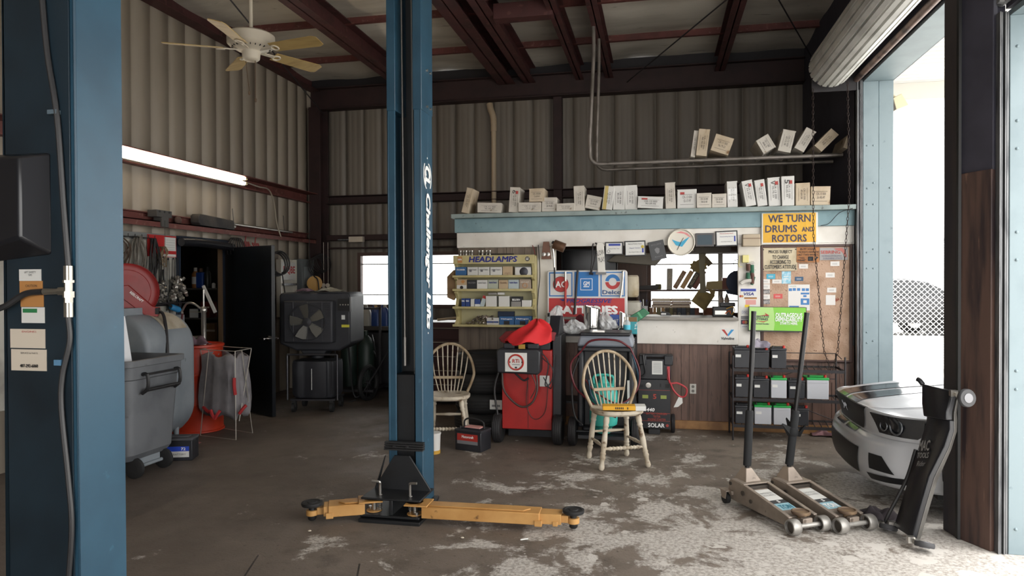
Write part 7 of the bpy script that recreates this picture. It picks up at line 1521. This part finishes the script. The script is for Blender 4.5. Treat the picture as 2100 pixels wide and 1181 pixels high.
for s in (-1, 1):
    patch2('stripe', stripe, L2(s*.035, s*.035), L2(s*.30, s*.30), 8.6, TN, .005, 6, 30)
    patch2('stripe', stripe, L2(s*.035, s*.035), L2(s*.30, s*.30), 4.3, 5.6, .005, 6, 10)
    patch2('headlamp', lens, L2(s*.60, s*.55), L2(s*.84, s*.93), 6.3, 7.85, .008, 10, 8)
    MB().torus(BP(s*.76, 7.1, .012), (-1, s*.55, .1), .046, .006, 24, 6).torus(BP(s*.665, 7.0, .012), (-1, s*.45, .1), .03, .004, 20, 6).build('headlamp_ring', mat('lamp_ring', '#6f7276', .25, .6), car)
    patch2('fog_pocket', cblack, L2(s*.60, s*.60), L2(s*.80, s*.72), 2.2, 3.1, .006, 8, 6)
    patch2('lower_slot', cblack, L2(s*.58, s*.55), L2(s*.84, s*.84), 1.35, 1.8, .006, 8, 5)
    patch2('bonnet_seam', cblack, (lambda v, s=s: s*(.52+.20*v)), (lambda v, s=s: s*(.528+.202*v)), 8.45, 11.5, .007, 2, 16)
patch2('lower_grille', cblack, L2(-.42, -.46), L2(.42, .46), 1.5, 3.2, .006, 16, 8)
patch2('bonnet_lip', cblack, L2(-.52, -.52), L2(.52, .52), 8.42, 8.55, .006, 24, 2)
patch2('side_marker', mat('amber_marker', '#a8452c', .3), L2(.885, .885), L2(.935, .935), 3.6, 4.0, .008, 4, 3) ; patch2('side_marker', mat('amber_marker'), L2(-.935, -.935), L2(-.885, -.885), 3.6, 4.0, .008, 4, 3)
em = BP(0, 7.5, .02)
MB().prism([(-.06, .01), (-.03, .025), (.02, .012), (.055, .03), (.065, .018), (.03, -.005), (.05, -.03), (.035, -.03), (.01, -.008), (-.025, -.004), (-.05, -.03), (-.06, -.026), (-.04, .0)], em, (0, 1, 0), (-.2, 0, 1), (-.004, 0, 0)).build('running_emblem', chrome, car)
# the rest of the body behind the nose
xe = 1.5
rings = []
for x, zh, hw, zs in ((.62, .80, .935, .2), (1.0, .83, .94, .2), (1.55, .88, .94, .2), (2.6, .9, .93, .2), (3.6, .92, .94, .2), (4.4, .9, .9, .26), (4.7, .82, .84, .34)):
    ztop = zh+.1 if x > 1.4 else zh
    rings.append([V((x, hw*a, b))*K for a, b in ((-1, zs+.02), (-1.0, zs+.3), (-.985, zh-.05), (-.95, zh), (-.7, ztop), (.7, ztop), (.95, zh), (.985, zh-.05), (1.0, zs+.3), (1, zs+.02), (.9, zs), (-.9, zs))])
MB().loft(rings).build('body', silver, car, bev=.01, ang=.9)
cabn = [[V((x, hw*a, z))*K for a, z in ((-1, .95), (-.78, zt), (-.5, zt+.03), (.5, zt+.03), (.78, zt), (1, .95))] for x, hw, zt in ((1.45, .76, .97), (2.2, .72, 1.33), (2.9, .70, 1.37), (3.5, .68, 1.25), (4.2, .7, .98))]
MB().loft(cabn).build('windscreen_and_glass', lens, car)
MB().loft([[V((x, .6*a, z))*K for a, z in ((-1, zt), (-.7, zt+.022), (.7, zt+.022), (1, zt), (.9, zt-.02), (-.9, zt-.02))] for x, zt in ((2.2, 1.355), (2.9, 1.395), (3.5, 1.28))]).build('roof', silver, car)
for x in (1.02, 3.72):
    for s in (-1, 1):
        y = s*.865
        w = MB().lathe([(.23, -.11), (.32, -.11), (.345, -.07), (.345, .07), (.32, .11), (.23, .11)], V((x, y, .345))*K, (0, 1, 0), 32)
        w.v = [tuple(V(q)) for q in w.v]; w = MB().lathe([(.23*K, -.1), (.31*K, -.1), (.345*K, -.065), (.345*K, .065), (.31*K, .1), (.23*K, .1)], V((x, y, .345))*K, (0, 1, 0), 32).build('wheel', rubber, car)
        q = MB().lathe([(.235*K, -.09), (.21*K, -.06), (.21*K, .06), (.235*K, .09)], V((x, y, .345))*K, (0, 1, 0), 32)
        for k in range(5):
            a = 2*PI*k/5; q.cbox(V((x, y, .345))*K+V((.11*math.cos(a), 0, .11*math.sin(a))), (.2, .13, .04), Mx.Rotation(-a, 3, 'Y'))
        q.build('rim', mat('bright_alloy'), w)
        MB().cyl(V((x, s*.80, .36))*K, V((x, s*.944, .36))*K, .385*K, n=32).build('wheel_arch', cblack, car)
MB().box(.5*K, -.8*K, .12, 4.4*K, .8*K, .22*K).build('underbody', cblack, car)
MB().box(1.55*K, .90*K, .98*K, 1.75*K, 1.04*K, 1.1*K).box(1.55*K, -1.04*K, .98*K, 1.75*K, -.90*K, 1.1*K).build('mirror', silver, car, bev=.02)

# ================================================================ trolley jacks
jm = mat('jack_champagne', '#9d9084', .42, .35, c2='#857a70', sc=6, c3='#5e544b', sc3=14, t3=.64)
jdk = mat('jack_dark_steel', '#4a443e', .5, .3)  # darker steel of the bolts, stamped ring, pump block and wheel webs
jw_ = mat('cast_wheel', '#a5a29d', .45, .6, c2='#84817c', sc=10)
def jack(label, fl, rear, htop, foam, torn=False):
    # fl: floor point under the near front wheel, rear: floor point under near rear caster
    u = V((fl.x-rear.x, fl.y-rear.y, 0)); u = V((.50, -.866, 0)); ang = math.atan2(u.y, u.x); wd = .2
    o = fl-u*.60-V((-u.y, u.x, 0))*(-.0)
    n = V((-u.y, u.x, 0))       # to the far side
    org = fl-u*.60+n*.105
    t = thing('trolley_jack', label, 'trolley jack', (org.x, org.y, 0), ang, 'trolley jacks by the doorway')
    side = [(-.02, .035), (-.03, .09), (-.02, .155), (.0, .17), (.10, .165), (.13, .16), (.55, .085), (.58, .07), (.57, .03), (.3, .03)]
    for y, nm in ((-.105, 'side_plate'), (.09, 'side_plate')):
        MB().prism(side, (0, y, 0), (1, 0, 0), (0, 0, 1), (0, .012, 0)).prism([(.13, .155), (.56, .082), (.56, .09), (.13, .165)], (0, y-(.012 if y > 0 else 0), 0), (1, 0, 0), (0, 0, 1), (0, .026, 0)).build(nm, jm, t, bev=.003)
    bo = MB(); [bo.cyl((x, -.107, z), (x, -.112, z), r, n=12) for x, z, r in ((.0, .14, .012), (.13, .11, .016), (.21, .08, .012))]; bo.build('pivot_bolt', jdk, t)
    MB().prism([(-.02, .155), (.0, .172), (.13, .168), (.13, .158)], (0, -.1, 0), (1, 0, 0), (0, 0, 1), (0, .2, 0)).build('top_plate', jm, t, bev=.003); MB().torus((.065, 0, .172), (.02, 0, 1), .022, .0025, 20, 5).build('stamped_ring', jdk, t)
    MB().box(-.01, -.085, .035, .14, .085, .15).box(.1, -.05, .04, .5, .05, .06).build('pump_block', jdk, t)
    arm_ = MB().prism([(.15, .135), (.52, .078), (.52, .05), (.15, .06)], (0, -.062, 0), (1, 0, 0), (0, 0, 1), (0, .124, 0)).build('lift_arm', jm, t, bev=.003)
    sl = V((.37, 0, -.057)).normalized(); nv = V((.057, 0, .37)).normalized(); R_ = V((0, 1, 0))
    def dec(a, b, M, nm, e=.0012): 
        p0 = V((.15, -.056, .1355))
        return MB().prism([(a, 0), (b, 0), (b, .112), (a, .112)], p0+nv*e, sl, (0, 1, 0), nv*.0006).build(nm, M, arm_)
    dec(.02, .17, whs, 'white_decal'); dec(.17, .215, mat('decal_dark', '#34363a', .5), 'dark_decal'); dec(.215, .30, mat('decal_blue', '#8fb6c2', .5), 'blue_decal')
    c = V((.15, 0, .1355))+nv*.0022
    text('TON', wh if torn else mat('decal_teal', '#3d7f94', .5), arm_, c+sl*.262, .085, .05, (0, 1, 0), -sl, .03, d=.0008); text('S', wh, arm_, c+sl*.193, .016, .026, (0, 1, 0), -sl, .03, d=.0008)
    text('SERVICE FLOOR JACK\nREAD ALL WARNINGS', mat('grey_ink'), arm_, c+sl*.09, .09, .05, (0, 1, 0), -sl, d=.0008)
    MB().lathe([(.02, 0), (.024, .02), (.052, .024), (.056, .03), (.056, .04), (.048, .043), (.044, .036), (0, .034)], (.54, 0, .072), n=28).build('saddle', mat('rusty_saddle', '#6d5a4a', .6, .3, c2='#8a7358', sc=12), t)
    MB().box(.57, -.035, .045, .60, .035, .085).build('saddle_bracket', jm, t, bev=.004)
    for y in (-.105, .105): MB().lathe([(.034, -.012), (.036, -.03), (.043, -.029), (.046, -.022), (.046, .022), (.043, .029), (.036, .03), (.034, .012)], (.60, y, .046), (0, 1, 0), 28).build('front_wheel', jw_, t); MB().cyl((.60, y-.014, .046), (.60, y+.014, .046), .0345, n=24).build('wheel_web', jdk, t)
    MB().cyl((.60, -.09, .046), (.60, .09, .046), .014, n=14).build('axle', jw_, t)
    for y in (-.122, .122):
        MB().cyl((-.03, y-.014, .035), (-.03, y+.014, .035), .035, n=20).build('caster', rubber, t); MB().prism([(-.05, .035), (-.01, .035), (.0, .085), (-.07, .085)], (0, y-.02, 0), (1, 0, 0), (0, 0, 1), (0, .004, 0)).prism([(-.05, .035), (-.01, .035), (.0, .085), (-.07, .085)], (0, y+.016, 0), (1, 0, 0), (0, 0, 1), (0, .004, 0)).box(-.075, y-.025, .085, .005, y+.025, .093).box(.0, min(y*.62, y), .07, .03, max(y*.62, y), .095).build('caster_fork', jm, t, bev=.002)
    inv = Mx.Rotation(-ang, 3, 'Z'); hb = V((.03, 0, .235)); ht = inv @ (htop-V((org.x, org.y, 0)))
    MB().loft([[V((-.03, -.06, .165)), V((.10, -.06, .168)), V((.10, .06, .168)), V((-.03, .06, .165))], [V((.005, -.022, .245)), V((.05, -.022, .245)), V((.05, .022, .245)), V((.005, .022, .245))]]).build('handle_socket', jm, t, bev=.003)
    d = ht-hb; hr = MB().cyl(hb-d.normalized()*.02, hb+d*.62, .0145, n=16).cyl(hb+d*.62, ht, .0165, n=16).cyl(hb+d*.985, ht, .0172, n=16).build('handle', mat('handle_black', '#131315', .4), t)
    hf = MB().lathe([(.018, 0), (.0265, .004), (.0265, .36), (.022, .37)], hb+d.normalized()*.02, d, 20)
    f_ = hf.build('foam_sleeve', mat('foam_black', '#1b1c1e', .85), t)
    if torn:
        p = hb+d*.235
        for a, b in (((-.02, .0, 0), (-.085, .01, .07)), ((.0, -.03, 0), (-.01, -.085, .05)), ((.02, .02, .0), (.08, .03, .055))): MB().loft([[p+V(a)+V((-.015, 0, -.03)), p+V(a)+V((.015, .01, -.03)), p+V(a)+V((.01, .015, .03))], [p+V(b), p+V(b)+V((.006, .004, 0)), p+V(b)+V((.002, .006, .01))]]).build('torn_foam', mat('foam_black'), f_)
        MB().ball(hb+d*.235, .037, 12, (1, 1, 1.2)).build('torn_lump', mat('foam_black'), f_)
    return t
q1, q2 = atZ(1627, 1097), atZ(1724, 1094)
jack('left of the two champagne trolley jacks, plain foam on its upright handle', q1, atZ(1492, 1044), atY(1546, 638, 4.92), 1)
jack('right of the two champagne trolley jacks, torn foam on its leaning handle', q2, atZ(1585, 1040), atY(1655, 641, 4.95), 1, True)

# ================================================================ creeper leaning on the post
crp = thing('mechanic_creeper', 'black padded mechanics creeper standing on end against the dark post', 'creeper', (1.38, 4.4, 0)); o1 = V(crp.location)
Lp = [(1831, 1077, 4.47), (1846, 1030, 4.48), (1862, 977, 4.49), (1881, 915, 4.5), (1896, 868, 4.515), (1898, 853, 4.52), (1894, 828, 4.53), (1893, 787, 4.54)]
Rp = [(1867, 1101, 4.27), (1884, 1040, 4.28), (1903, 975, 4.29), (1935, 913, 4.31), (1946, 880, 4.325), (1945, 862, 4.33), (1946, 845, 4.34), (1957, 803, 4.36)]
Ls = [atY(*p)-o1 for p in Lp]; Rs = [atY(*p)-o1 for p in Rp]
def nrm(i):
    a = (Rs[i]-Ls[i]); j = min(i+1, len(Ls)-1); k = max(i-1, 0); b = (Ls[j]+Rs[j]-Ls[k]-Rs[k]); n = a.cross(b).normalized()
    return n if n.dot(V(ray(1890, 930))) < 0 else -n
def padrings(i0, i1, th, out=0):
    rr_ = []
    for i in range(i0, i1+1):
        n = nrm(i); l, r = Ls[i], Rs[i]; e = (r-l)*.07
        rr_.append([l+n*(out-th), l+n*(out-.01), l+e+n*out, (l+r)/2+n*(out+.004), r-e+n*out, r+n*(out-.01), r+n*(out-th)])
    return rr_
vinyl = mat('black_vinyl', '#121318', .33, bump=.05, bsc=200)
MB().loft(padrings(0, 5, .035)).build('back_pad', vinyl, crp, ang=.6, bev=.004)
hp = padrings(5, 7, .045, .02); 
MB().loft(hp).build('headrest', vinyl, crp, ang=.6, bev=.006)
und = []
for i in range(0, 8):
    n = nrm(i); l, r = Ls[i], Rs[i]; q_ = (r-l); und.append([l+q_*.08-n*.035, r-n*.035, r-q_*.12-n*.07, l+q_*.08-n*.07])
MB().loft(und).build('underside_frame', mat('creeper_frame_grey', '#62605c', .5, .3, c2='#4c4a47', sc=6), crp, bev=.004)
P_ = lambda x, y, Y: atY(x, y, Y)-o1
MB().tube([P_(1878, 922, 4.52), P_(1858, 985, 4.53), P_(1822, 1055, 4.53), P_(1818, 1071, 4.53), P_(1834, 1077, 4.49)], .011, 8).build('side_rail', mat('black_plastic'), crp)
def cast(c, ax, fk):
    MB().lathe([(.012, -.014), (.046, -.014), (.05, -.008), (.05, .008), (.046, .014), (.012, .014)], c, ax, 24).build('caster', mat('caster_grey', '#3a3a3c', .7), crp)
    MB().lathe([(.0, -.018), (.026, -.017), (.026, .017), (0, .018)], c, ax, 18).build('caster_hub', mat('hub_grey'), crp)
    a = V(fk); MB().cyl(a, V(c), .012, .008, n=8).cbox((a+V(c))/2, (.03, .03, .03)).cbox(a, (.035, .03, .035)).build('caster_fork', steelb, crp)
cast(P_(1896, 1117, 4.2), (.15, .3, 1), P_(1868, 1106, 4.25)); cast(P_(1982, 816, 4.24), (.35, -1, .1), P_(1955, 806, 4.33)); cast(P_(1822, 1081, 4.5), (.2, .3, 1), P_(1828, 1075, 4.48))
MB().tube([P_(1893, 789, 4.54), P_(1886, 780, 4.55), P_(1881, 777, 4.56)], .014, 8, 3).build('top_hook', vinyl, crp)
i = 3; Rv = (Rs[i]-Ls[i]).normalized(); Uv = ((Ls[4]+Rs[4])-(Ls[2]+Rs[2])).normalized(); Uv = (Uv-Rv*Uv.dot(Rv)).normalized(); nn = nrm(3)
silv = mat('worn_silver_print', '#8a8a88', .5)
def ct(px, py, s, w, h, **k):
    c0 = (Ls[3]+Rs[3])/2; n = nrm(3); d = ray(px, py); c = CAMP-o1; t_ = (c0+n*.007-c).dot(n)/V(d).dot(n); p = c+V(d)*t_
    R2 = Rv if Rv.cross(Uv).dot(n) > 0 else -Rv
    text(s, silv, crp, p+n*.004, w, h, R2, Uv, d=0, **k)
ct(1897, 914, 'MAC', .085, .06, bold=.025); ct(1894, 934, 'TOOLS', .09, .032, bold=.025); ct(1890, 951, 'Rider', .07, .03, shear=.35)
cloth('work_glove', mat('dark_glove', '#2b2529', .9), tuple(atZ(1798, 1064, .003)), .2, .15, .08, 51, 'dark crumpled work gloves on the floor beside the leaning creeper', 'gloves')
tag(MB().cyl((-.02, -.012, .004), (.02, .012, .004), .004, n=8).build('cigarette', whs, loc=tuple(atZ(1075, 1107, 0))), 'white cigarette butt on the bare floor in front of the yellow arm', 'cigarette')
for k, (px, py, lab) in enumerate(((948, 1104, 'tiny pale scrap of litter on the floor left of the cigarette butt'), (635, 1090, 'tiny pale pebble on the floor below the left rubber lift pad'))): tag(MB().ball((0, 0, .005), .009, 8, (1.3, 1, .5)).build('litter', cream, loc=tuple(atZ(px, py, 0))), lab, 'litter')
